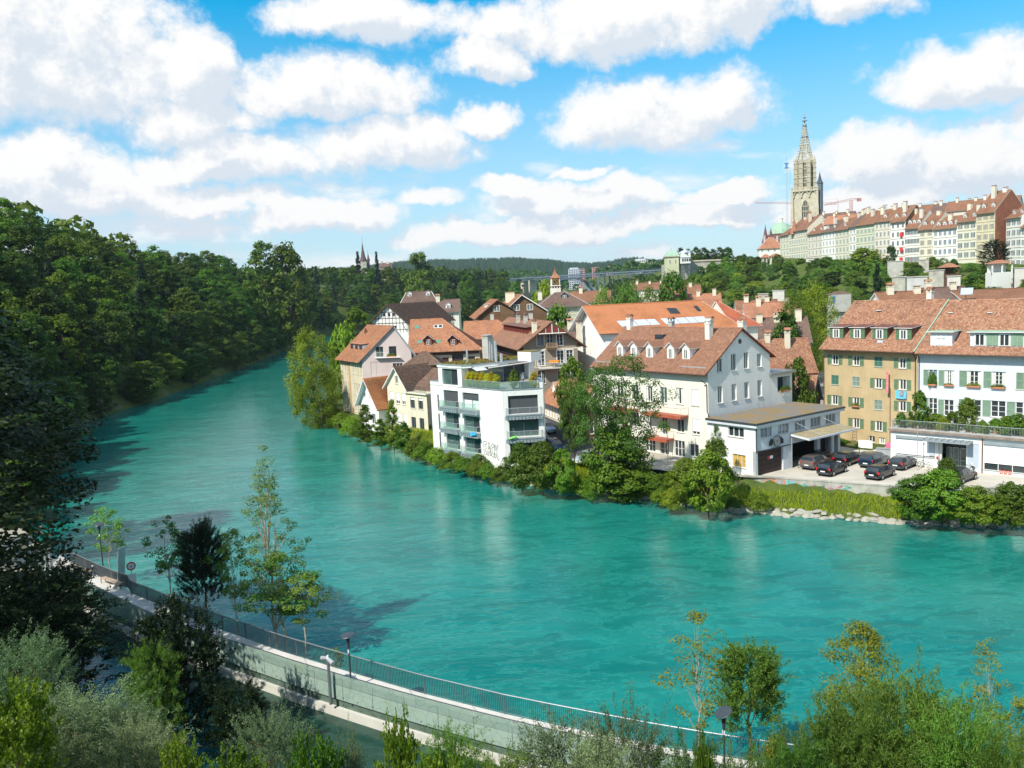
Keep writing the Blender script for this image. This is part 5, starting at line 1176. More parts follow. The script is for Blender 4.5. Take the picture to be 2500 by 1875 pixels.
for y_, x_ in ((1.6, 8.6), (2.4, 6.2), (2.0, 3.6)):
    dormer(h.root, h.fl, x_, 1.4, h.rz(1.4)+.1, h.s1, 1.8, 1.15, kind='shed', wm=metal_zinc, rm=tile_orange, win=(1.2, .7), fm=wood_red, ov=.25)
chimney(h.root, h.fl, 3.0, 4.6, 16.6, 18.5, .4, .4, metal_rust, 'pot', metal_rust)
b = MB(); b.box(2.5, 7.2, -.9, -.01, 13.6, 13.72, 0, h.f); o = b.build('balcony', wood_white, h.root); railing(o, [h.f.p(2.5, -.85, 0)[:2], h.f.p(4.6, -.85, 0)[:2]], 13.72, .95, wood_white, .15)
# big roof to the right of the pink gable
h = house('large orange tiled roof with two red dormers to the right of the pink gable', (-19.6, 165.0), (1, 0), 13.6, 14, 2.4, 14.35, 19.9, rd=7, hip=(0, 7.5), ov=(.7, .3), wm=plaster_sand, tm=tile_orange, tile=(.25, .28), under=metal_zinc,
          front=[W_(6.9, 11.2, 1.3, 1.5, fm=wood_red, nx=3, ny=2), W_(9.3, 11.0, 2.2, 2.2, fm=wood_red, nx=3, ny=2), W_(12.0, 11.2, 1.3, 1.5, fm=wood_red, nx=2)])
BR = h
b = MB(); b.box(.2, 13.5, -.04, -.004, 13.2, 14.3, 0, h.f); b.build('wood_band', wood_brown, h.root)
for uc in (1275, 1497):
    s, y, z = onroof(h.f, 14.5, h.s1, *Z1(uc, 825)); dormer(h.root, h.f, s, y, h.rz(y)+.1, h.s1, 1.5, 1.5, wm=wood_red, rm=tile_orange, win=(.75, 1.05), fm=wood_white, ov=.45, ny=2, gh=.65)
for (uc, vc, w_, hh, mm) in ((1175, 655, 1.0, .9, shut_teal), (1197, 788, .9, .9, shut_teal), (1365, 785, 1.0, .8, shut_teal), (1343, 650, .85, .95, glass_dark), (1383, 648, .85, .95, glass_dark)):
    s, y, z = onroof(h.f, 14.65, h.s1, *Z1(uc, vc)); q0 = [h.f.p(s+dx, y+dy, h.rz(y+dy)+.27) for dx, dy in ((-w_/2, -hh/2.6), (w_/2, -hh/2.6), (w_/2, hh/2.6), (-w_/2, hh/2.6))]; b = MB(); up = np.array([0, -.08, .1])
    b.add(q0+[p_-up*1.2 for p_ in q0], [(0, 1, 2, 3), (0, 1, 5, 4), (1, 2, 6, 5), (2, 3, 7, 6), (3, 0, 4, 7)])
    o = b.build('skylight' if mm is glass_dark else 'hatch', wood_white if mm is glass_dark else mm, h.root)
    if mm is glass_dark: c0 = sum(q0)/4; b = MB(); b.add([c0+(p_-c0)*.75+np.array([0, -.01, .02]) for p_ in q0], [(0, 1, 2, 3)]); b.build('pane', mm, o)
h2 = house('small orange tiled roof behind the large orange roof', (-9.5, 181), (1, 0), 11.5, 9, 2.4, 15.4, 18.6, hip=(0, 4.5), wm=blind_grey, tm=tile_orange, tile=(.27, .3), group=None)

# ===== small white gable house and small cream one
x_, y_, _ = at(*Z1(690, 1530), 2.5); print('white', x_, y_)
h = house('small bright white gable house with orange roof between pink and cream houses', (x_-.2, y_), (.7, -.71), 5.2, 7, 1.5, 6.9, 10.6, axis='y', rd=2.35, zer=6.4, ov=(.7, .9), wm=plaster_white, tm=tile_new, tile=(.26, .28),
          front=[W_(1.3, 7.4, .6, .8), W_(2.9, 7.5, .6, .8), W_(1.5, 2.8, 1.1, 1.8), W_(3.6, 2.8, 1.1, 1.8)])
x_, y_, _ = at(*Z1(925, 1540), 2.5)
h = house('small cream gable house with brown roof and awning windows by the river', (x_, y_), (.65, -.76), 5.9, 9, 1.5, 9.7, 12.75, axis='y', rd=3.1, ov=(.8, .5), wm=plaster_cream, tm=tile_brown, tile=(.25, .28),
          front=[W_(3.1, 10.0, .85, 1.3), W_(1.3, 6.6, 1.15, 1.9, blind=.7), W_(3.2, 6.5, 1.15, 1.9, blind=.7), W_(5.0, 6.5, 1.0, 1.9, blind=.7), W_(1.3, 3.0, 1.15, 1.9, blind=.75), W_(3.2, 3.0, 1.15, 1.9, blind=.8), W_(5.0, 3.0, 1.0, 1.9, blind=.8)])
SC = h
f = h.f; wo = [W_(7.9, 6.1, 1.35, 1.9, fm=metal_grey, blind=.25, surround=plaster_cream), W_(10.3, 6.1, 1.35, 1.9, fm=metal_grey, blind=.25, surround=plaster_cream), W_(7.9, 2.6, 1.35, 2.0, fm=metal_grey), W_(10.3, 2.6, 1.35, 2.0, fm=metal_grey)]
fw = Fr(f.p(5.92, -.15, 0), f.X); wo2 = [(o[0]-5.92, *o[1:]) for o in wo]
wall(h.root, fw, 6.2, 1.5, 8.6, [o[:4] for o in wo2], plaster_cream, name='wing_wall')
for o in wo2: window(h.root, fw, *o[:4], **o[4])
b = MB(); b.box(-.1, 6.4, -.3, 5, 8.6, 8.85, 0, fw); b.build('wing_roof', plaster_cream, h.root)
railing(h.root, [fw.p(.1, -.1, 0)[:2], fw.p(6.2, -.1, 0)[:2]], 8.85, 1.0, metal_dark, .12)
b = MB(); roofy = [fw.p(.2, 1.2, 8.9), fw.p(6.4, 1.2, 8.9), fw.p(6.4, 6, 12.2), fw.p(.2, 6, 12.2)]; b.build  # roof behind the balcony
roofslab(h.root, *roofy, tile_brown, tile=(.25, .28))
x_, y_, z_ = atd(*Z1(1095, 1065), 151)
h = house('brown hipped roof lantern storey with a row of five windows behind the cream house', (x_, y_), (1, -.05), 5.3, 5, 7, 13.0, 14.6, hip=(2.2, 2.2), ov=(.75, .75), wm=plaster_white, tm=tile_brown, tile=(.25, .28), front=[W_(.65+i_*1.0, 11.6, .62, 1.1, gm=(glass_blue, glass_dark, glass_blue, glass_dark, glass_blue)[i_], nx=1) for i_ in range(5)])

# ===== chalet
h = house_skew((-.2, .98), 'grey brown chalet style house with wide eaves and a balcony with orange awning', (2.3, 153), (.995, .1), 9.9, 36, 2.4, 15.25, 19.0, axis='y', rd=5.05, ov=(1.25, 1.4), wm=plaster_taupe, wml=wood_brown, tm=tile_mixed, tile=(.25, .28), under=wood_brown,
               front=[W_(3.2, 14.9, 1.2, 1.9, gm=glass_blue, fm=plaster_taupe, surround=plaster_cream), W_(4.9, 14.6, 1.1, 2.3, ny=3, surround=plaster_taupe), W_(6.7, 14.8, 1.1, 2.0, ny=3, surround=plaster_white),
                      W_(1.45, 11.2, 1.3, 2.8, gm=plaster_taupe, fm=plaster_taupe, surround=plaster_cream, nx=1, set_=.05), W_(3.2, 11.3, 1.2, 2.6, ny=4, surround=plaster_white), W_(6.7, 11.4, 1.2, 2.5, ny=4, surround=plaster_white), W_(8.4, 11.9, 1.2, 2.0, ny=3, surround=plaster_white), W_(3.15, 8.0, 1.4, 2.4, ny=3), W_(6.7, 8.0, 1.3, 2.2, ny=3), W_(8.5, 8.0, 1.2, 2.2, ny=3)],
               left=[W_(1.6+i_*1.55, 12.9, .85, 1.5, nx=1, fm=wood_brown) for i_ in range(22)])
CHf = h.f
b = MB(); b.box(0, 9.9, -.05, -.004, 14.1, 14.3, 0, h.f); b.box(0, 9.9, -.04, -.004, 10.9, 11.05, 0, h.f); b.build('string_course', plaster_cream, h.root)
b = MB(); p = h.f.p; b.tube(p(2.6, -1.35, 17.1), p(7.5, -1.35, 17.1), .09, 5); b.tube(p(5.05, -1.35, 17.0), p(5.05, -1.35, 18.8), .09, 5); b.tube(p(3.9, -1.35, 17.2), p(3.9, -1.35, 18.0), .05, 5); b.tube(p(6.2, -1.35, 17.2), p(6.2, -1.35, 18.0), .05, 5); b.build('gable_truss', wood_white, h.root)
b = MB(); b.poly([p(2.2, -1.3, 16.9), p(7.9, -1.3, 16.9), p(5.05, -1.3, 18.95)]); b.build('gable_boarding', wood_red, h.root)
b = MB(); b.box(4.1, 6.0, -1.0, -.01, 14.32, 14.45, 0, h.f); o = b.build('balcony', wood_brown, h.root); railing(o, [p(4.1, -.02, 0)[:2], p(4.1, -.95, 0)[:2], p(6.0, -.95, 0)[:2], p(6.0, -.02, 0)[:2]], 14.45, .9, mat('tan_wood', (.34, .23, .14)), .13, rb=.03)
b = MB(); b.box(2.6, 7.4, -1.5, -.06, 10.75, 10.89, 0, h.f); o = b.build('balcony', concrete, h.root); railing(o, [p(2.6, -.02, 0)[:2], p(2.6, -1.45, 0)[:2], p(7.4, -1.45, 0)[:2], p(7.4, -.02, 0)[:2]], 10.89, .95, wood_white, .18)
for i_ in range(9):
    dormer(h.root, h.fl, 33-2.5-i_*2.6, 1.9, h.rz(1.9)+.1, h.s1, 1.5, 1.3, kind='shed', wm=wood_red, rm=tile_brown, win=(.9, .95), fm=wood_red, ov=.3)
chimney(h.root, h.fl, 34.2, 2.6, 16.0, 19.0, .8, .8, plaster_cream, 'roof', roof_red); chimney(h.root, h.fl, 14, 4, 17.6, 19.8, .7, .7, concrete, 'roof', roof_brown); chimney(h.root, h.fl, 20, 4.2, 17.6, 19.8, .7, .7, concrete, 'roof', roof_brown)
T = thing('parasol', 'orange folded parasol over the lower balcony of the chalet style house', 'parasol', p(5.3, -.8, 10.9)); b = MB(); b.box(4.5, 6.1, -1.1, -.4, 11.85, 12.2, 0, h.f); b.build('canopy', orange_cloth, T); b = MB(); b.tube(p(5.3, -.8, 10.9), p(5.3, -.8, 11.85), .04, 6); b.build('pole', wood_white, T)
chimney(h.root, h.fr, 4, -1.5, 14, 18.4, .8, .8, plaster_cream, 'roof', roof_brown)

# ===== houses behind
h = house_skew((.38, .92), 'half timbered white gable house with brown roof beyond the orange roofs', (-35.0, 213.5), (.93, -.3), 10.6, 24, 5, 18.2, 22.85, axis='y', rd=5.6, zer=18.4, ov=(.9, .8), wm=plaster_white, tm=tile_brown, tile=(.3, .35), under=wood_brown,
          front=[W_(4.3, 20.0, .75, .9, nx=1), W_(5.6, 20.0, .75, .9, nx=1), W_(6.9, 20.0, .75, .9, nx=1), W_(2.2, 17.0, .8, .8, nx=1), W_(4.6, 16.9, .8, .8, nx=1), W_(7.0, 16.9, .8, .8, nx=1)])
b = MB(); p = h.f.p
def beam(x0, z0, x1, z1, w_=.09):
    a_, c_ = p(x0, -.03, z0), p(x1, -.03, z1); d = c_-a_; d /= np.linalg.norm(d); u_ = np.cross(d, h.f.Y)*w_; b.add([a_-u_, c_-u_, c_+u_, a_+u_, a_-u_+h.f.Y*.03, c_-u_+h.f.Y*.03, c_+u_+h.f.Y*.03, a_+u_+h.f.Y*.03], [(0, 1, 2, 3), (0, 1, 5, 4), (2, 3, 7, 6)])
gh_ = lambda x: 18.2+(x/5.6)*4.65 if x < 5.6 else 18.4+(10.6-x)/5.0*4.45
for zz in (18.35, 19.55, 21.1): xa = max(0.1, (zz-18.2)/4.65*5.6); xb = min(10.5, 10.6-(zz-18.4)/4.45*5); beam(xa, zz, xb, zz)
for x_ in np.arange(.8, 10.4, .95): beam(x_, 16, x_, gh_(x_)-.1, .06)
beam(.3, 16.2, 1.6, 18.3, .07); beam(10.2, 16.2, 9.0, 18.3, .07); beam(0, 16.9, 10.6, 16.7, .07); b.build('timber_frame', timber, h.root)
def far_house(label, A, d, L, Dp, z0, ze, zr, nwin, rows, rm, wm, axis='x', hip=(0, 0), dorm=0, chim=1, zs=None, ww=.9, wh=1.4, sm=None, gm=None, ov=(.6, .3), group=None, name='house', cat='house', chm=None, rd=None, dh=1.2, zeb=None, cap=True, th=.16, rside=False):
    h = house(label, A, d, L, Dp, z0, ze, zr, axis=axis, hip=hip, ov=ov, wm=wm, tm=rm, group=group, guts=False, cap=cap, name=name, cat=cat, rd=rd, zeb=zeb, th=th)
    for r in range(rows):
        zz = (zs[r] if zs else ze-1.0-wh-r*3.0)
        for k in range(nwin): farwindow(h.root, h.f, L*(k+.5)/nwin, zz, ww, wh, sm, 'open', None, gm)
    if dorm:
        for k in range(dorm): dormer(h.root, h.f, L*(k+.5)/dorm, 1.1, h.rz(1.1), h.s1, 1.4, dh, wm=wood_white, rm=rm, win=(.7, .8), far=True, fm=wood_white)
    for k in range(chim):
        s_ = L*(k+.5+.2*math.sin(k*3))/max(1, chim); yy = (Dp/2 if axis == 'x' else Dp*.4)-.6; chimney(h.root, h.f, s_, yy, (ze+zr)/2-.5, zr+1.1+.4*math.sin(k*5), 1.1, .9, chm or plaster_cream, ('roof', 'slab')[k % 2], roof_orange)
    return h
h = far_house('plain white house with dark brown roof and two small dormers behind the half timbered one', (-26.5, 245), (1, 0), 12.2, 10, 5, 20.0, 23.15, 3, 2, roof_brown, plaster_warm, zs=(17.9, 15.6), dorm=2, chim=1)
h = far_house('house with steep dark mansard roof in front of the wood', (-35.2, 280), (1, 0), 12, 10, 5, 22.6, 26.0, 3, 1, roof_brown, plaster_warm, hip=(1.9, 2.0), dorm=2, chim=0, rd=2.0, zeb=22.6)
h1 = house_skew((-.1, 1), 'orange roofed house with small brown clad gable, left of the pair', (-7.4, 205), (.97, -.2), 7.73, 22, 5, 19.1, 22.85, axis='y', rd=4.92, zer=21.2, ov=(.9, .8), wm=wood_clad, tm=tile_orange, tile=(.3, .35), under=wood_brown, wml=plaster_cream, guts=False)
f = h1.f
h2 = house_skew((-.1, 1), 'orange roofed house with wide brown clad gable, right of the pair', f.p(7.74, 0, 0), (.97, -.2), 9.0, 22, 5, 21.2, 23.8, axis='y', rd=3.08, zer=19.9, ov=(.05, .8), wm=wood_clad, tm=tile_orange, tile=(.3, .35), under=wood_white, guts=False)
for hh, xs_ in ((h1, (4.7,)), (h2, (1.8, 5.0))):
    for x_ in xs_:
        farwindow(hh.root, hh.f, x_, 20.3, 1.3, 1.3)
        b = MB()
        for dx in (-.55, 0, .55): b.box(x_+dx-.07, x_+dx+.07, -.06, -.003, 18.2, 20.2, 0, hh.f); b.box(x_+dx-.07, x_+dx+.07, -.06, -.003, 21.7, 22.3, 0, hh.f)
        b.build('wood_slats', wood_red, hh.root)
    b = MB()
    for k in range(18): b.box(.02, hh.L-.02, -.03-.002*(k % 2), -.0, 17.2+k*.2, 17.38+k*.2, 0, hh.f) if 17.4+k*.2 < 19.6 else None
    b.build('cladding_boards', wood_clad, hh.root)
    b = MB(); b.box(.01, hh.L-.01, -.06, -.0, 12, 17.1, 0, hh.f); b.build('lower_wall', plaster_cream, hh.root)
chimney(h1.root, h1.f, 3.2, -3, 12, 19.6, .8, .8, concrete, 'none'); chimney(h2.root, h2.f, 1.2, -3, 14, 19.6, .7, .7, metal_dark, 'none'); chimney(h2.root, h2.f, 4.7, -3, 14, 19.5, .9, .9, concrete, 'slab', metal_dark)
dormer(h1.root, h1.fl, 14, 2.5, h1.rz(2.5), h1.s1, 5, .9, kind='shed', wm=plaster_white, rm=tile_orange, win=[(-1, 1, .5), (1, 1, .5)], far=True)
chimney(h2.root, h2.f, 1.2, 9, 22, 24.4, 2.2, 1.4, plaster_cream, 'slab', roof_orange)

# school with clock turret
h = far_house('tall school house with brown hipped roof and orange clock turret', (8.1, 230), (1, .05), 13.2, 13, 5, 20.55, 24.8, 0, 0, roof_brown, plaster_warm, hip=(6.4, 6.4), chim=0, ov=(.9, .9))
f = h.f
for zz in (18.6, 15.8, 13.0):
    for x_ in (6.0, 7.5, 9.05): farwindow(h.root, f, x_, zz, .75, 1.75, None)
b = MB(); b.box(4.6, 10.4, -.06, -.003, 5, 20.4, 0, f); b.build('green_panel', plaster_green, h.root); b = MB(); b.box(0, 13.2, -.12, -.063, 17.75, 17.95, 0, f); b.build('string_course', stone_sand, h.root)
dormer(h.root, f, 7.4, 2.6, h.rz(2.6), h.s1, 1.7, 1.1, wm=metal_dark, rm=roof_brown, win=(.8, .7), far=True)
chimney(h.root, f, 1.2, 8.5, 22, 24.2, 1.1, .9, plaster_warm, 'slab', roof_red)
T = thing('clock_turret', 'white clock turret with curved orange cap on the school roof', 'clock turret', f.p(5.4, 6.4, 24.2)); tf = Fr(f.p(5.4, 6.4, 0), f.X)
b = MB(); b.box(-1.35, 1.35, -1.35, 1.35, 23.5, 25.1, 0, tf); b.box(-1.2, 1.2, -1.2, 1.2, 25.9, 28.0, 0, tf); b.box(-1.4, 1.4, -1.4, 1.4, 25.7, 25.9, 0, tf)
for x_ in (-1.1, -.37, .37, 1.1):
    for y_ in (-1.1, 1.1): b.box(x_-.12, x_+.12, y_-.12, y_+.12, 25.1, 25.7, 0, tf)
b.build('tower', plaster_warm, T)
b = MB(); b.box(-1.15, 1.15, -1.15, 1.15, 25.12, 25.68, 0, tf); b.build('louvre', wood_red, T)
b = MB(); b.box(-.95, .95, -1.25, -1.2, 26.0, 27.9, 0, tf); b.build('clock_panel', mat('dark_brown_panel', (.09, .055, .02)), T)
b = MB()
for i_ in range(16): a0, a1 = 6.2832*i_/16, 6.2832*(i_+1)/16; b.tube(tf.p(.75*math.cos(a0), -1.29, 26.95+.75*math.sin(a0)), tf.p(.75*math.cos(a1), -1.29, 26.95+.75*math.sin(a1)), .06, 4)
b.tube(tf.p(0, -1.29, 26.95), tf.p(0, -1.29, 27.5), .05, 4); b.tube(tf.p(0, -1.29, 26.95), tf.p(.35, -1.29, 26.8), .05, 4); b.build('clock_dial', mat('gilt', (.55, .36, .08), .4), T)
b = MB(); prof = [(1.95, 27.9), (1.55, 28.25), (.85, 28.9), (.35, 29.6), (.12, 30.3), (.06, 31.0)]; n_ = 4; ps = []
for r_, z_ in prof: ps += [tf.p(r_*math.cos(math.pi/4+i*math.pi/2), r_*math.sin(math.pi/4+i*math.pi/2), z_) for i in range(4)]
fs = [(0, 1, 2, 3)]
for k in range(len(prof)-1): fs += [(k*4+i, k*4+(i+1) % 4, (k+1)*4+(i+1) % 4, (k+1)*4+i) for i in range(4)]
b.add(ps, fs); b.build('cap_roof', roof_orange, T)

# orange roofed hall with solar panels
h = house_skew((-.3, .954), 'large white hall with smooth orange roof and solar panels', (16.7, 150), (1, .06), 23.8, 13.5, 2.4, 17.1, 21.45, rd=6.6, hip=(0, 3.0), ov=(.7, 1.3), wm=plaster_white, tm=roof_plain, under=wood_white, right=[W_(1.8, 9, .6, .6), W_(4.3, 9, .6, .6)],
               left=[W_(2.5+i_*2.2, z_, .3, .5, nx=1, sill=False) for z_ in (12.4, 15.2) for i_ in range(5)])
b = MB()
for s_ in (-1.05, -.5): b.tube(h.f.p(s_, 6.2, 20.9), h.f.p(s_, .2, 17.0), .09, 4); b.tube(h.f.p(s_, 6.9, 20.9), h.f.p(s_, 13, 17.0), .09, 4)
b.build('rafter', wood_white, h.root)
for (u0, v0, u1, v1) in ((757, 318, 905, 305), (905, 305, 1020, 300), (1020, 300, 1105, 297), (1150, 292, 1285, 288), (1285, 288, 1370, 282), (1370, 282, 1445, 278), (1445, 278, 1545, 272)):
    a_ = onroof(h.f, 17.26, h.s1, *Z3(u0+6, v0)); c_ = onroof(h.f, 17.26, h.s1, *Z3(u1, v1)); yy = (a_[1]+c_[1])/2; q0 = [h.f.p(x_, y2, h.rz(y2)+.3) for x_, y2 in ((a_[0]+.25, yy-1.5), (c_[0]+.2, yy-1.5), (c_[0]-.1, yy), (a_[0]-.05, yy))]; up = np.array([0, -.06, .08]); b = MB()
    b.add([p_ for p_ in q0]+[p_-up*1.4 for p_ in q0], [(0, 1, 2, 3), (0, 1, 5, 4), (1, 2, 6, 5), (2, 3, 7, 6), (3, 0, 4, 7)]); b.build('solar_panel', mat('solar_glass', (.48, .54, .62), .25, .08, 2, spec=.6), h.root)
for (u, v) in ((1243, 222), (1270, 222), (1297, 222), (1487, 202)):
    a_ = onroof(h.f, 17.26, h.s1, *Z3(u, v)); yy = a_[1]; b = MB(); q0 = [h.f.p(a_[0]+dx, yy+dy, h.rz(yy+dy)+.32) for dx, dy in ((-.35, -.7), (.35, -.7), (.3, .7), (-.4, .7))]; b.add(q0+[p_-np.array([0, -.08, .15]) for p_ in q0], [(0, 1, 2, 3), (0, 1, 5, 4), (1, 2, 6, 5), (2, 3, 7, 6), (3, 0, 4, 7)]); b.build('skylight', glass_dark, h.root)
h = house('deep red hipped roof joined to the right end of the orange roofed hall', (40.2, 153.5), (.97, .24), 5.0, 12, 2.4, 17.0, 21.2, hip=(0, 4.6), ov=(.6, .2), wm=plaster_warm, tm=roof_dred, guts=False)

# arcade workshop with red dormers by the street
h = house('low workshop with orange roof, white dormer gables and an arcade front on the side street', (5.4, 150.7), (.26, -.966), 19.5, 7.5, 2.3, 6.0, 9.0, ov=(.9, .4), wm=plaster_sand, tm=tile_orange, tile=(.25, .28), under=wood_brown,
          front=[W_(1.0+i_*1.55, 2.9, .95, 2.0, nx=1, gm=plaster_white, fm=plaster_white, set_=.08) for i_ in range(12)])
for i_ in range(12): b = MB(); b.box(.5+i_*1.55, 1.7+i_*1.55, -.03, -.002, 5.05, 5.85, 0, h.f); b.build('vent_panel', wood_brown, h.root)
for i_ in range(4): dormer(h.root, h.f, 3.5+i_*3.3, 1.0, h.rz(1.0)+.05, h.s1, 1.9, .9, wm=plaster_white, rm=tile_orange, win=None, ov=.15, gh=1.1)
for i_ in range(8): b = MB(); b.box(.8+i_*2.4, 1.0+i_*2.4, -.8, 3.7, 6.3, 6.4, 0, h.f)
h = house('narrow dark workshop wing between the arcade and the white gabled house', (10.8, 127), (1, -.1), 4.0, 6, 2.3, 7.2, 9.6, axis='y', wm=wood_brown, tm=tile_orange, tile=(.25, .28), ov=(.4, .3), front=[W_(1.2, 3, 1.2, 2), W_(3, 3, 1.2, 2)])
# shed with the lean-to left of the ochre house
h = house('low house with steep red tiled roof tucked left of the ochre house', (34.5, 124.5), (1, -.02), 10.3, 9, 2.3, 11.4, 15.7, ov=(.5, .1), wm=wood_brown, tm=tile_old, tile=(.21, .22), under=metal_zinc)
chimney(h.root, h.f, 7.0, 3.2, 14.5, 16.9, .7, .6, plaster_cream, 'roof', roof_orange); chimney(h.root, h.f, 4.3, 4.2, 14.5, 16.6, .7, .6, plaster_cream, 'roof', roof_orange)
h = house('brown boarded lean-to with small tiled roof against the ochre house', (39.5, 120.2), (.8, -.6), 3.0, 4, 2.3, 8.0, 10.9, ov=(.5, .3), wm=wood_brown, tm=tile_old, tile=(.21, .22), under=metal_zinc)
# roofs behind the ochre and grey houses
far_house('long red tiled roof with chimneys behind the ochre house', (66, 150), (1, -.1), 9, 9, 2.4, 19.3, 21.5, 0, 0, roof_red, plaster_warm, chim=2)
far_house('long plain brown red roof behind the grey house at the right edge', (85.1, 160), (1, -.08), 34, 9, 2.4, 19.4, 20.9, 0, 0, roof_red, plaster_warm, chim=1)
far_house('small tiled roof with solar collector behind the ochre house ridge', (79, 163), (1, -.1), 9, 8, 2.4, 19.4, 21.7, 0, 0, roof_brown, plaster_warm, chim=2, axis='x')
b = MB(); x_, y_, z_ = atd(*Z4(1700, 45), 158); 
T = thing('solar_collector', 'single tilted solar collector on the roof ridge behind the ochre house', 'solar panel', (x_, y_, z_)); b = MB(); b.add([(x_-1.2, y_, z_-.5), (x_+1, y_, z_-.5), (x_+1.6, y_+.8, z_+.7), (x_-.7, y_+.8, z_+.7), (x_-1.2, y_+.1, z_-.6), (x_+1, y_+.1, z_-.6), (x_+1.6, y_+.9, z_+.6), (x_-.7, y_+.9, z_+.6)], [(0, 1, 2, 3), (0, 1, 5, 4), (1, 2, 6, 5), (3, 0, 4, 7), (2, 3, 7, 6)]); b.build('panel', MATS['solar_glass'], T); b = MB(); b.tube((x_, y_+.4, z_-2.2), (x_, y_+.4, z_+.1), .06, 5); b.build('support', metal_dark, T)
def onterr(px, py, t0=30, t1=1600):
    r = ray(px, py); n_ = 1500; t = t0*(t1/t0)**(np.arange(n_)/(n_-1.0)); P_ = np.array([0, 0, CAMZ])+t[:, None]*r[None]; z = terrain(P_[:, 0], P_[:, 1]); k = np.argmax(P_[:, 2] <= z)
    return (P_[k, 0], P_[k, 1], z[k]) if P_[k, 2] <= z[k] else None
# ===== row of old town houses on the hill crest
cream2 = mat('old_town_cream', (.66, .63, .50), .9, .06, .2, 0, streak=.12); green2 = mat('old_town_green', (.58, .60, .45), .9, .06, .2, 0, streak=.12); white2 = mat('old_town_white', (.72, .72, .67), .9, .05, .2, 0, streak=.1); ochre2 = mat('old_town_ochre', (.60, .54, .36), .9, .08, .2, 0, streak=.15)
beige2 = mat('old_town_beige', (.62, .58, .49), .9, .07, .2, 0, streak=.15); brickm = mat('brick_gable', (.30, .12, .07), .9, .3, .9)
shg = mat('faded_green_shutter', (.40, .46, .34), .7, .1); shb = mat('dark_blue_green_shutter', (.08, .13, .13), .7, .1); shbr = mat('ochre_brown_shutter', (.38, .28, .14), .7, .1); shred = mat('red_awning', (.70, .05, .06), .7, .1)
def rowhouse(label, Za, ua, va, da, Zb, ub, vb, db, ncol, rows, wm, rm, sm, rise=5.5, rd=7.5, dorm=0, chim=2, ww=1.0, wh=2.0, sp=4.0, gm=None, top=1.1, hipr=0, wr=None, cap='roof', Dp=15, band=True):
    a_ = atd(*Za(ua, va), da); c_ = atd(*Zb(ub, vb), db); ze = (a_[2]+c_[2])/2; L = math.hypot(c_[0]-a_[0], c_[1]-a_[1])-.01
    h = house(label, a_[:2], (c_[0]-a_[0], c_[1]-a_[1]), L, Dp, 24, ze, ze+rise, rd=rd, ov=(.9, .0), wm=wm, wmr=wr, tm=rm, under=beige2, guts=False, cap=False, cat='house', group='old town houses along the hill crest', name='old_town_house', th=.25)
    for r_ in range(rows):
        for k in range(ncol): farwindow(h.root, h.f, L*(k+.5)/ncol, ze-top-wh-r_*sp, ww, wh if r_ else wh*.85, sm, 'open', None, gm)
    if band:
        b = MB()
        for r_ in range(1, rows+1): b.box(0.02, L-.02, -.14, -.003, ze-top-wh-(r_-1)*sp-1.05, ze-top-wh-(r_-1)*sp-.85, 0, h.f)
        b.build('string_course', stone_sand, h.root)
    for k in range(dorm): dormer(h.root, h.f, L*(k+.5)/dorm, 1.6, h.rz(1.6)+.1, h.s1, 1.6, 1.3, wm=wood_white, rm=rm, win=(.9, .9), far=True, fm=wood_white, ov=.3)
    for k in range(chim):
        s_ = L*(k+.35+.3*math.sin(ua+k*2))/max(1, chim); y_ = rd-.8-2.2*((k+int(ua)) % 2); zz = h.rz(y_); chimney(h.root, h.f, s_, y_, zz-.5, ze+rise+1.2+.7*math.sin(ua*1.3+k*3), 1.7, 1.2, (plaster_cream, beige2, white2)[k % 3], ('roof', 'slab', 'slab')[(k+int(ua)) % 3], roof_orange)
    return h
h0 = rowhouse('curved cream old town house at the far left end of the crest row', ZL, 400, 735, 505, ZL, 560, 640, 491, 3, 4, cream2, roof_red, shg, chim=2, rise=4.5, sp=4.2)
rowhouse('long cream old town house with a steep red turret roof below the minster', ZL, 560, 640, 491, ZL, 900, 560, 466, 8, 4, cream2, roof_red, shg, dorm=0, chim=2, rise=6.5, sp=4.1)
rowhouse('green grey old town house with arched dark window frames, right of the turret house', ZL, 900, 680, 466, ZL, 1160, 640, 450, 4, 3, beige2, roof_red, None, dorm=2, chim=2, gm=glass_dark, rise=5.5)
rowhouse('bright white old town house with four arched upper windows', ZL, 1160, 640, 450, ZL, 1395, 602, 438, 4, 3, white2, roof_brown, None, dorm=2, chim=3, gm=glass_blue)
rowhouse('pale yellow old town house with paired shuttered windows', ZL, 1395, 600, 438, ZL, 1650, 565, 424, 4, 4, cream2, roof_red, shg, dorm=1, chim=2)
rowhouse('narrow white old town house with grey dormer box', ZL, 1650, 540, 424, ZL, 1770, 525, 418, 2, 4, white2, roof_brown, None, chim=1, gm=glass_dark, rise=6)
rowhouse('broad pale green old town house with five window columns', ZL, 1770, 520, 418, ZL, 2112, 462, 404, 5, 3, green2, roof_red, shg, chim=3, rise=6, top=2.2)
rowhouse('ornate grey old town house with stone bays and a balcony', ZH, 425, 400, 404, ZH, 612, 375, 396, 4, 4, beige2, roof_red, None, chim=2, dorm=1, rise=5.5)
h = rowhouse('narrow white old town house with red awnings', ZH, 612, 402, 396, ZH, 790, 375, 389, 3, 4, white2, roof_red, None, chim=2, dorm=2, rise=6.8, gm=glass_dark, wr=wood_brown)
for (s_, z_) in ((6, 44.5), (6.2, 37.8), (6.2, 33.2)): b = MB(); q_ = h.f.p(h.L-2.2, -.3, z_-3.2); b.box(h.L-2.4, h.L-1.2, -.9, -.25, z_-3.2, z_-1.2, 0, h.f); b.build('awning', shred, h.root)
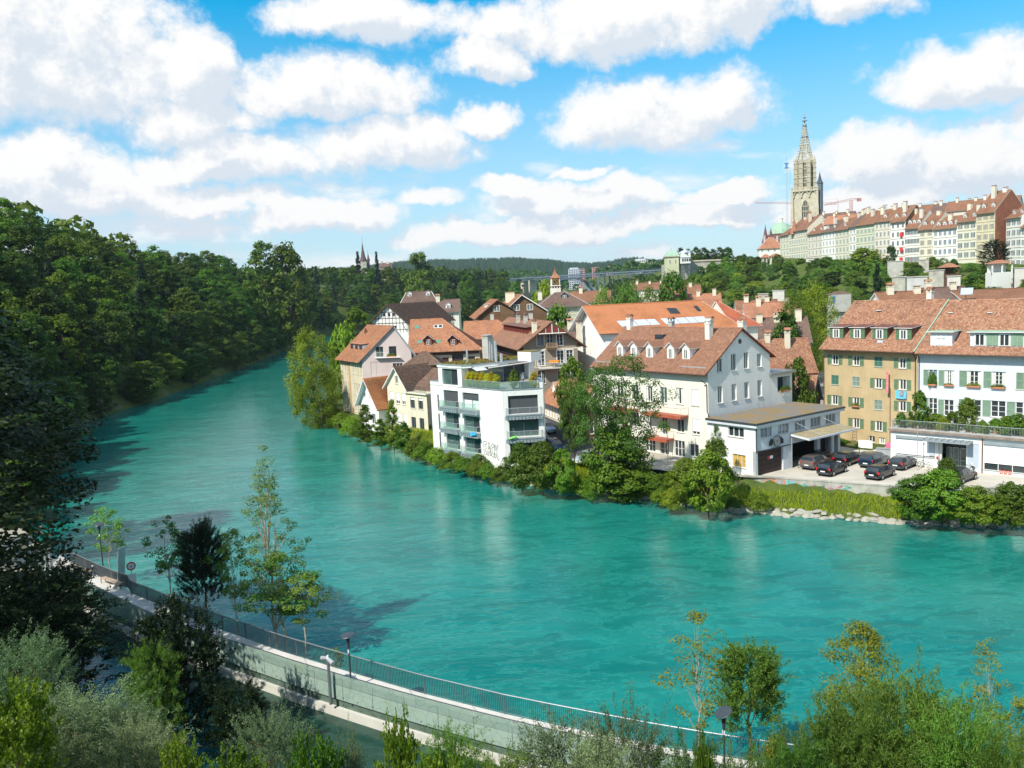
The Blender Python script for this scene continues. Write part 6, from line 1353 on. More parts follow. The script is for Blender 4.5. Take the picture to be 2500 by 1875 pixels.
rowhouse('lower old town house with planted attic balcony and red brick dormers', ZH, 790, 470, 389, ZH, 950, 465, 383, 4, 4, white2, roof_red, shb, chim=2, dorm=3, rise=7, wr=white2)
rowhouse('yellowish old town house with brown shutters and striped awnings', ZH, 950, 488, 383, ZH, 1125, 475, 376, 2, 3, cream2, roof_red, shbr, chim=1, dorm=2, rise=6.5)
rowhouse('plain white old town house with five regular window columns', ZH, 1125, 487, 376, ZH, 1412, 458, 366, 5, 3, white2, roof_red, None, chim=1, dorm=4, rise=5.0, gm=glass_blue, ww=1.25)
rowhouse('cream old town house with arched dark shutters and stone bands', ZH, 1412, 398, 366, ZH, 1642, 375, 357, 3, 4, cream2, roof_red, shb, chim=2, dorm=2, rise=5.5)
rowhouse('tallest old town house with brick gable and ochre shutters, left of the dark yew', ZH, 1642, 292, 357, ZH, 1868, 268, 349, 3, 5, ochre2, roof_red, shbr, chim=3, dorm=2, rise=8.5, rd=9, wr=brickm, Dp=18)
a_ = atd(*ZH(1868, 460), 349)
rowhouse('white old town house with dark shutters behind the dark yew', ZH, 2000, 352, 348, ZH, 2185, 335, 338, 3, 5, white2, roof_red, shb, chim=1, dorm=2, rise=5)
rowhouse('white old town house cut by the right edge of the picture', ZH, 2185, 455, 338, ZH, 2420, 440, 328, 4, 4, white2, roof_red, shb, chim=2, dorm=1, rise=6)
# second line of roofs behind the row
for (lab, u, v, d_, w_, hh, rm) in (('high red roof with a chimney pair behind the planted balcony house', 900, 250, 405, 22, 5, roof_red), ('dark red roof behind the plain white house', 1330, 215, 392, 18, 4, roof_brown), ('red roof ridge with tall chimneys behind the cream house', 1560, 180, 385, 22, 4.5, roof_red),
                                 ('red roof behind the green house', 420, 300, 430, 20, 5, roof_red), ('orange roofs behind the yellow house', 60, 350, 450, 22, 4.5, roof_orange), ('dark cloister roof right of the minster', -90, 330, 470, 20, 4, roof_brown), ('red roof behind the brick gable', 1850, 150, 372, 16, 5, roof_red)):
    x_, y_, z_ = atd(*ZH(u, v), d_); far_house(lab, (x_-w_/2, y_), (.75, -.65), w_, 12, 30, z_-3, z_+1.2, 0, 0, rm, beige2, chim=3, chm=(plaster_cream, white2)[int(u) % 2])
# turret roof below the minster
x_, y_, z_ = atd(*ZL(935, 240), 480); T = thing('turret_roof', 'steep pointed red turret roof in front of the minster tower', 'roof turret', (x_, y_, z_-14)); b = MB(); b.lathe((x_, y_, z_-13), [(7.5, 0), (4.2, 4.5), (1.7, 9), (.1, 13)], 6); b.build('roof', roof_orange, T)
x_, y_, z_ = atd(*ZL(655, 385), 485); T = thing('turret_roof', 'small pointed red turret with a thin dark spike left of the minster tower', 'roof turret', (x_, y_, z_-9)); b = MB(); b.lathe((x_, y_, z_-9), [(2.6, 0), (1.2, 4), (.3, 8), (.08, 9.5), (.05, 18)], 8); b.build('roof', roof_orange, T)
# buildings left of the row: gabled inn, purple roofs, dome
def cone_tower(label, Z, u, v, d_, r_, hh, wall_h, rm, wm=white2):
    x_, y_, z_ = atd(*Z(u, v), d_); T = thing('roof_tower', label, 'tower', (x_, y_, z_-hh-wall_h)); b = MB(); b.lathe((x_, y_, z_-hh-wall_h), [(r_*.85, 0), (r_*.85, wall_h)], 8); b.build('wall', wm, T); b = MB(); b.lathe((x_, y_, z_-hh), [(r_, 0), (r_*.5, hh*.4), (r_*.15, hh*.8), (.05, hh)], 8); b.build('roof', rm, T)
purple = mat('dark_purple_roof', (.15, .07, .075), .8, .2)
cone_tower('slim dark spire turret left of the minster with bluish tip', ZL, 135, 500, 560, 2.6, 12, 6, purple); cone_tower('second small dark spire turret left of the minster', ZL, 235, 555, 560, 2.0, 8, 6, purple)
far_house('dark purple roofed chapter house left of the crest row', atd(*ZL(200, 700), 570)[:2], (1, -.2), 26, 12, 36, 46, 54, 6, 1, purple, beige2, chim=0)
far_house('white gabled house with orange pointed roof above the trees left of the row', atd(*ZL(20, 760), 540)[:2], (1, -.2), 15, 10, 34, 44.5, 51, 4, 1, roof_orange, white2, hip=(6.5, 6.5), chim=2, chm=stone_sand)
x_, y_, z_ = atd(*ZL(445, 345), 640); T = thing('domed_building', 'pale domed building left of the minster with a small lantern', 'domed building', (x_, y_, 38)); b = MB(); b.box(x_-10, x_+26, y_, y_+14, 38, z_-13); b.build('wall', stone_sand, T); b = MB(); b.lathe((x_, y_+4, z_-13), [(9.5, 0), (8.5, 3), (5.5, 6.5), (1.6, 8.5)], 14); b.build('dome', copper_green, T); b = MB(); b.lathe((x_, y_+4, z_-4.6), [(1.6, 0), (1.6, 3), (1.9, 3.1), (.9, 4.6)], 8); b.build('lantern', white2, T)

# ===== minster tower
MX, MY = 202.3, 580.0
T = thing('minster_tower', 'tall pale sandstone gothic minster tower with openwork spire above the old town', 'church tower', (MX, MY, 38)); mf = Fr((MX, MY, 0), (.94, -.34))
dark_open = mat('dark_opening', (.06, .055, .05), .8, .2)
b = MB(); b.box(-8.6, 7.4, -8, 8, 38, 81.5, 0, mf); b.build('lower_tower', stone_sand, T)
for (sx, sy) in ((-8.6, -8), (7.2, -8), (-8.6, 8), (7.2, 8)):
    b = MB(); b.box(sx-1.1, sx+1.1, sy-1.3, sy+1.3, 38, 60, 0, mf); b.box(sx-.9, sx+.9, sy-1.1, sy+1.1, 60, 72, 0, mf); b.box(sx-.7, sx+.7, sy-.8, sy+.8, 72, 82, 0, mf); b.lathe(mf.p(sx, sy, 82), [(.8, 0), (.1, 4)], 6); b.build('buttress', stone_sand, T)
def gothic(f, s, y, z, w_, h_, nm='window'):
    b = MB(); pts = [(s-w_/2, z), (s+w_/2, z), (s+w_/2, z+h_*.7), (s+w_*.3, z+h_*.9), (s, z+h_), (s-w_*.3, z+h_*.9), (s-w_/2, z+h_*.7)]; b.poly([f.p(a_, y, c_) for a_, c_ in pts], 0)
    for k in (-1, 0, 1): b.box(s+k*w_*.26-.14, s+k*w_*.26+.14, y-.3, y-.02, z, z+h_*(.82 if k else .95), 1, f)
    for zz in (.0, .45, .68): b.box(s-w_/2, s+w_/2, y-.28, y-.04, z+h_*zz, z+h_*zz+.45, 1, f)
    for a_, c_ in zip(pts[2:], pts[3:]): b.tube(f.p(a_[0], y-.25, a_[1]), f.p(c_[0], y-.25, c_[1]), .3, 4, 1)
    b.build(nm, [dark_open, stone_sand], T)
gothic(mf, -.3, -8.02, 62, 4.2, 14); 
mfl = mf.turned(-8.6, 8, 3); gothic(mfl, 8, -.02, 62, 4.2, 14)
b = MB()
for k in range(3):
    for (ff, y0) in ((mf, -8), (mfl, 0)):
        x0 = (-5.2+k*4.9) if ff is mf else 3+k*4.9
        for i in range(6): a0, a1 = math.pi*i/6, math.pi*(i+1)/6; b.tube(ff.p(x0-2.3*math.cos(a0), y0-.5, 77.5+4*math.sin(a0)), ff.p(x0-2.3*math.cos(a1), y0-.5, 77.5+4*math.sin(a1)), .38, 4)
b.box(-9.2, 8, -9, 8.6, 81.5, 82.3, 0, mf)
for i in range(18): b.box(-9.1+i*.98, -8.7+i*.98, -8.9, -8.5, 82.3, 83.6, 0, mf)
b.box(-9.2, 8, -8.9, -8.6, 83.6, 83.9, 0, mf); b.build('gallery', stone_sand, T)
b = MB(); n_ = 8; R8 = 5.2
b.lathe(mf.p(-.4, 0, 82), [(R8, 0), (R8, 19.5)], 8); b.build('octagon', stone_sand, T)
for i in range(8):
    a0 = math.pi/8+i*math.pi/4; c_ = mf.p(-.4+6.3*math.cos(a0), 6.3*math.sin(a0), 0); b = MB(); b.box(c_[0]-.9, c_[0]+.9, c_[1]-.9, c_[1]+.9, 82, 102.5)
    for zz in range(6): b.box(c_[0]-1.1, c_[0]+1.1, c_[1]-1.1, c_[1]+1.1, 84+zz*3.2, 84.5+zz*3.2)
    b.lathe((c_[0], c_[1], 102.5), [(1.1, 0), (.9, .4), (.1, 3.5)], 6); b.build('stair_turret', stone_sand, T)
of = Fr(mf.p(-.4, 0, 0), (mf.X[0], mf.X[1]))
for k in range(3):
    ff = Fr((0, 0, 0), (1, 0)); a0 = -math.pi/2+(k-1)*math.pi/4; nrm = mf.X*math.cos(a0)+mf.Y*math.sin(a0); ff.o = of.o*1.0+nrm*(R8*.93); ff.Y = -nrm; ff.X = np.cross(-nrm, (0, 0, 1.0)); ff.X = np.array([-ff.Y[1]*-1, -ff.Y[0], 0]) if False else np.cross((0, 0, -1.0), ff.Y)*-1
    gothic(ff, 0, -.06, 92.2, 3.1, 8.7); gothic(ff, 0, -.06, 84.3, 3.1, 7.0)
# openwork spire: eight ribs, ring bands and crockets
prof = [(5.3, 102), (3.9, 107.5), (2.8, 112.5), (1.9, 117.5), (1.05, 122.5), (.55, 126)]
b = MB(); cr = MB(); rg = MB(); fi = MB()
def sp(k, i, rr=None, zz=None):
    a0 = math.pi/8+i*math.pi/4; r_, z_ = prof[k] if rr is None else (rr, zz); return mf.p(-.4+r_*math.cos(a0), r_*math.sin(a0), z_)
for i in range(8):
    for k in range(5):
        b.tube(sp(k, i), sp(k+1, i), .36-.04*k, 4)
        for j in range(3):
            q_ = sp(k, i)+(sp(k+1, i)-sp(k, i))*(j+.5)/3; o_ = q_-mf.p(-.4, 0, q_[2]); o_ /= max(1e-6, np.linalg.norm(o_)); cr.add([q_+o_*.2, q_+o_*.8+(0, 0, .5), q_+o_*.3+(0, 0, .6), q_+o_*.35+(0, 0, -.2)], [(0, 1, 2), (0, 3, 1), (3, 2, 1)])
        rg.tube(sp(k, i), sp(k, (i+1) % 8), .30, 4)
        for j in (1, 2):
            t_ = j/3; a_ = sp(k, i)+(sp(k+1, i)-sp(k, i))*t_; c_ = sp(k, (i+1) % 8)+(sp(k+1, (i+1) % 8)-sp(k, (i+1) % 8))*t_; rg.tube(a_, c_, .14, 3)
        mid0 = (sp(k, i)+sp(k, (i+1) % 8))/2; mid1 = (sp(k+1, i)+sp(k+1, (i+1) % 8))/2; fi.tube(mid0, mid1, .13, 3); fi.tube(sp(k, i), mid1, .11, 3); fi.tube(sp(k, (i+1) % 8), mid1, .11, 3)
b.build('spire_ribs', stone_sand, T); cr.build('crockets', mat('slate_blue_stone', (.14, .17, .22)), T); rg.build('spire_rings', stone_sand, T); fi.build('tracery', stone_sand, T)
b = MB(); b.lathe(mf.p(-.4, 0, 117.3), [(2.3, 0), (2.5, .5), (1.9, .9)], 8); b.lathe(mf.p(-.4, 0, 124.5), [(.7, 0), (1.5, .5), (.7, .9), (.45, 2), (.35, 3.2), (1.9, 3.6), (.5, 4.2), (.3, 5.4), (1.2, 5.8), (.35, 6.4), (.12, 7.2), (.35, 7.6), (.1, 8.2)], 8); b.build('finial', mat('blue_grey_stone', (.28, .32, .38), .8, .2), T)
b = MB(); c_ = mf.p(8.9, -4.5, 0); b.lathe((c_[0], c_[1], 38), [(2.1, 0), (2.1, 48)], 8); b.build('round_turret', mat('turret_painted_shade', (.13, .15, .19), .8, .25), T); b = MB(); b.lathe((c_[0], c_[1], 86), [(2.4, 0), (1.2, 2.6), (.1, 7.5)], 8); b.build('turret_roof', mat('slate_roof', (.07, .08, .10)), T)  # turret wall colour holds the shade of the tower's right side
H_ = thing('hoist_mast', 'thin blue grey scaffold hoist mast on the left of the minster tower', 'hoist', mf.p(-12, -6, 60)); b = MB()
for dx, dy in ((0, 0), (.8, 0), (0, .8), (.8, .8)): b.tube(mf.p(-12.2+dx, -6+dy, 40), mf.p(-12.2+dx, -6+dy, 100), .07, 3)
for k in range(40): z_ = 40+k*1.5; b.tube(mf.p(-12.2, -6, z_), mf.p(-11.4, -6, z_+1.5), .045, 3); b.tube(mf.p(-11.4, -6, z_), mf.p(-11.4, -5.2, z_+1.5), .045, 3)
b.build('mast', metal_galv, H_); b = MB(); b.box(-13.2, -10.6, -6.6, -4.8, 97.6, 98.2, 0, mf); b.box(-12.6, -11.2, -6.4, -5.2, 98.2, 100.6, 0, mf); b.box(-13.2, -10.6, -6.6, -4.8, 100.6, 101.1, 0, mf); b.tube(mf.p(-11.8, -6, 101), mf.p(-11.8, -6, 106), .06, 3); b.build('cabin', mat('blue_paint', (.08, .25, .45)), H_)
b = MB()
for k in range(9): b.box(-10.6, -9.0, -5.8, -5.2, 84+k*1.7, 84.15+k*1.7, 0, mf)
b.build('scaffold_deck', metal_zinc, H_)
# ===== cranes
def truss(b, a_, c_, w_, n, r_=.12, hgt=None):
    a_ = np.array(a_, float); c_ = np.array(c_, float); up = np.array([0, 0, hgt or w_]); d = (c_-a_)/n
    b.tube(a_, c_, r_, 4); b.tube(a_+up, c_+up*.5, r_, 4)
    for k in range(n): b.tube(a_+d*k, a_+d*(k+.5)+up*(1-.5*(k+.5)/n), r_*.6, 3); b.tube(a_+d*(k+.5)+up*(1-.5*(k+.5)/n), a_+d*(k+1), r_*.6, 3)
crm = mat('crane_pink_red', (.50, .22, .20), .6, .15)
x0, y0, z0 = atd(*Z6(690, 792), 690); x1, y1, z1 = atd(*Z6(137, 768), 700); T = thing('tower_crane', 'long thin red crane jib reaching out left of the minster tower', 'crane', (x0, y0, 40)); b = MB(); truss(b, (x0+8, y0, z0), (x1, y1, z1-1), 1.6, 30); b.build('jib', crm, T); b = MB(); truss(b, (x0+9, y0, 40), (x0+9, y0, z0+4), 1.0, 30); b.tube((x0+9, y0, z0+5), ((x0+x1)/2, y1, z0+1.5), .07, 3); b.build('mast', crm, T)
x0, y0, z0 = atd(*Z6(878, 757), 690); T = thing('tower_crane', 'pale tower crane with reddish jib right of the minster tower', 'crane', (x0, y0, 40)); b = MB()
x1, y1, z1 = atd(*Z6(672, 795), 680); truss(b, (x0, y0, z0), (x1, y1, z1), 1.5, 20); x2, y2, z2 = atd(*Z6(940, 748), 695); truss(b, (x0, y0, z0), (x2, y2, z2), 1.5, 6); b.box(x2-1.5, x2+1.5, y2-.8, y2+.8, z2-1.5, z2+1.0); b.build('jib', crm, T); b = MB()
for dx in (-.9, .9):
    for dy in (-.9, .9): b.tube((x0+dx, y0+dy, 40), (x0+dx, y0+dy, z0), .16, 4)
for k in range(22): z_ = 40+k*2; b.tube((x0-.9, y0-.9, z_), (x0+.9, y0-.9, z_+2), .09, 3); b.tube((x0+.9, y0-.9, z_), (x0-.9, y0-.9, z_+2), .09, 3)
b.build('mast', crm, T)

# ===== platform wall, corner pavilion and lift tower
T = thing('platform_wall', 'high weathered stone retaining wall of the church platform behind the lift tower', 'wall', (120, 545, 15)); b = MB(); b.box(108, 150, 545, 600, 3, 38.0)
for k in range(4): b.box(112+k*9.5, 114.5+k*9.5, 542.8, 544.99, 3, 34-k*.4)
b.build('wall', stone_wall, T); b = MB(); b.box(107.6, 150.4, 544.5, 545.3, 38.002, 38.9); b.build('parapet', stone_sand, T)
T = thing('pavilion_tower', 'pale corner pavilion with green domed roof beside the lift tower', 'pavilion', (104.6, 542, 12)); b = MB(); b.box(100.8, 108.4, 541, 549, 6, 41.6); b.build('wall', plaster_green, T); b = MB(); b.box(100.5, 108.7, 540.7, 549.3, 31.5, 32.2); b.box(100.2, 109, 540.4, 549.6, 41.6, 42.2); b.build('cornice', stone_sand, T)
b = MB(); prof = [(6.2, 42.2), (5.0, 43.4), (3.4, 44.6), (1.2, 45.6), (.3, 46.2), (.1, 47.3)]; ps = []
for r_, z_ in prof: ps += [(104.6+r_*math.cos(math.pi/4+i*math.pi/2), 545+r_*math.sin(math.pi/4+i*math.pi/2), z_) for i in range(4)]
b.add(ps, [(k*4+i, k*4+(i+1) % 4, (k+1)*4+(i+1) % 4, (k+1)*4+i) for k in range(5) for i in range(4)]); b.build('dome_roof', copper_green, T)
pf = Fr((100.8, 541, 0), (1, 0))
for x_ in (2.0, 5.6): farwindow(T, pf, x_, 37.5, .9, 2.2)
T = thing('lift_tower', 'white lift cabin on a tall lattice iron tower at the platform corner', 'lift', (112, 540, 10)); b = MB(); b.box(109.3, 114.9, 536.5, 541.5, 37.0, 43.6); b.build('cabin', wood_white, T); b = MB(); b.lathe((112.1, 539, 43.6), [(4.0, 0), (3.9, .4), (.8, 1.8), (.1, 3.0)], 4); b.build('roof', blind_grey, T)
b = MB()
for k in range(4): b.box(109.6+k*1.4, 110.6+k*1.4, 536.44, 536.49, 38.2, 40)
b.build('window', glass_dark, T); b = MB(); b.box(109.1, 115.1, 536.2, 541.7, 40.6, 41.0); b.build('cabin_band', blind_grey, T)
b = MB()
for dx in (110.2, 114.2):
    for dy in (537.2, 540.8): b.tube((dx, dy, 3), (dx, dy, 37), .28, 4)
for k in range(12): z_ = 3+k*2.85; b.tube((110.2, 537.2, z_), (114.2, 537.2, z_+2.85), .14, 3); b.tube((114.2, 537.2, z_), (110.2, 537.2, z_+2.85), .14, 3); b.tube((110.2, 537.2, z_), (114.2, 537.2, z_), .16, 3)
b.build('lattice', metal_grey, T)

# ===== high bridge
BA, BB = np.array([16, 967, 38.4]), np.array([154, 818, 38.4]); bd = (BB-BA)/np.linalg.norm(BB-BA); bl = np.linalg.norm(BB-BA); bf = Fr(BA*[1, 1, 0], bd[:2]); blue = mat('bridge_blue_steel', (.15, .19, .25), .55, .1, .3)
T = thing('steel_bridge', 'high blue grey steel arch bridge far up the river', 'bridge', (80, 900, 5)); b = MB(); b.box(-25, bl+5, -5, 6, 38.0, 38.7, 0, bf); b.build('deck', blue, T)
b = MB(); b.tube(bf.p(-25, -5, 35.6), bf.p(bl, -5, 35.6), .3, 4); b.tube(bf.p(-25, -5, 38), bf.p(bl, -5, 38), .3, 4); n_ = 62
for k in range(n_): x_ = -25+(bl+25)*k/n_; w_ = (bl+25)/n_; b.tube(bf.p(x_, -5, 35.6), bf.p(x_+w_, -5, 38), .26, 3); b.tube(bf.p(x_+w_, -5, 35.6), bf.p(x_, -5, 38), .26, 3)
b.build('deck_truss', blue, T); b = MB(); b.tube(bf.p(-25, -5, 39.8), bf.p(bl, -5, 39.8), .12, 3)
for k in range(90): x_ = -25+(bl+25)*k/90; b.tube(bf.p(x_, -5, 38.7), bf.p(x_, -5, 39.8), .07, 3)
b.build('parapet', blue, T)
for (s0, s1) in ((28, 118), (126, 216)):
    for yy in (-4.5, 5):
        b = MB(); arc = lambda t, o_=0: bf.p(s0+(s1-s0)*t, yy, 8+o_+(26.5-o_*.35)*(1-(2*t-1)**2))
        N_ = 24
        for k in range(N_):
            if s0+(s1-s0)*(k+1)/N_ > bl+2: break
            b.tube(arc(k/N_), arc((k+1)/N_), .5, 4); b.tube(arc(k/N_, 2.2), arc((k+1)/N_, 2.2), .5, 4); b.tube(arc(k/N_), arc((k+1)/N_, 2.2), .15, 3)
            if k % 3 == 0: b.tube(arc(k/N_, 2.2), bf.p(s0+(s1-s0)*k/N_, yy, 36), .32, 4)
        b.build('arch', blue, T)
b = MB()
for s_ in (122,):
    for dx in (-3, 3):
        for yy in (-4.5, 5): b.tube(bf.p(s_+dx*1.3, yy, 2), bf.p(s_+dx, yy, 35.6), .4, 4)
    for k in range(9): z_ = 3+k*3.6; b.tube(bf.p(s_-3, -4.5, z_), bf.p(s_+3, -4.5, z_+3.6), .2, 3); b.tube(bf.p(s_+3, -4.5, z_), bf.p(s_-3, -4.5, z_+3.6), .2, 3)
b.build('lattice_pier', blue, T); b = MB(); b.box(4, 9, -5.5, 6, 5, 35.3, 0, bf); b.box(16, 18, -5, 5.5, 5, 35.3, 0, bf); b.build('stone_pier', stone_sand, T)

# ===== far blocks and far hills
def block(label, x0, x1, y, z0, z1, m, fl=8, D=14, top=None):
    T = thing('apartment_block', label, 'apartment block', (x0, y, z0)); b = MB(); b.box(x0, x1, y, y+D, z0, z1); b.build('wall', m, T)
    if top: b = MB(); b.box(x0+2, x1-3, y+2, y+D-2, z1, z1+2.5); b.build('roof_house', top, T)
    b = MB(); n_ = max(3, int((x1-x0)/3.4))
    for r_ in range(fl):
        for k in range(n_): xx = x0+(x1-x0)*(k+.2)/n_; zz = z0+(z1-z0)*(r_+.3)/fl; b.add([(xx, y-.05, zz), (xx+(x1-x0)/n_*.6, y-.05, zz), (xx+(x1-x0)/n_*.6, y-.05, zz+(z1-z0)/fl*.5), (xx, y-.05, zz+(z1-z0)/fl*.5)], [(0, 1, 2, 3)])
    b.build('windows', glass_dark, T)['kind'] = 'stuff'
pinkb = mat('far_pink_block', (.50, .26, .24)); greyb = mat('far_grey_block', (.50, .54, .60)); beigeb = mat('far_beige_block', (.58, .54, .47))
block('pale blue grey high block above the left part of the bridge', 108, 128, 1500, 22, 57.5, greyb, 10, top=greyb); block('pinkish block joined to the pale grey high block', 128.2, 136.5, 1503, 22, 58, pinkb, 10)
block('red brown block in the middle above the bridge', 149.5, 161.5, 1500, 22, 59, pinkb, 9); block('second small red brown block above the bridge', 176, 187, 1505, 22, 60, pinkb, 9)
block('low wide beige block behind the right end of the bridge', 211, 236, 1500, 22, 63, beigeb, 9); block('tallest beige block with roof storey near the pavilion tower', 226, 248, 1512, 22, 68, beigeb, 11, top=greyb); block('stepped beige block end next to the pavilion tower', 248.3, 262, 1503, 22, 64, beigeb, 9)
for (lab, px, py, d_, w_, hh) in (('small pale house with red roof in the wood above the far bank', 1275*.5+300, 648, 760, 9, 4), ('far house roof beside the church spire', 940, 652, 760, 11, 6)):
    x_, y_, z_ = atd(px, py, d_); far_house(lab, (x_-w_/2, y_), (1, 0), w_, 8, z_-12, z_-hh*.3, z_+hh*.5, 3, 1, roof_brown, plaster_pink, chim=2)
x_, y_ = -129.5, 780; T = thing('church', 'dark slender church spire with small side spire rising from the wooded bank', 'church', (x_, y_, 34)); b = MB(); b.box(x_-3.2, x_+3.2, y_-3.2, y_+3.2, 34, 57); b.box(x_, x_+14, y_+2, y_+14, 34, 48); b.build('tower', stone_wall, T); spm = mat('dark_spire_roof', (.11, .075, .075), .7, .2)
b = MB(); b.lathe((x_, y_, 57), [(3.6, 0), (2.0, 5), (.9, 11), (.15, 17.5), (.05, 22)], 8); b.build('spire', spm, T); b = MB(); b.lathe((x_+4.6, y_, 44), [(1.1, 0), (1.1, 14), (1.9, 14.2), (1.0, 16), (.2, 20), (.05, 24)], 8); b.build('side_spire', spm, T)
# far hills with conifer wood
def hillmesh(name, prof, y0, depth, m, base=15):
    xs_ = np.linspace(prof[0][0], prof[-1][0], 160); px_ = [p[0] for p in prof]; pz_ = [p[1] for p in prof]; top = np.interp(xs_, px_, pz_)+2.5*np.sin(xs_*.013)+1.5*np.sin(xs_*.05+1)
    ts = np.linspace(0, 1, 24); V = []
    for t in ts: V.append(np.stack([xs_, np.full_like(xs_, y0+depth*t), base+(top-base)*np.sin(t*math.pi/2)**.8+3*np.sin(xs_*.02+t*9)*math.sin(t*math.pi)], 1))
    V = np.concatenate(V); n1 = len(xs_); ix = np.arange(len(V)).reshape(len(ts), n1); F_ = np.stack([ix[:-1, :-1], ix[:-1, 1:], ix[1:, 1:], ix[1:, :-1]], -1).reshape(-1, 4)
    me = npmesh(name, V, F_, m); struct(link(name, me)); return V.reshape(len(ts), n1, 3)
def conewood(name, pts, h0, h1, m, r_=.28, n=5):
    N = len(pts); hh = nrs.uniform(h0, h1, N)[:, None]; rr = hh*r_*nrs.uniform(.8, 1.3, (N, 1)); a0 = nrs.uniform(0, 6.28, N); V = [pts+np.concatenate([np.zeros((N, 2)), hh], 1)]
    for i in range(n): a_ = a0+6.2832*i/n; V.append(pts+np.stack([np.cos(a_)*rr[:, 0], np.sin(a_)*rr[:, 0], np.full(N, -1.0)], 1))
    V = np.stack(V, 1); base = np.arange(N)[:, None]*(n+1); F_ = np.concatenate([base+np.array([[0, 1+i, 1+(i+1) % n]]) for i in range(n)]); me = npmesh(name, V.reshape(-1, 3), F_, m); return link(name, me)
farleaf = mat('far_wood_green', (.035, .065, .025), 1, .35, .02, spec=.05, island=.45)
Vh = hillmesh('hills', [(-1500, 100), (-700, 118), (-250, 131), (-190, 134), (-50, 131), (90, 118), (190, 105), (276, 97), (380, 108), (420, 112), (470, 96), (700, 92), (1500, 85)], 2300, 700, farleaf)
w0 = nrs.uniform(-700, 900, 9000); k0 = nrs.uniform(0, 1, 9000)**.6; ii = np.clip(((w0+1500)/3000*159).astype(int), 0, 158); jj = np.clip((k0*23).astype(int), 0, 23); pts = Vh[jj, ii].copy(); pts[:, 0] = w0; pts[:, 1] += nrs.uniform(-15, 15, 9000)
o = conewood('hill_wood', pts, 7, 15, farleaf); stuff(o)
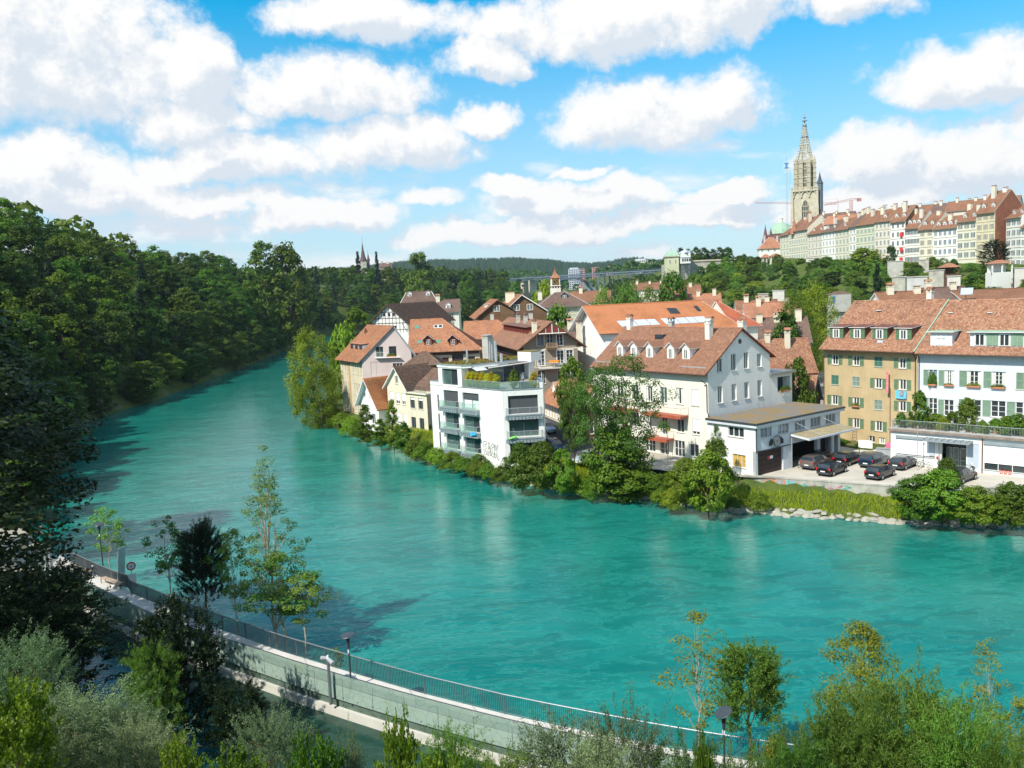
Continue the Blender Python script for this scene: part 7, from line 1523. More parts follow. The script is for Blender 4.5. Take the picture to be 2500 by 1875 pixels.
# ------------------------------------------------------------------ cars
def carpaint(name, c, metal=.4):
    m, n, b, o = bsdf(name); b.inputs['Base Color'].default_value = (*c, 1); b.inputs['Metallic'].default_value = metal; b.inputs['Roughness'].default_value = .28; b.inputs['Coat Weight'].default_value = .6; b.inputs['Coat Roughness'].default_value = .05; return m
tyre = mat('tyre_rubber', (.02, .02, .02), .9); rimm = mat('alloy_rim', (.45, .46, .48), .35, .05, 5, metal=.8); lampred = mat('tail_light_red', (.55, .01, .015), .25, .05, spec=.6); lampw = mat('headlight_glass', (.75, .78, .8), .15, .05, spec=.6); carglass = glassmat('car_glass', (.03, .04, .05), .04, .7)
CM = {}
def car(label, x, y, hx, hy, paint, L=4.35, Wd=1.8, Ht=1.47, kind='hatch', z=2.512, plate=True):
    key = (paint.name, L, Wd, Ht, kind)
    if key not in CM:
        w = Wd/2; k = Ht/1.48; lx = L/4.33
        tail = {'hatch': [(-2.15, .35, .80, .84, .84, .74), (-2.06, .25, .95, 1.0, .95, .80), (-1.72, .22, .98, 1.36, .99, .72), (-1.2, .2, .97, 1.46, 1, .70)],
                'suv': [(-2.15, .38, .85, .9, .86, .76), (-2.08, .28, 1.0, 1.06, .96, .82), (-1.9, .25, 1.02, 1.42, 1, .76), (-1.4, .22, 1.0, 1.49, 1, .74)],
                'van': [(-2.15, .35, .9, 1.0, .9, .78), (-2.1, .28, 1.0, 1.3, .97, .80), (-1.95, .25, 1.0, 1.50, 1, .78), (-1.2, .22, .98, 1.56, 1, .76)]}[kind]
        st = tail+[(-.2, .2, .95, 1.48, 1, .70), (.35, .2, .94, 1.42, 1, .70), (1.15, .2, .93, 1.0, .99, .80), (1.78, .22, .80, .87, .96, .72), (2.08, .28, .64, .69, .88, .62), (2.18, .38, .5, .53, .8, .5)]
        body = MB(); gl_ = MB(); R_ = []
        for (sx, zb, zbt, zt, wb, wt) in st:
            half = [(0, zb), (w*wb*.86, zb), (w*wb*.97, zb+.13), (w*wb, .60*k if zbt > .7 else zbt*.9), (w*wb*.965, zbt*k), (w*wt, zt*k), (w*wt*.5, (zt+.02)*k), (0, (zt+.025)*k)]
            R_.append([(sx*lx, -a_, c_) for a_, c_ in half[::-1]][:-1]+[(sx*lx, a_, c_) for a_, c_ in half])
        n_ = len(R_[0])
        for i in range(len(R_)-1):
            s0, s1 = st[i], st[i+1]
            for j in range(n_-1):
                q_ = [R_[i][j], R_[i+1][j], R_[i+1][j+1], R_[i][j+1]]
                side = j in (2, n_-4); top = 3 > 2 and (j in (0, 1, n_-3, n_-2) or j < 2 or j > n_-4)
                jj = j if j < 7 else n_-2-j           # 0,1 roof ; 2 side glass ; rest body
                g_ = (jj == 2 and min(s0[3]-s0[2], s1[3]-s1[2]) > .25) or (jj == 2 and i in (2,) ) or (jj in (0, 1) and abs(s1[3]-s0[3]) > .28)
                (gl_ if g_ else body).add(q_, [(0, 1, 2, 3)])
        body.poly(R_[0]); body.poly(R_[-1])
        for sx in (-1.0, .25, -.35): body.box(sx*lx-.04, sx*lx+.04, -w*.99, -w*.70, .95*k, 1.40*k) if False else None
        pil = MB()
        for sx in (-1.25, -.25):
            for sg in (-1, 1): pil.add([(sx*lx-.04, sg*w*.975, .95*k), (sx*lx+.04, sg*w*.975, .95*k), (sx*lx+.04, sg*w*.715, 1.44*k), (sx*lx-.04, sg*w*.715, 1.44*k)], [(0, 1, 2, 3)])
        mir = MB()
        for sg in (-1, 1): mir.box(.75, .9, sg*w*1.0, sg*w*1.14, .93*k, 1.06*k)
        parts_ = [('body', body.build_mesh('body', paint)), ('windows', gl_.build_mesh('windows', carglass)), ('pillar', pil.build_mesh('pillar', black_paint)), ('mirror', mir.build_mesh('mirror', paint))]
        parts_[0][1].polygons.foreach_set('use_smooth', [True]*len(parts_[0][1].polygons)); parts_[1][1].polygons.foreach_set('use_smooth', [True]*len(parts_[1][1].polygons))
        wh = MB(); wh.tube((0, -.1, 0), (0, .1, 0), .33, 16); rm_ = MB(); rm_.tube((0, -.115, 0), (0, .115, 0), .20, 10)
        tl = MB(); tl.box(-.06, .1, -.12, .12, -.14, .16); hl = MB(); hl.box(-.12, .05, -.18, .18, -.07, .07); pl = MB(); pl.box(-.02, 0, -.27, .27, -.06, .06); bp = MB(); bp.box(-.05, .06, -w*.8, w*.8, -.1, .1)
        CM[key] = (parts_, wh.build_mesh('wheel', tyre), rm_.build_mesh('rim', rimm), tl.build_mesh('tail_light', lampred), hl.build_mesh('headlight', lampw), pl.build_mesh('licence_plate', wood_white), bp.build_mesh('bumper', metal_dark), w, lx, k)
    parts_, wh, rm_, tl, hl, pl, bp, w, lx, k = CM[key]
    l_ = math.hypot(hx, hy); c = (x+hx/l_*L/2, y+hy/l_*L/2, z); T = thing('parked_car', label, 'car', c, 'parked cars', rz=math.atan2(hy, hx))
    for nm, me in parts_: link(nm, me, T)
    for sx in (-1.35, 1.35):
        for sg in (-1, 1): o = link('wheel', wh, T, (sx*lx, sg*(w-.09), .33)); link('rim', rm_, o)
    for sg in (-1, 1): link('tail_light', tl, T, (-2.07*lx, sg*w*.80, .84*k)); link('headlight', hl, T, (2.0*lx, sg*w*.66, .66*k))
    link('licence_plate', pl, T, (-2.17*lx, 0, .62)); link('licence_plate', pl, T, (2.22*lx, 0, .42)); link('bumper', bp, T, (-2.15*lx, 0, .42))
    return T
blk = carpaint('black_car_paint', (.006, .007, .010)); drk = carpaint('dark_grey_car_paint', (.03, .032, .036)); tpe = carpaint('taupe_car_paint', (.17, .13, .12)); slv = carpaint('silver_blue_car_paint', (.42, .50, .58)); nvy = carpaint('navy_car_paint', (.015, .035, .07)); slw = carpaint('pale_silver_car_paint', (.50, .52, .54))
hd = (.75, .66)
car('black hatchback parked at the front left of the parking lot, nearest the brown garage door', 34.6, 94.4, *hd, blk)
car('taupe brown estate car parked beside the open garage bay', 34.0, 98.0, *hd, tpe, 4.5, 1.85, 1.6, 'suv')
car('black car half hidden in shade under the garage canopy edge', 35.9, 100.9, *hd, blk, 4.4, 1.8, 1.5)
car('black hatchback between the taupe car and the tall black car', 38.3, 99.2, *hd, blk, 4.4, 1.8, 1.52)
car('tall black car with roof rails in the back row of the parking lot', 40.7, 97.5, *hd, nvy, 4.7, 1.9, 1.66, 'suv')
car('dark grey hatchback at the right end of the back row', 43.4, 95.8, *hd, drk, 4.4, 1.8, 1.47)
car('black hatchback parked alone at the front, by the embankment wall edge', 38.9, 91.6, *hd, blk, 4.3, 1.8, 1.46)
car('dark grey car parked behind the overhanging bushes, in front of the white workshop', 46.0, 88.4, .80, .60, drk, 4.4, 1.8, 1.45)
car('silver blue minivan facing the river on the narrow side street', 4.6, 135.2, .27, -.96, slv, 4.5, 1.8, 1.68, 'van')
car('black car partly hidden behind the silver minivan', 3.5, 141.0, .27, -.96, blk)
car('dark blue car nearest the modern white house corner, upper one of the pair', 3.6, 126.4, .2, -.98, nvy, 4.4, 1.8, 1.55, 'suv')
car('dark blue estate car, lower one of the pair beside the modern white house', 4.9, 119.8, .3, -.95, nvy, 4.4, 1.8, 1.55, 'suv')
car('pale silver car at the bottom of the side street behind the birch', 10.7, 109.8, -.70, -.71, slw, 4.2, 1.75, 1.5)
car('dark green car under the arcade at the far side of the street', 10.2, 127.0, .1, 1.0, drk, 4.2, 1.75, 1.45)

# ------------------------------------------------------------------ bicycles
def bike(label, x, y, a, m, z=2.512):
    T = thing('bicycle', label, 'bicycle', (x, y, z), rz=a)
    for sx in (-.52, .52):
        b = MB()
        for i in range(14): a0, a1 = 6.2832*i/14, 6.2832*(i+1)/14; b.tube((sx+.33*math.cos(a0), 0, .34+.33*math.sin(a0)), (sx+.33*math.cos(a1), 0, .34+.33*math.sin(a1)), .018, 4)
        for i in range(6): a0 = 6.2832*i/12; b.tube((sx+.33*math.cos(a0), 0, .34+.33*math.sin(a0)), (sx-.33*math.cos(a0), 0, .34-.33*math.sin(a0)), .004, 3)
        me = b.build_mesh('wheel', tyre); link('wheel', me, T)
    b = MB()
    for p_, q_ in (((-.52, .34), (-.1, .30)), ((-.1, .30), (-.22, .82)), ((-.22, .78), (.34, .80)), ((-.1, .30), (.36, .72)), ((-.52, .34), (-.22, .78)), ((.52, .34), (.34, .92))): b.tube((p_[0], 0, p_[1]), (q_[0], 0, q_[1]), .02, 5)
    link('frame', b.build_mesh('frame', m), T); b = MB(); b.tube((.32, -.25, .95), (.32, .25, .95), .015, 5); link('handlebar', b.build_mesh('handlebar', metal_dark), T); b = MB(); b.box(-.34, -.12, -.07, .07, .84, .9); link('saddle', b.build_mesh('saddle', black_paint), T)
for (lab, u, v, m_) in (('leftmost pale bicycle leaning on the white workshop wall', 560, 370, metal_galv), ('second pale bicycle leaning on the workshop wall, by the entrance', 715, 375, metal_galv), ('dark bicycle right of the workshop entrance', 1230, 400, metal_dark), ('bicycle beside the seated cyclist at the workshop wall', 1400, 430, metal_dark)):
    x_, y_, _ = at(*ZC(u, v), 2.51); p_ = TBf.o; s_ = np.dot(np.array([x_, y_, 0])-TBf.o, TBf.X); q_ = TBf.p(s_, -.45, 0); bike(lab, q_[0], q_[1], math.atan2(TBf.X[1], TBf.X[0]), m_)
q_ = at(*Z5(930, 700), 2.5); bike('white bicycle parked at the edge of the dark garage bay', q_[0], q_[1], 1.0, wood_white)

# ------------------------------------------------------------------ people
def person(label, x, y, z, face, shirt, pants, hair, pose='stand'):
    T = thing('person', label, 'person', (x, y, z), rz=face)
    if pose == 'stand':
        J = {'pel': (0, 0, .95), 'chest': (0, 0, 1.28), 'neck': (0, 0, 1.47), 'lh': (-.09, 0, .9), 'rh': (.09, 0, .9), 'lk': (-.10, -.03, .5), 'rk': (.11, -.05, .5), 'lf': (-.11, .03, .08), 'rf': (.13, .0, .08), 'lt': (-.11, -.15, .04), 'rt': (.14, -.18, .04), 'ls': (-.18, 0, 1.40), 'rs': (.18, 0, 1.40), 'le': (-.24, .02, 1.13), 're': (.25, -.02, 1.13), 'lw': (-.22, -.10, .90), 'rw': (.22, -.16, .93)}; hd_ = (0, -.02, 1.62)
    else:
        J = {'pel': (0, .05, .5), 'chest': (0, -.08, .82), 'neck': (0, -.14, 1.0), 'lh': (-.09, .02, .48), 'rh': (.09, .02, .48), 'lk': (-.14, -.38, .52), 'rk': (.14, -.38, .52), 'lf': (-.12, -.36, .08), 'rf': (.12, -.36, .08), 'lt': (-.12, -.52, .04), 'rt': (.12, -.52, .04), 'ls': (-.18, -.12, .95), 'rs': (.18, -.12, .95), 'le': (-.24, -.2, .70), 're': (.24, -.2, .70), 'lw': (-.12, -.38, .62), 'rw': (.12, -.38, .62)}; hd_ = (0, -.19, 1.15)
    Rr = {'pel': .15, 'chest': .16, 'neck': .06, 'lh': .10, 'rh': .10, 'lk': .065, 'rk': .065, 'lf': .045, 'rf': .045, 'lt': .04, 'rt': .04, 'ls': .065, 'rs': .065, 'le': .045, 're': .045, 'lw': .033, 'rw': .033}
    ks = list(J); E_ = [('pel', 'chest'), ('chest', 'neck'), ('pel', 'lh'), ('pel', 'rh'), ('lh', 'lk'), ('rh', 'rk'), ('lk', 'lf'), ('rk', 'rf'), ('lf', 'lt'), ('rf', 'rt'), ('chest', 'ls'), ('chest', 'rs'), ('ls', 'le'), ('rs', 're'), ('le', 'lw'), ('re', 'rw')]
    me = bpy.data.meshes.new('body'); me.from_pydata([J[k] for k in ks], [(ks.index(a_), ks.index(c_)) for a_, c_ in E_], []); me.materials.append(shirt); me.materials.append(pants); o = link('body', me, T)
    sk = o.modifiers.new('skin', 'SKIN'); 
    for i, k in enumerate(ks): me.skin_vertices[0].data[i].radius = (Rr[k], Rr[k]*.8)
    me.skin_vertices[0].data[0].use_root = True; sb = o.modifiers.new('sub', 'SUBSURF'); sb.levels = 1; sb.render_levels = 2
    b = MB(); zp = J['pel'][2]
    for k in ('l', 'r'):
        b.tube(J[k+'h'], J[k+'k'], .105, 8, 0, .078); b.tube(J[k+'k'], J[k+'f'], .078, 8, 0, .06)
    b.build_mesh; link('trousers', b.build_mesh('trousers', pants), T)
    b = MB(); b.lathe(hd_, [(.03, -.13), (.065, -.10), (.082, -.02), (.085, .05), (.06, .11), (.02, .13)], 10); b.box(hd_[0]-.012, hd_[0]+.012, hd_[1]-.105, hd_[1]-.07, hd_[2]-.035, hd_[2]+.01); b.tube((hd_[0], hd_[1], hd_[2]-.2), (hd_[0], hd_[1], hd_[2]-.1), .045, 6); b.tube(J['lw'], np.array(J['lw'])+(0, -.05, -.08), .03, 5); b.tube(J['rw'], np.array(J['rw'])+(0, -.05, -.08), .03, 5); link('head', b.build_mesh('head', skin), T)
    b = MB(); b.lathe((hd_[0], hd_[1]+.02, hd_[2]), [(.092, -.02), (.098, .05), (.075, .125), (.02, .15)], 10); link('hair', b.build_mesh('hair', hair), T)
q_ = at(*ZC(845, 355), 2.52); person('person in a pale blue shirt standing left of the workshop entrance', q_[0], q_[1], 2.512, -.3, mat('pale_blue_shirt', (.35, .42, .60), .9), mat('blue_jeans', (.07, .11, .2), .9), mat('reddish_hair', (.22, .06, .03), .8))
q_ = at(*ZC(1440, 460), 2.52); person('person in a white top seated by the bicycles behind the dark car', q_[0], q_[1]+.4, 2.6, .3, mat('white_shirt', (.75, .75, .75), .9), mat('dark_trousers', (.04, .04, .05), .9), black_paint, 'sit')
q_ = h0 and at(*ZC(1440, 460), 2.52); T = thing('stool', 'small dark stool under the seated person', 'stool', (q_[0], q_[1]+.45, 2.512)); b = MB(); b.box(q_[0]-.2, q_[0]+.2, q_[1]+.3, q_[1]+.65, 2.88, 2.93); b.build('seat', metal_dark, T); b = MB(); b.tube((q_[0], q_[1]+.47, 2.51), (q_[0], q_[1]+.47, 2.88), .04, 6); b.build('leg', metal_dark, T)

# ------------------------------------------------------------------ odds and ends around the lot
x_, y_, _ = at(*Z4(785, 1505), 2.5); f_ = Fr((x_, y_, 2.5), (.8, -.6)); box_thing('notice_board', 'wide white notice board on two posts behind the parked cars', 'sign', [('board', wood_white, lambda b: b.box(-.85, .85, -.04, .04, .75, 1.75, 0, f_)), ('post', metal_dark, lambda b: [b.box(-.8, -.74, .045, .1, 0, 1.8, 0, f_), b.box(.74, .8, .045, .1, 0, 1.8, 0, f_)])], (x_, y_, 2.5))
x_, y_, _ = at(*Z4(955, 1545), 2.5); f2_ = Fr((x_, y_, 2.5), (.8, -.6)); box_thing('utility_cabinet', 'grey metal utility cabinet at the corner of the white workshop', 'cabinet', [('body', metal_galv, lambda b: b.box(-.85, .85, -.3, .3, 0, 1.2, 0, f2_)), ('lid', metal_zinc, lambda b: b.box(-.92, .92, -.37, .37, 1.203, 1.28, 0, f2_))], (x_, y_, 2.5))
x_, y_, _ = at(*Z4(1250, 1650), 2.5); box_thing('lamp_post', 'thin tall grey pole standing on the parking lot before the workshop', 'pole', [('pole', metal_galv, lambda b: b.tube((x_, y_, 2.5), (x_, y_, 7.4), .045, 6)), ('cap', metal_galv, lambda b: b.tube((x_, y_, 7.4), (x_, y_, 7.55), .09, 8))], (x_, y_, 2.5))
xg, yg, _ = at(*Z3(1220, 1590), 2.5); box_thing('flag_pole', 'slim grey pole with a yellow flower emblem before the large white house', 'pole', [('pole', metal_galv, lambda b: b.tube((xg, yg, 2.5), (xg, yg, 7.2), .04, 6)), ('emblem', yellow_paint, lambda b: b.lathe((xg+.15, yg-.1, 6.6), [(.05, 0), (.28, .15), (.22, .4), (.03, .5)], 7))], (xg, yg, 2.5))
f3 = OC.f; box_thing('pink_bag', 'bright pink bag lying by the plinth of the ochre house', 'bag', [('bag', pink_cloth, lambda b: b.lathe(f3.p(10.6, -.9, 2.35), [(.3, 0), (.48, .25), (.42, .6), (.15, .85)], 9)), ('handle', pink_cloth, lambda b: b.tube(f3.p(10.4, -.9, 3.2), f3.p(10.8, -.9, 3.2), .04, 5))], f3.p(10.6, -.9, 2.35))
T = thing('garden_fence', 'low dark rail fence in front of the small garden of the ochre house', 'fence', f3.p(3, -4, 2.5)); b = MB(); b.tube(f3.p(0, -4.2, 3.2), f3.p(5, -4.6, 3.2), .03, 5); b.tube(f3.p(0, -4.2, 2.85), f3.p(5, -4.6, 2.85), .025, 5); b.build('rail', metal_dark, T)
for k in range(6): b = MB(); b.tube(f3.p(k, -4.2-.08*k, 2.45), f3.p(k, -4.2-.08*k, 3.25), .03, 5); b.build('post', metal_dark, T)
T = thing('towel', 'bright blue towel over the lower balcony rail of the modern white house', 'towel', (-4, 113.7, 5.9)); f = Fr((-11.9, 123.46, 0), (.654, -.757)); b = MB()
for k in range(3): b.box(10.0+k*.4, 10.5+k*.4, -.92-.02*k, -.80, 5.55+.08*k, 6.0, 0, f)
b.build('cloth', mat('bright_blue_towel', (.05, .40, .75), .9), T)
T = thing('toy_float', 'lime green toy on the lower corner balcony of the modern white house', 'toy', (-.2, 110.6, 5.7)); fm_ = Fr((-1.3, 111.2, 0), (1, .06)); b = MB(); b.tube(fm_.p(.6, -.85, 5.68), fm_.p(1.6, -.85, 5.95), .13, 7); b.build('body', green_plastic, T)
T = thing('lounge_set', 'dark wicker lounge seat on the roof terrace of the modern white house', 'outdoor sofa', fm_.p(3.2, 1.2, 12)); b = MB(); b.box(2.3, 4.0, .7, 1.9, 12.0, 12.45, 0, fm_); b.build('seat', metal_dark, T); b = MB(); b.box(2.3, 4.0, 1.7, 1.9, 12.45, 12.85, 0, fm_); b.box(2.3, 2.5, .7, 1.7, 12.45, 12.75, 0, fm_); b.build('backrest', metal_dark, T)
T = thing('folded_parasol', 'folded dark parasol on the roof terrace of the modern white house', 'parasol', fm_.p(3.2, 2.4, 12)); b = MB(); c_ = fm_.p(3.0, 2.5, 12); b.lathe(c_, [(.05, 0), (.05, 1.0), (.75, 1.2), (.4, 1.7), (.05, 2.1)], 9); b.build('canopy', metal_dark, T)
# ------------------------------------------------------------------ boulders
bms = []
for s_ in range(7):
    r_ = random.Random(s_); import bmesh
    bmx = bmesh.new(); bmesh.ops.create_icosphere(bmx, subdivisions=2, radius=1)
    ph = [r_.uniform(0, 6) for _ in range(6)]; sc = (r_.uniform(.9, 1.3), r_.uniform(.7, 1), r_.uniform(.5, .75))
    for v in bmx.verts:
        k_ = 1+.16*math.sin(v.co.x*3+ph[0])+.14*math.sin(v.co.y*4+ph[1])+.12*math.sin(v.co.z*4+ph[2]); v.co = Vector((v.co.x*sc[0]*k_, v.co.y*sc[1]*k_, max(-.5, v.co.z*sc[2]*k_)))
    me = bpy.data.meshes.new('boulder'); bmx.to_mesh(me); bmx.free(); me.materials.append(mat('limestone', (.36, .34, .285), .9, .2, 1.6, .3, 5, streak=.2)); bms.append(me)
rb_ = resample(RB[3:17], .8); cnt = 0
for k, p_ in enumerate(rb_):
    if p_[1] > 170: break
    nrm = np.array([.35, 1.0]) if p_[0] > 10 else np.array([.8, .6])
    for j in range(2 if p_[0] > 20 else 1):
        if cnt > 170: break
        sz_ = rnd.uniform(.22, .62)*(1.15 if p_[0] > 20 else .8)*(1 if j == 0 else .6); q_ = p_+nrm*(rnd.uniform(-.25, .5)+j*.8); o = link('boulder', bms[cnt % 7], None, (q_[0], q_[1], max(-.05, tz(q_[0], q_[1])-.0)+.05), rnd.uniform(0, 6), (sz_*rnd.uniform(.9, 1.8), sz_, sz_)); tag(o, 'pale limestone boulder in the line of stones at the foot of the far grassy bank', 'boulder', 'boulders along the far bank'); cnt += 1
for k in range(95):
    t_ = rnd.random(); q_ = np.array([-43.8, 78.6])*(1-t_)+np.array([-56, 93.5])*t_+np.array([-rnd.uniform(-.6, 5.5), -rnd.uniform(0, 2.5)]); sz_ = rnd.uniform(.3, .75); o = link('boulder', bms[k % 7], None, (q_[0], q_[1], .15+1.1*min(1, abs(q_[0]+43.8-(q_[1]-78.6)*-.8)/6)), rnd.uniform(0, 6), (sz_*1.3, sz_, sz_)); tag(o, 'light grey boulder in the heap of rocks at the upstream end of the promenade', 'boulder', 'rock heap by the promenade')
def bankmound(): 
    b = MB(); pts = [(-42.6, 73.5), (-43.4, 78.6), (-50, 87), (-57, 95), (-63, 92), (-56, 80), (-50, 70), (-46, 66)]; poly3(b, pts, -1.5, 1.0); return struct(b.build('rock_bank', mat('bank_stones', (.36, .33, .28), .95, .4, 1.5, .5, 3)))
bankmound()
# canal surface; tree shade is put into its darker water colours
b = MB()
canal = watermat('shade_toned_canal_water', (.006, .030, .022), (.02, .06, .045), .05, R(-30), .06, foam=False)
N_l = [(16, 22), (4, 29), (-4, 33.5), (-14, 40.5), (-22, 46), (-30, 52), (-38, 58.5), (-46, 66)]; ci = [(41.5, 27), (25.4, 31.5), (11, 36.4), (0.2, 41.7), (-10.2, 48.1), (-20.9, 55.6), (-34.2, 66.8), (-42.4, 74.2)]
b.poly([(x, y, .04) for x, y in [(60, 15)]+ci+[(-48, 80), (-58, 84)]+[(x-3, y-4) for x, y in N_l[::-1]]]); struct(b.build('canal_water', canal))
# ------------------------------------------------------------------ foliage
L_for = leafmat('wood_leaves', (.022, .058, .007), (.145, .235, .016), .34)
L_dark = leafmat('dark_leaves', (.005, .014, .003), (.020, .044, .007), .15)  # shade on the left trees is put into this near black leaf colour
L_mid = leafmat('bank_leaves', (.050, .110, .009), (.19, .30, .022), .38)
L_lime = leafmat('lime_leaves', (.095, .175, .012), (.27, .38, .025), .4, ts=(1.1, 1.15, .4))
L_will = leafmat('willow_leaves', (.10, .155, .06), (.30, .38, .19), .35, spec=.4, ts=(1.0, 1.1, .7))
L_pal = leafmat('pale_green_leaves', (.07, .14, .022), (.20, .32, .05), .4)
L_autumn = leafmat('yellow_green_leaves', (.15, .19, .012), (.38, .36, .03), .4, ts=(1.1, 1.0, .4))
L_con = leafmat('conifer_needles', (.010, .028, .014), (.032, .065, .025), .1, spec=.15)
L_gold = leafmat('golden_bamboo_leaves', (.45, .42, .02), (.78, .68, .05), .4, ts=(1.0, .95, .3))
bark = mat('tree_bark', (.10, .075, .055), .95, .3, 3); bark_p = mat('pale_bark', (.42, .36, .28), .9, .3, 3); bark_o = mat('orange_bark', (.36, .22, .10), .9, .25, 3)
def shape_r(kind, t):
    if kind == 'round': return np.sqrt(np.clip(1-(2*t-1)**2, 0.02, 1))
    if kind == 'broad': return np.clip(np.sin(np.pi*np.clip(t*.92+.06, 0, 1))**.62, .05, 1)*(1.05-.25*t)
    if kind == 'cone': return np.clip(1.02-t, .03, 1)
    if kind == 'poplar': return np.clip(np.sin(np.pi*np.clip(t*.85+.1, 0, 1))**.8, .05, 1)*(1-.45*t)
    if kind == 'mound': return np.sqrt(np.clip(1-t**2, .02, 1))
    return np.clip(np.sin(np.pi*np.clip(t*.8+.12, 0, 1)), .1, 1)
def foliage(name, seed, Rr, Hc, z0, nc, nl, ll, lw, kind, m, cr=.22, droop=0, upb=.5, inner=.45, lobes=.28):
    r = np.random.RandomState(seed); t = r.beta(1.25, 1.15, nc); a_ = r.uniform(0, 6.2832, nc); ph = r.uniform(0, 6.28, 4)
    rr = shape_r(kind, t)*Rr*(inner+(1-inner)*np.sqrt(r.uniform(0, 1, nc)))*(1+lobes*np.sin(3*a_+ph[0]+4*t)*np.sin(5*t*2+ph[1]))
    C = np.stack([rr*np.cos(a_), rr*np.sin(a_), z0+Hc*t], 1); out = C-np.array([0, 0, z0+Hc*.4]); out /= np.linalg.norm(out, axis=1)[:, None]+1e-6
    rc = Rr*cr*r.uniform(.6, 1.35, nc); N = nc*nl; ci = np.repeat(np.arange(nc), nl)
    d = r.randn(N, 3); d /= np.linalg.norm(d, axis=1)[:, None]; d[:, 2] *= .62; u = r.uniform(.3, 1, N)[:, None]**.6
    P_ = C[ci]+d*u*rc[ci][:, None]; P_[:, 2] -= droop*rc[ci]*r.uniform(0, 1, N)**2*1.5
    nrm = out[ci]*.45+d*.6+np.array([0, 0, upb])+r.randn(N, 3)*.45; nrm /= np.linalg.norm(nrm, axis=1)[:, None]
    tg = r.randn(N, 3)+(out[ci]*.8 if not droop else np.array([0, 0, -1.6*droop])); tg -= nrm*np.sum(tg*nrm, 1)[:, None]; tg /= np.linalg.norm(tg, axis=1)[:, None]+1e-6; bt = np.cross(nrm, tg)
    L_ = (ll*r.uniform(.6, 1.25, N))[:, None]*.5; W__ = (lw*r.uniform(.7, 1.25, N))[:, None]*.5
    V = np.stack([P_-tg*L_, P_+bt*W__, P_+tg*L_-nrm*L_*.25, P_-bt*W__], 1).reshape(-1, 3)
    me = npmesh('crown', V, np.arange(N*4).reshape(-1, 4), m); return me, C
def shoots(name, seed, Rr, Ht, ns, nl, ll, lw, m, up=1.0, bend=.5, head=0, sl=.55):
    r = np.random.RandomState(seed); a_ = r.uniform(0, 6.2832, ns); ph = r.uniform(0, 6.28, 3); t = r.uniform(0, 1, ns)**.75
    lob = 1+.25*np.sin(2*a_+ph[0])+.18*np.sin(5*a_+ph[1]); rb = Rr*.72*np.sqrt(r.uniform(0, 1, ns))*lob; zb = head*Ht+(Ht*(1-head))*(.05+.84*t)*np.sqrt(np.clip(1-(rb/(Rr*1.25))**2, .1, 1))
    base = np.stack([rb*np.cos(a_), rb*np.sin(a_), zb], 1); d = np.stack([np.cos(a_)*(.25+rb/Rr*.8), np.sin(a_)*(.25+rb/Rr*.8), np.full(ns, up)], 1)+r.randn(ns, 3)*.28; d /= np.linalg.norm(d, axis=1)[:, None]
    L_ = sl*Rr*r.uniform(.45, 1.25, ns)*(1+.5*(r.uniform(0, 1, ns) > .88)); N = ns*nl; si = np.repeat(np.arange(ns), nl); u = r.uniform(.05, 1, N)
    P_ = base[si]+d[si]*(u*L_[si])[:, None]; P_[:, 2] -= bend*(u**2)*L_[si]*.5; P_ += r.randn(N, 3)*.02*Rr
    tg = d[si]+r.randn(N, 3)*.55; tg[:, 2] -= bend*u; tg /= np.linalg.norm(tg, axis=1)[:, None]; nn = r.randn(N, 3)+np.array([0, 0, .9]); nn -= tg*np.sum(nn*tg, 1)[:, None]; nn /= np.linalg.norm(nn, axis=1)[:, None]; bt = np.cross(nn, tg)
    P_[:, 2] *= Ht/(np.percentile(P_[:, 2], 99.6)+ll*.5)
    l_ = (ll*r.uniform(.6, 1.25, N)*(1-.35*u))[:, None]; w_ = (lw*r.uniform(.7, 1.2, N))[:, None]*.5
    V = np.stack([P_, P_+tg*l_*.5+bt*w_, P_+tg*l_-nn*l_*.15, P_+tg*l_*.5-bt*w_], 1).reshape(-1, 3); return npmesh('crown', V, np.arange(N*4).reshape(-1, 4), m), base
def trunkmesh(C, z0, H_, r0, m, seed, limbs=9, lean=0, base=0.0):
    r = random.Random(seed); b = MB(); top = H_*.78; n_ = 6; p0 = np.array([0, 0, -.6]); rad = r0; axis = [p0]
    for k in range(1, n_+1): axis.append(np.array([lean*k/n_*H_*.1+r.uniform(-.02, .02)*H_, r.uniform(-.02, .02)*H_, base+top*k/n_]))
    for k in range(n_): b.tube(axis[k], axis[k+1], r0*(1-.14*k), 7, 0, r0*(1-.14*(k+1)))
    idx = list(range(len(C))); r.shuffle(idx)
    for i in idx[:limbs]:
        c = C[i]; zz = max(z0*.5, c[2]*r.uniform(.45, .75)); k = min(n_-1, max(0, int((zz-base)/top*n_))); s_ = axis[k]+(axis[k+1]-axis[k])*.5; mid = (s_+c)/2+np.array([0, 0, .04*H_]); rl = r0*.42*(1-.1*k)
        b.tube(s_, mid, rl, 5, 0, rl*.6); b.tube(mid, c, rl*.6, 4, 0, rl*.18)
    return b.build_mesh('trunk', m)
PR = {}
def proto(key, n, Rr, Ht, cb, nc, nl, ll, lw, kind, m, bk, r0, **k):
    out = []; limbs = k.pop('limbs', 9)
    for s_ in range(n):
        if kind == 'shoots': me, C = shoots(key, sum(map(ord, key))+s_*17, Rr, Ht, nc, nl, ll, lw, m, head=cb, **k)
        else: me, C = foliage(key, hash(key) % 1000 if False else sum(map(ord, key))+s_*17, Rr, Ht*(1-cb), Ht*cb, nc, nl, ll, lw, kind, m, **k)
        tr = trunkmesh(C, Ht*cb, Ht, r0, bk, s_+3, limbs); out.append((me, tr))
    PR[key] = (out, Rr, Ht)
proto('forest', 5, 5.6, 19, .14, 105, 62, .58, .46, 'broad', L_for, bark, .32, cr=.24)
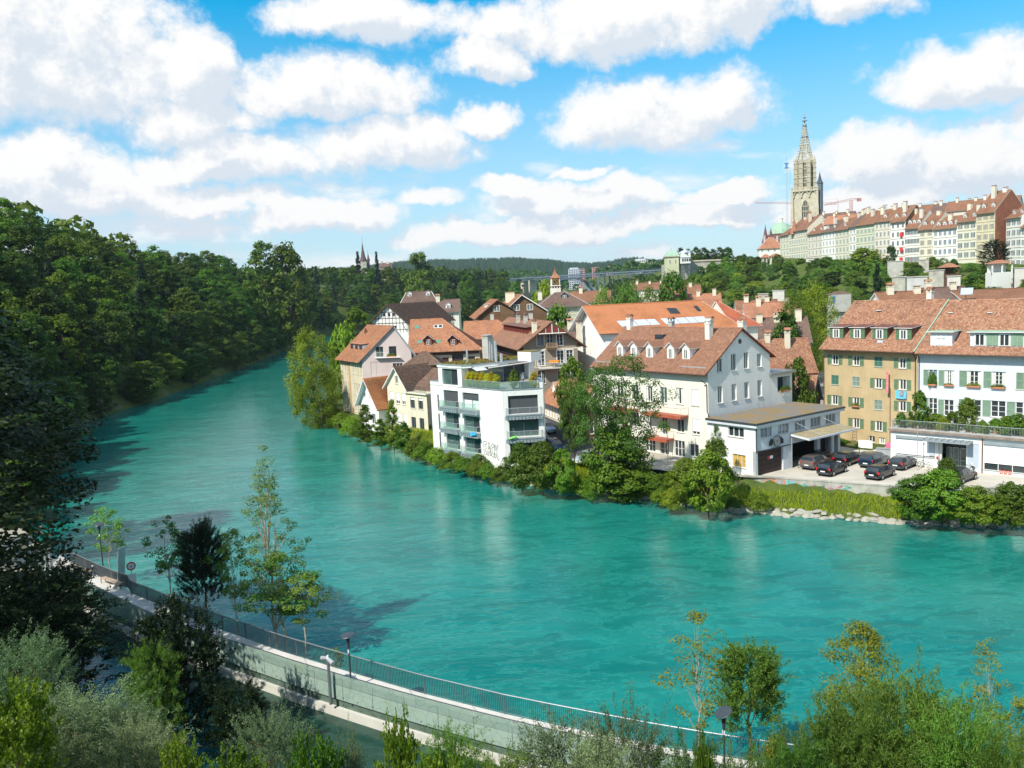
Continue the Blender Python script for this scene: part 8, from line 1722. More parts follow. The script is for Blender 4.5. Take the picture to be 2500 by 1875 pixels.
proto('forest_light', 2, 5.4, 18, .14, 95, 62, .55, .44, 'broad', L_mid, bark, .3, cr=.24)
proto('spruce', 2, 3.4, 19, .08, 120, 45, .6, .22, 'cone', L_con, bark, .3, cr=.22, inner=.3, droop=.5, upb=.2, limbs=3)
proto('bank', 4, 2.6, 5.2, .04, 95, 85, .25, .19, 'broad', L_mid, bark, .09, cr=.26)
proto('bank_lime', 2, 2.2, 2.6, .0, 80, 80, .22, .13, 'mound', L_lime, bark, .05, cr=.28)
proto('poplar', 3, 1.9, 7.2, .04, 90, 80, .24, .17, 'poplar', L_for if False else L_mid, bark, .08, cr=.26)
proto('airy', 3, 4.2, 12, .30, 120, 80, .22, .13, 'broad', L_pal, bark, .2, cr=.20, inner=.6, lobes=.45, limbs=26)
proto('willowtree', 2, 5.2, 16, .03, 150, 110, .34, .16, 'broad', L_lime, bark, .3, cr=.22, droop=.8)
proto('hill', 4, 4.2, 7.5, .06, 70, 60, .5, .42, 'broad', L_mid, bark, .2, cr=.27)
proto('hill_lime', 2, 3.0, 4.0, .02, 50, 60, .4, .34, 'mound', L_lime, bark, .1, cr=.3)
proto('hill_dark', 2, 3.8, 8, .04, 70, 60, .5, .4, 'broad', L_for, bark, .2, cr=.27)
proto('pale_hill', 2, 4.2, 9, .05, 90, 70, .42, .2, 'broad', L_pal, bark, .2, cr=.24, droop=.5)
proto('sapling', 4, 1.35, 5.6, .34, 48, 48, .17, .085, 'broad', L_lime if False else L_pal, bark_p, .055, cr=.26, inner=.5, lobes=.5, limbs=22)
proto('autumn_sapling', 2, 1.15, 6.6, .24, 80, 20, .16, .06, 'broad', L_autumn, bark_p, .035, cr=.26, inner=.3, lobes=.6, limbs=26)
proto('roundwillow', 2, 1.45, 5.0, .34, 520, 46, .17, .034, 'shoots', L_pal, bark_o, .07, sl=.5, bend=.4)
proto('darkwillow', 1, 1.55, 6.2, .25, 700, 60, .16, .032, 'shoots', L_dark, bark, .11, sl=.45, bend=.3)
proto('birch', 1, 3.2, 13, .12, 170, 44, .14, .085, 'cone', L_pal, bark_p, .12, cr=.14, inner=.35, lobes=.5, limbs=42)
proto('nearwillow', 3, 2.3, 6.0, .02, 620, 62, .13, .030, 'shoots', L_will, bark_o, .06, limbs=18, sl=.5)
proto('neargreen', 3, 2.0, 5.0, .02, 330, 34, .19, .13, 'shoots', L_mid, bark_o, .05, limbs=14, sl=.5)
proto('nearlong', 3, 2.4, 6.0, .02, 560, 56, .24, .032, 'shoots', L_pal, bark_o, .06, limbs=16, sl=.6, bend=.8)
proto('nearautumn', 2, 2.2, 7.4, .12, 190, 60, .15, .07, 'broad', L_autumn, bark_o, .06, cr=.20, inner=.35, lobes=.5, limbs=30)
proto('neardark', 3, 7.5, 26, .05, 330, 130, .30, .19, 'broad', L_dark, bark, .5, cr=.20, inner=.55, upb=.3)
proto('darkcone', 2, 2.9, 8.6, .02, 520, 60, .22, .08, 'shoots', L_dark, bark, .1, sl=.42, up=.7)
def plant(key, label, cat, x, y, z, Ht=None, Rr=None, group=None, name='tree', v=None, rz=None):
    ps, R0_, H0_ = PR[key]; i = rnd.randrange(len(ps)) if v is None else v; me, tr = ps[i % len(ps)]
    sz = (Ht or H0_)/H0_; sx = (Rr or R0_*sz)/R0_; T = thing(name, label, cat, (x, y, z), group, rz=rnd.uniform(0, 6.28) if rz is None else rz); T.scale = (sx, sx, sz)
    link('trunk', tr, T); link('crown', me, T); return T
def zrow(x, y, py):
    a = (937.5-py)/FPX; r = np.array([x, y, 0.0]); return float(CAMZ+(a*np.dot(r, cF)-np.dot(r, cU))/(cU[2]-a*cF[2]))
def plantpx(key, label, cat, px, pyb, zb, pyt, wpx, group=None, name='tree', **k):
    x, y, z = at(px, pyb, zb); zt = zrow(x, y, pyt); Rr = wpx/2/FPX*y*1.05; return plant(key, label, cat, x, y, z, max(.8, zt-z), Rr, group, name, **k)
def plantd(key, label, cat, px, pyt, d, wpx, zb=None, group=None, name='tree', **k):
    x, y, zt = atd(px, pyt, d); zb = tz(x, y) if zb is None else zb; return plant(key, label, cat, x, y, zb, max(1.0, zt-zb), max(wpx/2/FPX*d*1.05, (zt-zb)*(.22 if d > 100 and 'spruce' != key else 0)), group, name, **k)

# ---- wood on the left bank
LBp = [p for p in LB if p[1] >= 90]
def alongleft(D, step, y0, y1):
    out = []; pts = resample(LB[12:], step)
    for k, p_ in enumerate(pts[:-1]):
        d_ = pts[k+1]-p_; d_ /= np.linalg.norm(d_); q_ = p_+np.array([-d_[1], d_[0]])*D+d_*rnd.uniform(-.35, .35)*step+np.array([-d_[1], d_[0]])*rnd.uniform(-2.5, 2.5)
        if y0 <= p_[1] < y1: out.append(q_)
    return out
gl1 = 'broadleaf trees of the dense wood on the left bank'
for (rows, st, y0, y1, hs) in (((2, 9.5, 18, 28, 39, 51), 10.5, 96, 300, 1.0), ((2, 12, 25, 39), 13, 300, 545, 1.08), ((3, 17, 33), 16, 545, 940, 1.15)):
    for D in rows:
        for q_ in alongleft(D, st, y0, y1):
            if q_[1] < 88: continue
            hh = rnd.uniform(15, 21)*hs*(.62 if D < 5 else 1)
            rr_ = rnd.uniform(5.0, 6.8)*(.85 if D < 5 else 1)*(1.12 if y0 > 290 else 1); u_ = rnd.random()
            far_ = y0 > 500
            if u_ < .08: plant('spruce', 'dark conifer standing among the broadleaf trees of the left bank wood', 'conifer', q_[0], q_[1], tz(*q_)-.5, hh*1.1, rr_*.62, 'conifers in the left bank wood', 'conifer_tree')
            elif u_ < .22: plant('forest_light', 'lighter green broadleaf tree in the dense wood on the left bank', 'tree', q_[0], q_[1], tz(*q_)-.5, hh, rr_, 'lighter trees of the left bank wood', 'broadleaf_tree')
            else: plant('forest', 'deep green broadleaf tree in the dense wood along the left bank' if not far_ else 'broadleaf tree of the far wooded bank upstream', 'tree', q_[0], q_[1], tz(*q_)-.5, hh, rr_, gl1 if not far_ else 'trees of the far wooded bank', 'broadleaf_tree')
plantd('forest', 'tall spreading dark tree rising above the wood left of the church spire', 'tree', 640, 592, 430, 70, name='broadleaf_tree', v=0); plantd('forest', 'second tall tree beside the tallest one above the left wood', 'tree', 695, 598, 432, 75, name='broadleaf_tree', v=1)
plantd('spruce', 'lone conifer with pointed top right of the church spire', 'conifer', 918, 612, 700, 24, name='conifer_tree'); plantd('spruce', 'ragged conifer close to the left of the church spire', 'conifer', 872, 612, 700, 26, name='conifer_tree'); plantd('forest', 'broad dark tree standing highest right of the church spire', 'tree', 1020, 618, 640, 62, name='broadleaf_tree')
plantd('forest_light', 'yellow green flowering tree on the far wooded bank', 'tree', 1140, 670, 560, 40, zb=16, name='broadleaf_tree')
for k in range(46):     # trees closing the far end of the river behind the town
    px = 690+k*12.5+rnd.uniform(-8, 8); d_ = rnd.uniform(480, 640)+max(0, px-1100)*.8; x_, y_, _z = atd(px, 700, d_)
    if inpoly(np.array([x_]), np.array([y_]), RIVER)[0] or px > 1235: continue
    plant('forest' if rnd.random() < .8 else 'forest_light', 'tree in the belt closing the river valley behind the town roofs', 'tree', x_, y_, tz(x_, y_)-.5, rnd.uniform(17, 24), rnd.uniform(6, 8.5), 'valley trees behind the town', 'broadleaf_tree')
# far wood as one mass
def massleaf(name, n_, fx, fy, hh, rr, m, leaves=70, ls=1.5, keep=None):
    x = fx(n_); y = fy(n_); z = terrain(x, y); ok = ~inpoly(x, y, RIVER)
    if keep is not None: ok &= keep(x, y)
    x, y, z = x[ok], y[ok], z[ok]; n_ = len(x); H_ = nrs.uniform(*hh, n_); R_ = nrs.uniform(*rr, n_); N = n_*leaves; ci = np.repeat(np.arange(n_), leaves)
    d = nrs.randn(N, 3); d /= np.linalg.norm(d, axis=1)[:, None]; d[:, 2] = np.abs(d[:, 2])*1.1-.25; P_ = np.stack([x[ci]+d[:, 0]*R_[ci], y[ci]+d[:, 1]*R_[ci], z[ci]+H_[ci]*(.45+.52*d[:, 2])], 1)
    nn = d+nrs.randn(N, 3)*.5; nn /= np.linalg.norm(nn, axis=1)[:, None]; t_ = np.cross(nn, nrs.randn(N, 3)); t_ /= np.linalg.norm(t_, axis=1)[:, None]; b_ = np.cross(nn, t_); s_ = (ls*nrs.uniform(.6, 1.3, N))[:, None]
    V = np.stack([P_-t_*s_, P_+b_*s_, P_+t_*s_, P_-b_*s_], 1).reshape(-1, 3); o = link(name, npmesh(name, V, np.arange(N*4).reshape(-1, 4), m)); return stuff(o)
massleaf('distant_wood', 1500, lambda n: nrs.uniform(-420, 700, n), lambda n: nrs.uniform(960, 2300, n)**1.0, (13, 20), (5, 9), L_for, 45, 2.2)
massleaf('far_bank_wood', 560, lambda n: nrs.uniform(-330, 30, n), lambda n: nrs.uniform(560, 980, n), (15, 21), (5, 8), L_for, 60, 1.6, keep=lambda x, y: segdist(x, y, LB)[0] > 38)
massleaf('ridge_wood', 420, lambda n: nrs.uniform(-230, -90, n), lambda n: nrs.uniform(110, 560, n), (15, 20), (5, 7.5), L_for, 90, 1.2, keep=lambda x, y: (segdist(x, y, LB)[0] > 58) & (segdist(x, y, LB)[0] < 100) & (segdist(x, y, LB)[1] > 0))
massleaf('valley_shrubs', 300, lambda n: nrs.uniform(20, 150, n), lambda n: nrs.uniform(600, 980, n), (5, 8), (4, 6), L_for, 60, 1.2, keep=lambda x, y: segdist(x, y, ROW)[0] > 28)

# ---- hillside gardens below the old town
hillp = []
for k in range(2600):
    x_, y_ = rnd.uniform(55, 215), rnd.uniform(165, 545); d_, s_, zz = segdist(np.array([x_]), np.array([y_]), ROW, True)
    if s_[0] > 0 or d_[0] < 7 or d_[0] > 112: continue
    px = 1250+FPX*x_/y_
    if px > 2600 or (x_ < 100 and y_ < 200): continue
    if all((x_-a)**2+(y_-c)**2 > (7.4 if y_ > 260 else 6.4)**2 for a, c in hillp): hillp.append((x_, y_))
    if len(hillp) > 270: break
for (x_, y_) in hillp:
    u_ = rnd.random(); d_ = float(segdist(np.array([x_]), np.array([y_]), ROW)[0][0]); k_ = .62 if d_ < 18 else 1.0; key = 'hill' if u_ < .46 else 'hill_lime' if u_ < .64 else 'hill_dark' if u_ < .84 else 'pale_hill'
    lab = {'hill': 'mid green garden tree on the terraced slope below the old town', 'hill_lime': 'low yellow green garden shrub on the terraced slope below the old town', 'hill_dark': 'dark green garden tree on the terraced slope below the old town', 'pale_hill': 'pale feathery garden tree on the terraced slope below the old town'}[key]
    plant(key, lab, 'tree' if key != 'hill_lime' else 'shrub', x_, y_, tz(x_, y_)-.3, rnd.uniform(4.5, 8.5)*k_*(.6 if key == 'hill_lime' else 1), rnd.uniform(3.2, 5.0)*(.9 if k_ < 1 else 1), {'hill': 'green garden trees', 'hill_lime': 'lime garden shrubs', 'hill_dark': 'dark garden trees', 'pale_hill': 'pale garden trees'}[key], {'hill_lime': 'garden_shrub'}.get(key, 'garden_tree'))
plantd('hill_dark', 'dense dark egg shaped evergreen in front of the crest houses', 'tree', *ZH(618, 690), 385, 25, zb=28.5, name='evergreen_tree'); plantd('darkcone', 'big dark rounded yew tree in front of the brick gable', 'tree', *ZH(1860, 610), 318, 58, zb=24, name='evergreen_tree')
plantd('spruce', 'tall dark spruce on the slope above the ochre house roof', 'conifer', *ZH(450, 880), 212, 46, zb=6, name='conifer_tree'); plantd('hill', 'wide dark green tree group below the pale green crest house', 'tree', *ZH(300, 730), 395, 92, zb=26, name='garden_tree')
plantd('willowtree', 'large pale green weeping tree left of the ochre house roof', 'tree', 1985, 684, 185, 125, zb=3, name='willow_tree', v=0); plantd('willowtree', 'second pale green weeping tree just left of the large one', 'tree', 1940, 708, 178, 90, zb=3, name='willow_tree', v=1)
plantd('hill_dark', 'dark leafy tree below the weeping trees beside the low red roof', 'tree', 1915, 765, 158, 95, zb=3); plantd('hill', 'round bright green tree below the lift tower', 'tree', 1640, 672, 262, 40, zb=3, v=1); plantd('pale_hill', 'feathery grey green tree behind the orange hall, left one', 'tree', 1470, 705, 250, 70, zb=3); plantd('pale_hill', 'feathery grey green tree behind the orange hall, tallest one', 'tree', 1535, 688, 245, 75, zb=3); plantd('pale_hill', 'feathery grey green tree behind the orange hall, right one', 'tree', 1585, 702, 250, 50, zb=3)
plantd('hill', 'leafy green tree between the brown clad gables and the school', 'tree', 1362, 752, 195, 44, zb=3); plantd('hill_lime', 'bright green tree beside the school roof under the bridge', 'tree', 1325, 697, 300, 46, zb=4, name='tree'); 
for k in range(7): plantd('hill_dark', 'clipped round plane tree in the row on the church platform', 'tree', 1662+k*19, 606+3*math.sin(k*2), 556, 26, zb=38, group='trees on the church platform')
for k in range(10):
    px = 1690+k*16; plantd('hill', 'green tree at the foot of the platform wall', 'tree', px+rnd.uniform(-5, 5), 668+k*1.5+rnd.uniform(-8, 8), 470+rnd.uniform(-20, 20), 30, group='trees at the platform foot')
# red roofs of the lower quarter seen between the trees
for (lab, px, py, d_, w_, hh, rm) in (('orange red roof cluster with many chimneys, lowest part behind the orange hall', 1690, 720, 262, 17, 3.5, roof_orange), ('red roof with chimneys behind the right end of the orange hall', 1660, 698, 300, 14, 3.5, roof_red), ('far terrace of red roofs with a row of chimneys below the bridge', 1600, 690, 420, 24, 3, roof_red), ('orange roofed house at the foot of the slope left of the weeping trees', 1890, 740, 200, 13, 4, roof_orange), ('brown roof behind the cream gabled house', 1880, 780, 160, 14, 4, roof_brown), ('red roof with solar window near the slope foot', 1850, 735, 215, 10, 3.5, roof_red), ('low brown roofs between the chalet and the white hall', 1420, 800, 172, 7, 2.5, roof_brown), ('pale chimneyed house right of the school', 1440, 712, 262, 12, 3, roof_red)):
    x_, y_, z_ = atd(px, py, d_); far_house(lab, (x_-w_/2, y_), (1, -.15), w_, 9, 2.4, z_-hh, z_, 3, 1, rm, plaster_cream, chim=4 if 'many' in lab or 'row' in lab else 2)
# garden walls, arches and pavilions
def gwall(label, Z, u0, u1, v0, v1, d, m=stone_wall, th=1.0, arches=0, cap=True, cat='wall', name='garden_wall'):
    a_ = atd(*Z(u0, v0), d); c_ = atd(*Z(u1, v0), d-2); zb = min(atd(*Z(u0, v1), d)[2]-2.5, tz(a_[0], a_[1])-.5, tz(c_[0], c_[1])-.5); T = thing(name, label, cat, (a_[0], a_[1], zb)); f_ = Fr((a_[0], a_[1], 0), (c_[0]-a_[0], c_[1]-a_[1])); L_ = math.hypot(c_[0]-a_[0], c_[1]-a_[1])
    ops = [(L_*(k+.5)/arches if arches < 3 else L_*(k+.5)/arches, zb+2.2, L_/arches*.62, (a_[2]-zb)*.45) for k in range(arches)]
    wall(T, f_, L_, zb, a_[2], ops, m, rev=1.0)
    for o in ops:
        b = MB(); b.quad(f_.p(o[0]-o[2]/2, .9, o[1]), f_.p(o[0]+o[2]/2, .9, o[1]), f_.p(o[0]+o[2]/2, .9, o[1]+o[3]), f_.p(o[0]-o[2]/2, .9, o[1]+o[3])); b.build('arch_recess', dark_open, T)
        b = MB()       # rounded head closing the corners of the opening
        for sg in (-1, 1):
            pts = [(o[0]+sg*o[2]/2, o[1]+o[3])]+[(o[0]+sg*o[2]/2*math.sin(math.pi/2*(1-i/5)), o[1]+o[3]-o[2]/2*.9*(1-math.cos(math.pi/2*(1-i/5)))) for i in range(6)]
            b.poly([f_.p(x, -.004, z) for x, z in pts])
        b.build('arch_head', m, T)
    b = MB(); b.box(0, L_, 0.003, th, zb, a_[2]-.01, 0, f_) if not arches else None
    if cap: b.box(-.2, L_+.2, -.2, th+.2, a_[2], a_[2]+.25, 0, f_)
    b.build('coping', concrete if cap else m, T); return T
gwall('pale garden wall with two dark arches below the crest houses', ZH, 805, 1055, 1070, 1295, 240, mat('arch_wall_grey', (.52, .52, .50), .95, .15, .6, streak=.3), arches=2)
gwall('tall cracked grey garden wall left of the double arch', ZH, 630, 790, 1070, 1240, 262); gwall('sloping white garden wall right of the double arch', ZH, 1290, 1450, 1060, 1200, 236, concrete_l); gwall('long weathered wall below the narrow white crest house', ZH, 575, 765, 880, 950, 368, concrete)
gwall('grey stone wall top with planting below the timber pavilion', ZH, 1070, 1250, 990, 1045, 262); gwall('low stone wall right of the white pavilion', ZH, 2100, 2300, 960, 1010, 285, concrete_l); gwall('long white garden wall below the left crest houses', ZL, 870, 1250, 1115, 1270, 445, concrete_l); gwall('white garden wall end with red brick parapet', ZL, 1210, 1450, 1280, 1430, 425, concrete_l)
gwall('long terrace wall with small round arches below the far left crest houses', ZL, 430, 930, 1305, 1450, 462, concrete_l, arches=7); gwall('dark grey garden wall piece low on the slope', Z7, 1900, 1975, 500, 560, 330, stone_wall); gwall('small ruined looking white wall on the slope', Z7, 2010, 2100, 475, 520, 330, concrete_l); gwall('grey wall under the white crest houses on the right', ZH, 950, 1070, 860, 950, 360, stone_wall)
def pavil(label, Z, u0, u1, vr, ve, vb, d, rm, wm, posts=True):
    a_ = atd(*Z(u0, ve), d); c_ = atd(*Z(u1, ve), d); zr_ = atd(*Z((u0+u1)/2, vr), d)[2]; zb = min(atd(*Z(u0, vb), d)[2], a_[2]-2)-1; w_ = c_[0]-a_[0]; T = thing('garden_pavilion', label, 'pavilion', (a_[0], a_[1], zb)); f_ = Fr((a_[0], a_[1], 0), (1, 0)); ze = a_[2]; zg = min(zb-1.5, tz(a_[0], a_[1])-1)
    b = MB(); e = .4; P4 = [f_.p(-e, -e, ze), f_.p(w_+e, -e, ze), f_.p(w_+e, 4.4, ze), f_.p(-e, 4.4, ze), f_.p(w_*.35, 2, zr_), f_.p(w_*.65, 2, zr_)]; b.add(P4, [(0, 1, 5, 4), (1, 2, 5), (2, 3, 4, 5), (3, 0, 4), (0, 1, 2, 3)]); b.build('roof', rm, T)
    for x_ in ((0, w_*.5-.2, w_-.4) if posts else (0, w_-.4)): b = MB(); b.box(x_, x_+.4, 0, .4, zb, ze-.01, 0, f_); b.build('post', wm, T)
    b = MB(); b.box(.4, w_-.4, 3.4, 3.7, zb, ze-.02, 0, f_); b.box(0, w_, -.1, 4, zg, zb+1.0, 0, f_); b.build('back_wall', wm if posts else wood_brown, T)
pavil('small white garden pavilion with hipped tile roof below the dark yew', ZH, 1830, 2080, 855, 905, 1010, 292, roof_orange, white2); pavil('open timber garden pavilion with brown gable roof and cafe seats', ZH, 1255, 1440, 895, 950, 1030, 300, roof_orange, wood_brown, False)
pavil('small cream garden pavilion with pyramid roof at the far left of the gardens', ZL, 90, 235, 1035, 1100, 1240, 470, roof_orange, cream2); pavil('larger cream garden pavilion with pyramid roof beside the small one', ZL, 240, 440, 1020, 1080, 1200, 468, roof_orange, cream2); pavil('grey roofed garden pavilion with white columns right of the cream pair', ZL, 300, 490, 1095, 1150, 1260, 462, blind_grey, cream2)
pavil('square garden hut with dark hipped roof and a blue door on the slope', Z4, 480, 660, 40, 72, 130, 262, roof_brown, concrete); T = thing('garden_hut', 'pale plastered body of the hut under the dark hipped roof', 'hut', atd(*Z4(490, 100), 261)); a_ = atd(*Z4(485, 74), 261); b = MB(); b.box(a_[0], a_[0]+5.8, 261, 264, 14, a_[2]); b.build('wall', concrete, T); b = MB(); b.box(a_[0]+.05, a_[0]+.8, 260.9, 260.99, a_[2]-2.3, a_[2]-.2); b.build('door', mat('bright_blue_door', (.05, .3, .6)), T)

# ---- trees and shrubs on the town bank
plant('willowtree', 'large bright green willow leaning over the water at the left end of the town', 'tree', -40.2, 171.5, -.2, 20, 5.6, name='willow_tree', v=0); plant('willowtree', 'smaller willow leaning over the water just before the large one', 'tree', -37.6, 165.5, -.2, 13, 4.2, name='willow_tree', v=1)
plantd('forest_light', 'rounded lime green tree behind the willow and the pink house', 'tree', 868, 753, 205, 88, zb=1.5, v=0); plantd('hill_lime', 'low lime green tree between willow and pink roof', 'tree', 835, 800, 190, 80, zb=1.5)
for i_, (px, pb, pt, w_) in enumerate(((896, 1082, 986, 46), (930, 1092, 1022, 44), (962, 1098, 980, 44), (990, 1104, 1030, 40))): plantpx('poplar', ('slim grey green shrub tree leftmost in front of the cream house', 'shorter dark shrub tree second in front of the cream house', 'slim pointed shrub tree third in front of the cream house', 'darker leaning shrub tree beside the wing of the cream house')[i_], 'tree', px, pb, .6, pt, w_, name='slim_tree')
lime = ((835, 1040, 1010, 50), (858, 1055, 1020, 50), (880, 1068, 1035, 44), (1015, 1112, 1072, 56), (1040, 1122, 1080, 60), (1072, 1132, 1095, 56), (1105, 1142, 1105, 56), (1135, 1152, 1118, 54), (1165, 1160, 1125, 56), (1195, 1168, 1135, 52), (1225, 1174, 1140, 50), (1425, 1202, 1160, 60), (1455, 1210, 1165, 60), (1395, 1200, 1170, 50), (1640, 1240, 1195, 50), (1850, 1238, 1205, 60), (1610, 1225, 1190, 50), (2440, 1270, 1235, 60), (1020, 1108, 1085, 50), (1790, 1240, 1215, 40))
num = ('first', 'second', 'third', 'fourth', 'fifth', 'sixth', 'seventh', 'eighth', 'ninth', 'tenth', 'eleventh', 'twelfth'); zones = ((0, 960, 'below the pink and white houses'), (960, 1240, 'below the modern white house'), (1240, 1500, 'before the big leafy maple'), (1500, 1700, 'below the large gabled house'), (1700, 2200, 'below the graffiti wall'), (2200, 2600, 'near the right edge'))
for i_, (px, pb, pt, w_) in enumerate(lime): plantpx('bank_lime', 'low lime shrub %s, %s from the left' % next((t, num[sum(1 for q in lime if lo <= q[0] < hi and q[0] < px)]) for lo, hi, t in zones if lo <= px < hi), 'shrub', px, pb, .7, pt, w_, 'yellow green shrubs on the far bank', 'bank_shrub')
grn = (('dense dark green bush at the foot of the modern white house corner, left half', 1275, 1190, 1085, 90), ('dense green bush with light leaf tips below the parked blue cars', 1325, 1197, 1080, 90), ('dark bush right of the blue cars at the waterline', 1375, 1200, 1100, 72), ('small dark bush below the graffiti corner', 1170, 1150, 1110, 46), ('bush with drooping twigs at the garage corner by the water', 1730, 1248, 1105, 110), ('bushy top of the shrub covering the garage river wall', 1750, 1225, 1075, 80), ('dark drooping bush right of the big tree', 1675, 1232, 1120, 90), ('green shrub on the bank below the large white gabled house', 1610, 1215, 1160, 60),
       ('arching bush hiding the embankment wall right of the graffiti', 2240, 1265, 1165, 120), ('arching bush with reddish tips before the dark car', 2300, 1270, 1150, 130), ('dense bush at the waterline below the workshop', 2380, 1280, 1190, 110), ('dark bush at the right edge of the bank', 2470, 1282, 1180, 110), ('thin leafy bush rising before the workshop entrance', 2310, 1225, 1120, 60), ('low dark ivy bush on the embankment wall end', 1850, 1190, 1145, 34))
for lab, px, pb, pt, w_ in grn: plantpx('bank', lab, 'bush', px, pb, 1.0, pt, w_, name='bush')
plantpx('airy', 'big airy locust tree with visible dark limbs in front of the large white house', 'tree', 1530, 1195, 1.2, 868, 190, name='locust_tree', v=0); plantpx('airy', 'second crown of the airy tree reaching left over the street', 'tree', 1465, 1188, 1.5, 905, 130, name='locust_tree', v=1)
plantpx('bank', 'dense leafy maple filling the lower part in front of the big airy tree', 'tree', 1505, 1200, 1.0, 1035, 150, name='maple_tree', v=0); plantpx('bank', 'dark leafy lower half of the maple close to the water', 'tree', 1525, 1215, .4, 1120, 150, name='maple_tree', v=1); plantpx('airy', 'slender white stemmed birch at the bottom of the side street', 'tree', 1405, 1175, 1.8, 915, 66, name='birch_tree', v=2)
plantd('airy', 'thin sapling climbing the garage river wall', 'tree', 1748, 1040, 95, 36, zb=1.8, name='sapling'); plantd('hill', 'green tree between the annex and the low red roofed house', 'tree', 1945, 885, 117, 46, zb=2.5)
plantd('bank', 'leafy tree beside the lift block behind the large white house annex', 'tree', 1395, 880, 128, 40, zb=2.5)
# ---- plants on terraces
def pot(label, x, y, z, key, Ht, Rr, pm=terracotta, pr=.22, cat='potted plant'):
    T = plant(key, label, cat, x, y, z, Ht, Rr, None, 'potted_plant'); b = MB(); b.lathe((0, 0, 0), [(pr*.7, 0), (pr, pr*1.6), (pr*1.1, pr*1.65)], 10); me = b.build_mesh('pot', pm); o = link('pot', me, T); o.scale = (1/T.scale[0], 1/T.scale[1], 1/T.scale[2]); return T
proto('golden', 2, .62, 1.75, .12, 70, 60, .16, .035, 'poplar', L_gold, bark, .02, cr=.35, upb=.9)
proto('potgreen', 3, .6, 1.2, .12, 50, 50, .12, .08, 'broad', L_mid, bark, .02, cr=.34)
f = Fr((-11.9, 123.46, 0), (.654, -.757)); nm = ('first', 'second', 'third', 'fourth', 'fifth', 'sixth', 'seventh')
for k in range(7): q_ = f.p(8.3+k*.98, .75, 12.0); pot('golden bamboo in a dark planter on the modern house terrace, %s from the left' % nm[k], q_[0], q_[1], 12.0, 'golden', 2.1+.2*math.sin(k*3), .62, pot_dark, .3)
q_ = fm_.p(4.3, .6, 12); pot('single golden bamboo at the right end of the modern house terrace', q_[0], q_[1], 12, 'golden', 2.2, .7, pot_dark, .3); q_ = fm_.p(1.6, 1.6, 12); pot('small green palm in a pot on the modern house terrace', q_[0], q_[1], 12, 'potgreen', 2.4, .8, pot_dark, .25)
tp = ((1.0, .7, 1.7, .7), (2.0, 1.2, 1.3, .7), (2.9, .8, 4.2, 1.0), (3.6, 1.6, 1.4, .8), (4.7, 1.1, 1.8, .9), (5.6, .9, 1.6, .8), (6.5, 1.0, 2.1, .8), (7.6, 2.6, 3.6, 1.3), (8.2, .8, .9, .4), (9.6, 1.0, 1.4, .6), (10.9, 1.3, 1.6, .8), (12.0, 1.2, 2.0, 1.1), (13.0, 1.4, 2.2, 1.2), (14.0, 1.2, 1.9, 1.0), (4.0, .35, .7, .3), (1.4, .3, .6, .25), (9.0, .3, .6, .25), (10.2, .3, .7, .3), (6.0, .3, .6, .3), (7.2, .3, .6, .25), (2.6, .3, .7, .28), (12.4, .35, .7, .3))
for k, (s_, y_, hh, r_) in enumerate(tp): q_ = TBf.p(s_, y_, 6.83); T = pot('x', q_[0], q_[1], 6.83, ('potgreen', 'bank_lime', 'potgreen', 'bank')[k % 4] if hh > 1 else 'potgreen', hh, r_, terracotta if k % 3 else pot_dark, .25 if hh > 1 else .16); T['label'] = '%s potted plant on the workshop roof terrace, %d from the left' % ('tall' if hh > 2 else 'low' if hh < 1 else 'leafy', 1+sum(1 for q in tp if q[0] < s_)); T['group'] = 'potted plants on the roof terrace'
T = thing('garden_chair', 'blue garden chair between the plants on the grey house roof terrace', 'chair', TBf.p(4.0, 2.2, 6.83)); b = MB(); b.box(3.75, 4.25, 2, 2.5, 7.25, 7.32, 0, TBf); b.build('seat', mat('blue_chair', (.03, .12, .5)), T); b = MB(); b.box(3.75, 4.25, 2.45, 2.5, 7.32, 7.85, 0, TBf); b.build('backrest', MATS['blue_chair'], T)
for k, (x0, y0) in enumerate(((3.78, 2.03), (4.22, 2.03), (3.78, 2.47), (4.22, 2.47))): b = MB(); b.box(x0-.02, x0+.02, y0-.02, y0+.02, 6.83, 7.25, 0, TBf); b.build('leg', MATS['blue_chair'], T)
# window boxes of the grey and ochre houses
redl = leafmat('red_flowers', (.45, .04, .02), (.7, .12, .03), .2)
proto('flowers', 2, .5, .35, .0, 22, 22, .10, .09, 'mound', L_mid, bark, .01, cr=.4)
def wbox(label, f, s, z, w_, hgt=.35):
    c_ = f.p(s, -.22, z); T = thing('flower_box', label, 'flower box', c_, 'window boxes', rz=f.rot()); b = MB(); b.box(-w_/2, w_/2, -.1, .1, -.02, .16); link('box', b.build_mesh('box', terracotta), T); me = PR['flowers'][0][0][0]; o = link('flowers', me, T, (0, 0, .12)); o.scale = (w_, .35, hgt/.35)
wbox('terracotta flower box on the third upper window of the grey house', GY.f, 6.62, 10.95, 1.5); wbox('terracotta flower box on the fourth upper window of the grey house', GY.f, 9.35, 10.95, 1.5); wbox('flower box overgrown with yellow green plants on the first upper grey house window', GY.f, 1.82, 10.9, 1.0, 1.5); wbox('terracotta flower box on the second upper window of the grey house', GY.f, 3.77, 10.95, 1.1, .2)
wbox('red flower box on the second window of the third row of the ochre house', OC.f, 5.13, 7.3, 1.1, .4); wbox('red geranium box in the loggia of the annex', fa, 2.9, 9.9, 2.2, .6); wbox('green flower box on the pink house balcony', PK.f, 5.6, 13.75, 1.6, .5)

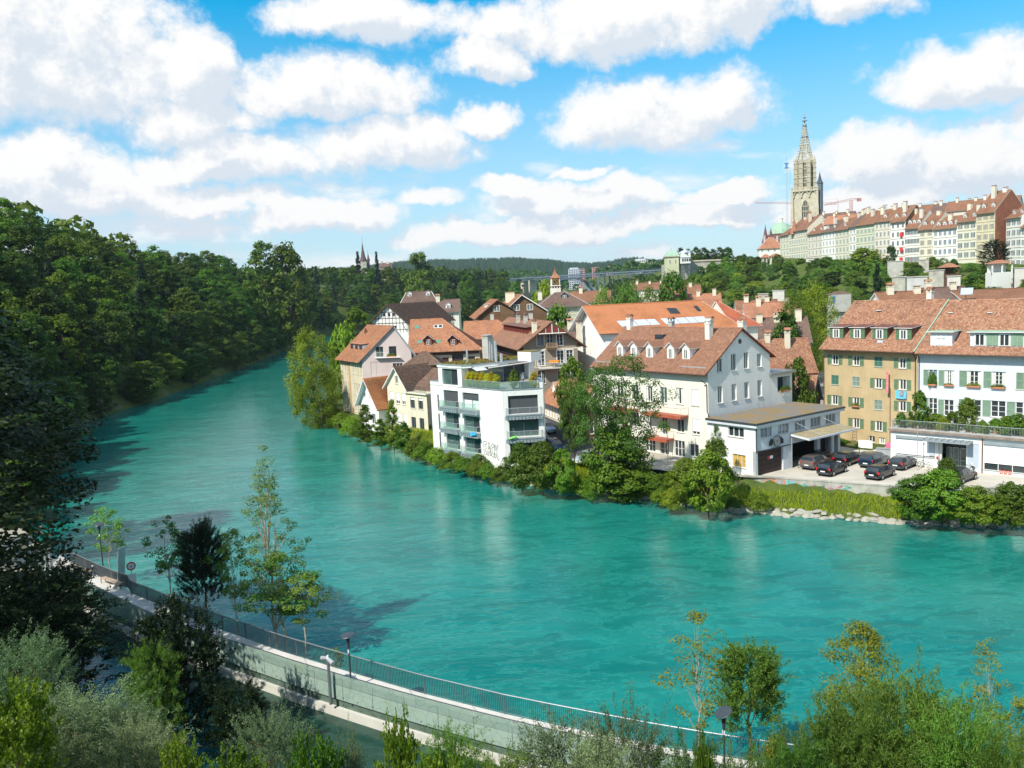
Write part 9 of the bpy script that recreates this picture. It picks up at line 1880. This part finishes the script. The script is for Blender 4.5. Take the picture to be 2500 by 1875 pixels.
# ---- garden by the ochre house and grass on the banks
def blades(name, n_, cond, x0, x1, y0, y1, h0, h1, w_, m, zoff=0):
    x = nrs.uniform(x0, x1, n_*3); y = nrs.uniform(y0, y1, n_*3); k = cond(x, y); x, y = x[k][:n_], y[k][:n_]; n_ = len(x); z = terrain(x, y)+zoff; a_ = nrs.uniform(0, 6.28, n_); hh = nrs.uniform(h0, h1, n_); ww = w_*nrs.uniform(.6, 1.4, n_); dx, dy = np.cos(a_)*ww, np.sin(a_)*ww; l_ = nrs.randn(n_, 2)*.35*hh[:, None]
    V = np.stack([np.stack([x-dx, y-dy, z-.05], 1), np.stack([x+dx, y+dy, z-.05], 1), np.stack([x+dx*.6+l_[:, 0]*.5, y+dy*.6+l_[:, 1]*.5, z+hh*.65], 1), np.stack([x+l_[:, 0], y+l_[:, 1], z+hh], 1)], 1).reshape(-1, 3)
    o = link(name, npmesh(name, V, np.arange(n_*4).reshape(-1, 4), m)); return stuff(o)
L_grass = leafmat('bank_grass', (.14, .22, .008), (.36, .46, .02), .45, clump=.35, ts=(1.1, 1.2, .3))
blades('bank_grass', 110000, lambda x, y: (lambda d, s: (d > .9) & (d < np.where(x > 25, 4.9, 5.6)) & ~inpoly(x, y, RIVER) & (x > -30))(*segdist(x, y, RB)), -30, 74, 74, 160, .22, .62, .034, L_grass)
blades('garden_grass', 5000, lambda x, y: np.ones(x.shape, bool), 42, 50, 104, 112, .15, .5, .05, L_grass) if False else None
def gardenplants():
    for k in range(16):
        q_ = OC.f.p(rnd.uniform(.3, 9.5), -rnd.uniform(1.2, 3.8), 2.5); plant('bank_lime', 'low garden plant in the little garden at the foot of the ochre house', 'plant', q_[0], q_[1], 2.45, rnd.uniform(.4, .95), rnd.uniform(.5, .9), 'garden plants by the ochre house', 'garden_plant')
gardenplants(); b = MB(); b.box(-.2, 10, -4.3, -.04, 2.3, 2.56, 0, OC.f); struct(b.build('garden_lawn', MATS['ground_soil_and_grass']))
blades('rock_weeds', 900, lambda x, y: np.ones(x.shape, bool), -58, -44, 76, 92, .2, .6, .05, L_grass, 1.0)

# ---- trees along the promenade
plant('sapling', 'young light green tree behind the railing near the first bench', 'tree', -37.4, 75.6, .9, 6.3, 1.65, name='young_tree', v=0); plant('sapling', 'young sparse tree behind the railing right of the round sign', 'tree', -29.2, 68.6, .9, 7.0, 1.6, name='young_tree', v=1)
plant('darkwillow', 'dark dense round headed tree by the promenade railing', 'tree', -23.4, 61.2, .9, 8.4, 1.75, name='round_tree', v=0); plant('sapling', 'thin dark tree between the round headed tree and the tall birch', 'tree', -21.0, 60.7, .9, 7.6, 1.5, name='young_tree', v=2)
plant('birch', 'tall pale barked birch rising high above the river from the promenade', 'tree', -17.8, 59.2, .9, 14.0, 3.4, name='birch_tree', v=0, rz=.5); plant('sapling', 'bushy green growth around the foot of the tall birch', 'tree', -17.0, 58.2, .9, 6.4, 2.6, name='young_tree', v=3); plant('sapling', 'low leafy shrub tree right of the tall birch', 'tree', -15.2, 57.0, .9, 5.4, 1.9, name='young_tree', v=0)
plant('autumn_sapling', 'slender yellowing sapling with bare gaps by the right lamp post', 'tree', 8.6, 40.6, .9, 8.0, 1.45, name='young_tree', v=0); plant('roundwillow', 'round bushy bright green tree with orange stem by the right lamp post', 'tree', 10.9, 39.7, .9, 6.6, 1.85, name='round_tree', v=0)
plant('nearautumn', 'tall yellow green tree at the lower right of the picture', 'tree', 15.6, 38.0, .9, 7.9, 2.0, name='young_tree', v=0); plant('autumn_sapling', 'narrow dark tree near the right edge of the picture', 'tree', 21.4, 37.6, .9, 7.2, 1.0, name='young_tree', v=1); plant('nearautumn', 'yellow leaved tree cut by the right edge of the picture', 'tree', 22.6, 35.4, .9, 6.2, 1.7, name='young_tree', v=1)
plant('sapling', 'tiny bright bush outside the railing near the middle lamp', 'bush', -12.2, 52.4, .8, 2.0, .7, name='bush', v=1)
# ---- foreground bank shrubs (their feet are below the picture)
fg_ = (('nearwillow', 'silver green willow shrub at the left edge, above the leafy corner', 50, 1545, 35, 180), ('nearwillow', 'large silver green willow shrub at the lower left', 170, 1690, 31, 280), ('nearwillow', 'small silver willow shrub between the large one and the dark cone tree', 320, 1720, 31, 130), ('neargreen', 'bright broad leaved plant in the lower left corner', 20, 1660, 26, 150), ('neargreen', 'bright leafy shoot right of the lower left willow', 430, 1800, 27, 90), ('nearwillow', 'grey round willow bush in the shade by the canal', 650, 1735, 34, 165), ('neargreen', 'yellow green leafy shrub at the bottom left of centre', 760, 1800, 28, 120), ('nearwillow', 'pale narrow leaved shrub beside the maple shoot', 840, 1785, 29, 90),
       ('neargreen', 'bright maple shoot with large lobed leaves at the bottom', 970, 1740, 28, 75), ('nearlong', 'thin feathery shrub at the bottom before the pale wall', 1100, 1770, 30, 130), ('nearwillow', 'wide silver willow shrub at the bottom centre', 1365, 1760, 31, 250), ('nearwillow', 'silver willow shrub covering the railing right of centre', 1520, 1728, 32, 200), ('nearlong', 'narrow leaved yellow green shrub below the right lamp post', 1700, 1800, 29, 150), ('neargreen', 'dark leaved shoot right of the silver willow', 1712, 1790, 28, 50), ('nearlong', 'yellow green bamboo like shrub at the lower right', 2020, 1740, 31, 200), ('nearlong', 'large light green willow shrub at the lower right', 2200, 1640, 33, 250), ('nearlong', 'light green willow shrub below the narrow dark tree', 2360, 1720, 30, 200), ('nearlong', 'green shrub in the lower right corner', 2470, 1780, 28, 160), ('nearautumn', 'yellow green sparse bush before the railing at the right', 1900, 1800, 33, 110),
       ('neargreen', 'low green undergrowth at the bottom edge, left of centre', 560, 1840, 26, 160), ('neargreen', 'low green undergrowth at the bottom edge, centre', 1060, 1845, 27, 160), ('nearlong', 'low green undergrowth at the bottom edge, right of the maple shoot', 1220, 1830, 27, 140), ('nearlong', 'low leafy undergrowth between the two silver willows and the corner', 1820, 1830, 28, 150))
for i_, (key, lab, px, pt, d_, w_) in enumerate(fg_): plantd(key, lab, 'shrub', px, pt, d_, w_*1.35, name='shrub', v=i_)
# dark trees at the left
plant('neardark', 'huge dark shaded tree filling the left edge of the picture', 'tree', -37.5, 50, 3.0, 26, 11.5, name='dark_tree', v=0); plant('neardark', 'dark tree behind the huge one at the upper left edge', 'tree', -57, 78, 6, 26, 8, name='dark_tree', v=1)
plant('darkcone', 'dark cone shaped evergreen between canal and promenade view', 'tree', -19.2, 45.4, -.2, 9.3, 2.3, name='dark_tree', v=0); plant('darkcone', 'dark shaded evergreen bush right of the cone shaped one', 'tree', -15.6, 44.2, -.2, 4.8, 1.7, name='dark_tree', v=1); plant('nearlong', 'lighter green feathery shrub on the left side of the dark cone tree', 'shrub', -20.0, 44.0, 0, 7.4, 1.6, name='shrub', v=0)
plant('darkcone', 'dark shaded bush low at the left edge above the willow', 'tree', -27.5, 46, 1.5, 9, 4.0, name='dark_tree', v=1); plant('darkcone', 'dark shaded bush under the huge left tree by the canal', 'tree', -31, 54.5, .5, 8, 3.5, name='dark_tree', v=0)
for key, lab, px, pt, d_, w_ in (('nearwillow', 'silver willow shrub filling the lower left corner', 70, 1720, 29, 190), ('nearwillow', 'pale willow shrub right of the lower left corner', 330, 1760, 29, 170), ('nearwillow', 'silver willow shrub low between the two wide ones at the bottom', 1450, 1800, 29, 200), ('nearlong', 'light green willow shrub in front of the tall yellow green tree', 2100, 1700, 31, 230), ('nearlong', 'bright green willow shrub behind the lower right corner', 2300, 1690, 32, 240), ('nearlong', 'leafy green shrub at the bottom right of the lamp post', 1940, 1790, 30, 170)): plantd(key, lab, 'shrub', px, pt, d_, w_*1.35, name='shrub')
# trees on the near bank left of and behind the viewpoint
for (x_, y_, hh, r_) in ((-56, 36, 25, 7),): plant('neardark', 'tall shade tree on the near bank left of the viewpoint', 'tree', x_, y_, tz(x_, y_)-.3, hh, r_, 'shade trees left of the viewpoint', 'shade_tree')

for o in bpy.data.objects:
    if o.parent and o.name.split('.')[0] in ('pillar_row', 'string_course', 'grey_panel', 'flue_pipes', 'rib', 'spoke', 'wood_slats', 'rafter', 'gable_truss', 'cladding_boards', 'timber_frame', 'tie_rod', 'spire_rings', 'spire_ribs', 'crockets', 'tracery', 'lattice', 'gallery', 'deck_truss', 'parapet', 'lattice_pier', 'stone_pier', 'scaffold_deck', 'mast', 'jib', 'railing', 'fascia', 'arch', 'arch_head', 'awning_roll', 'mirror', 'graffiti_outline', 'graffiti', 'horns', 'rungs', 'post_pair', 'parapet_cap', 'glass_frame', 'pillar', 'window_strip', 'cabin', 'garage_interior') and o.type == 'MESH': o['kind'] = 'stuff'

hz = MB(); hz.box(-7050, 7050, -310, 9050, -3, 152); m = bpy.data.materials.new('haze_air'); m.use_nodes = True; n = NT(m.node_tree); n.n.clear(); v = n.new('ShaderNodeVolumePrincipled'); v.inputs['Color'].default_value = (.62, .78, 1, 1); v.inputs['Density'].default_value = .00006; v.inputs['Anisotropy'].default_value = .2
o = n.new('ShaderNodeOutputMaterial'); n.l.new(v.outputs[0], o.inputs['Volume']); stuff(hz.build('haze', m))
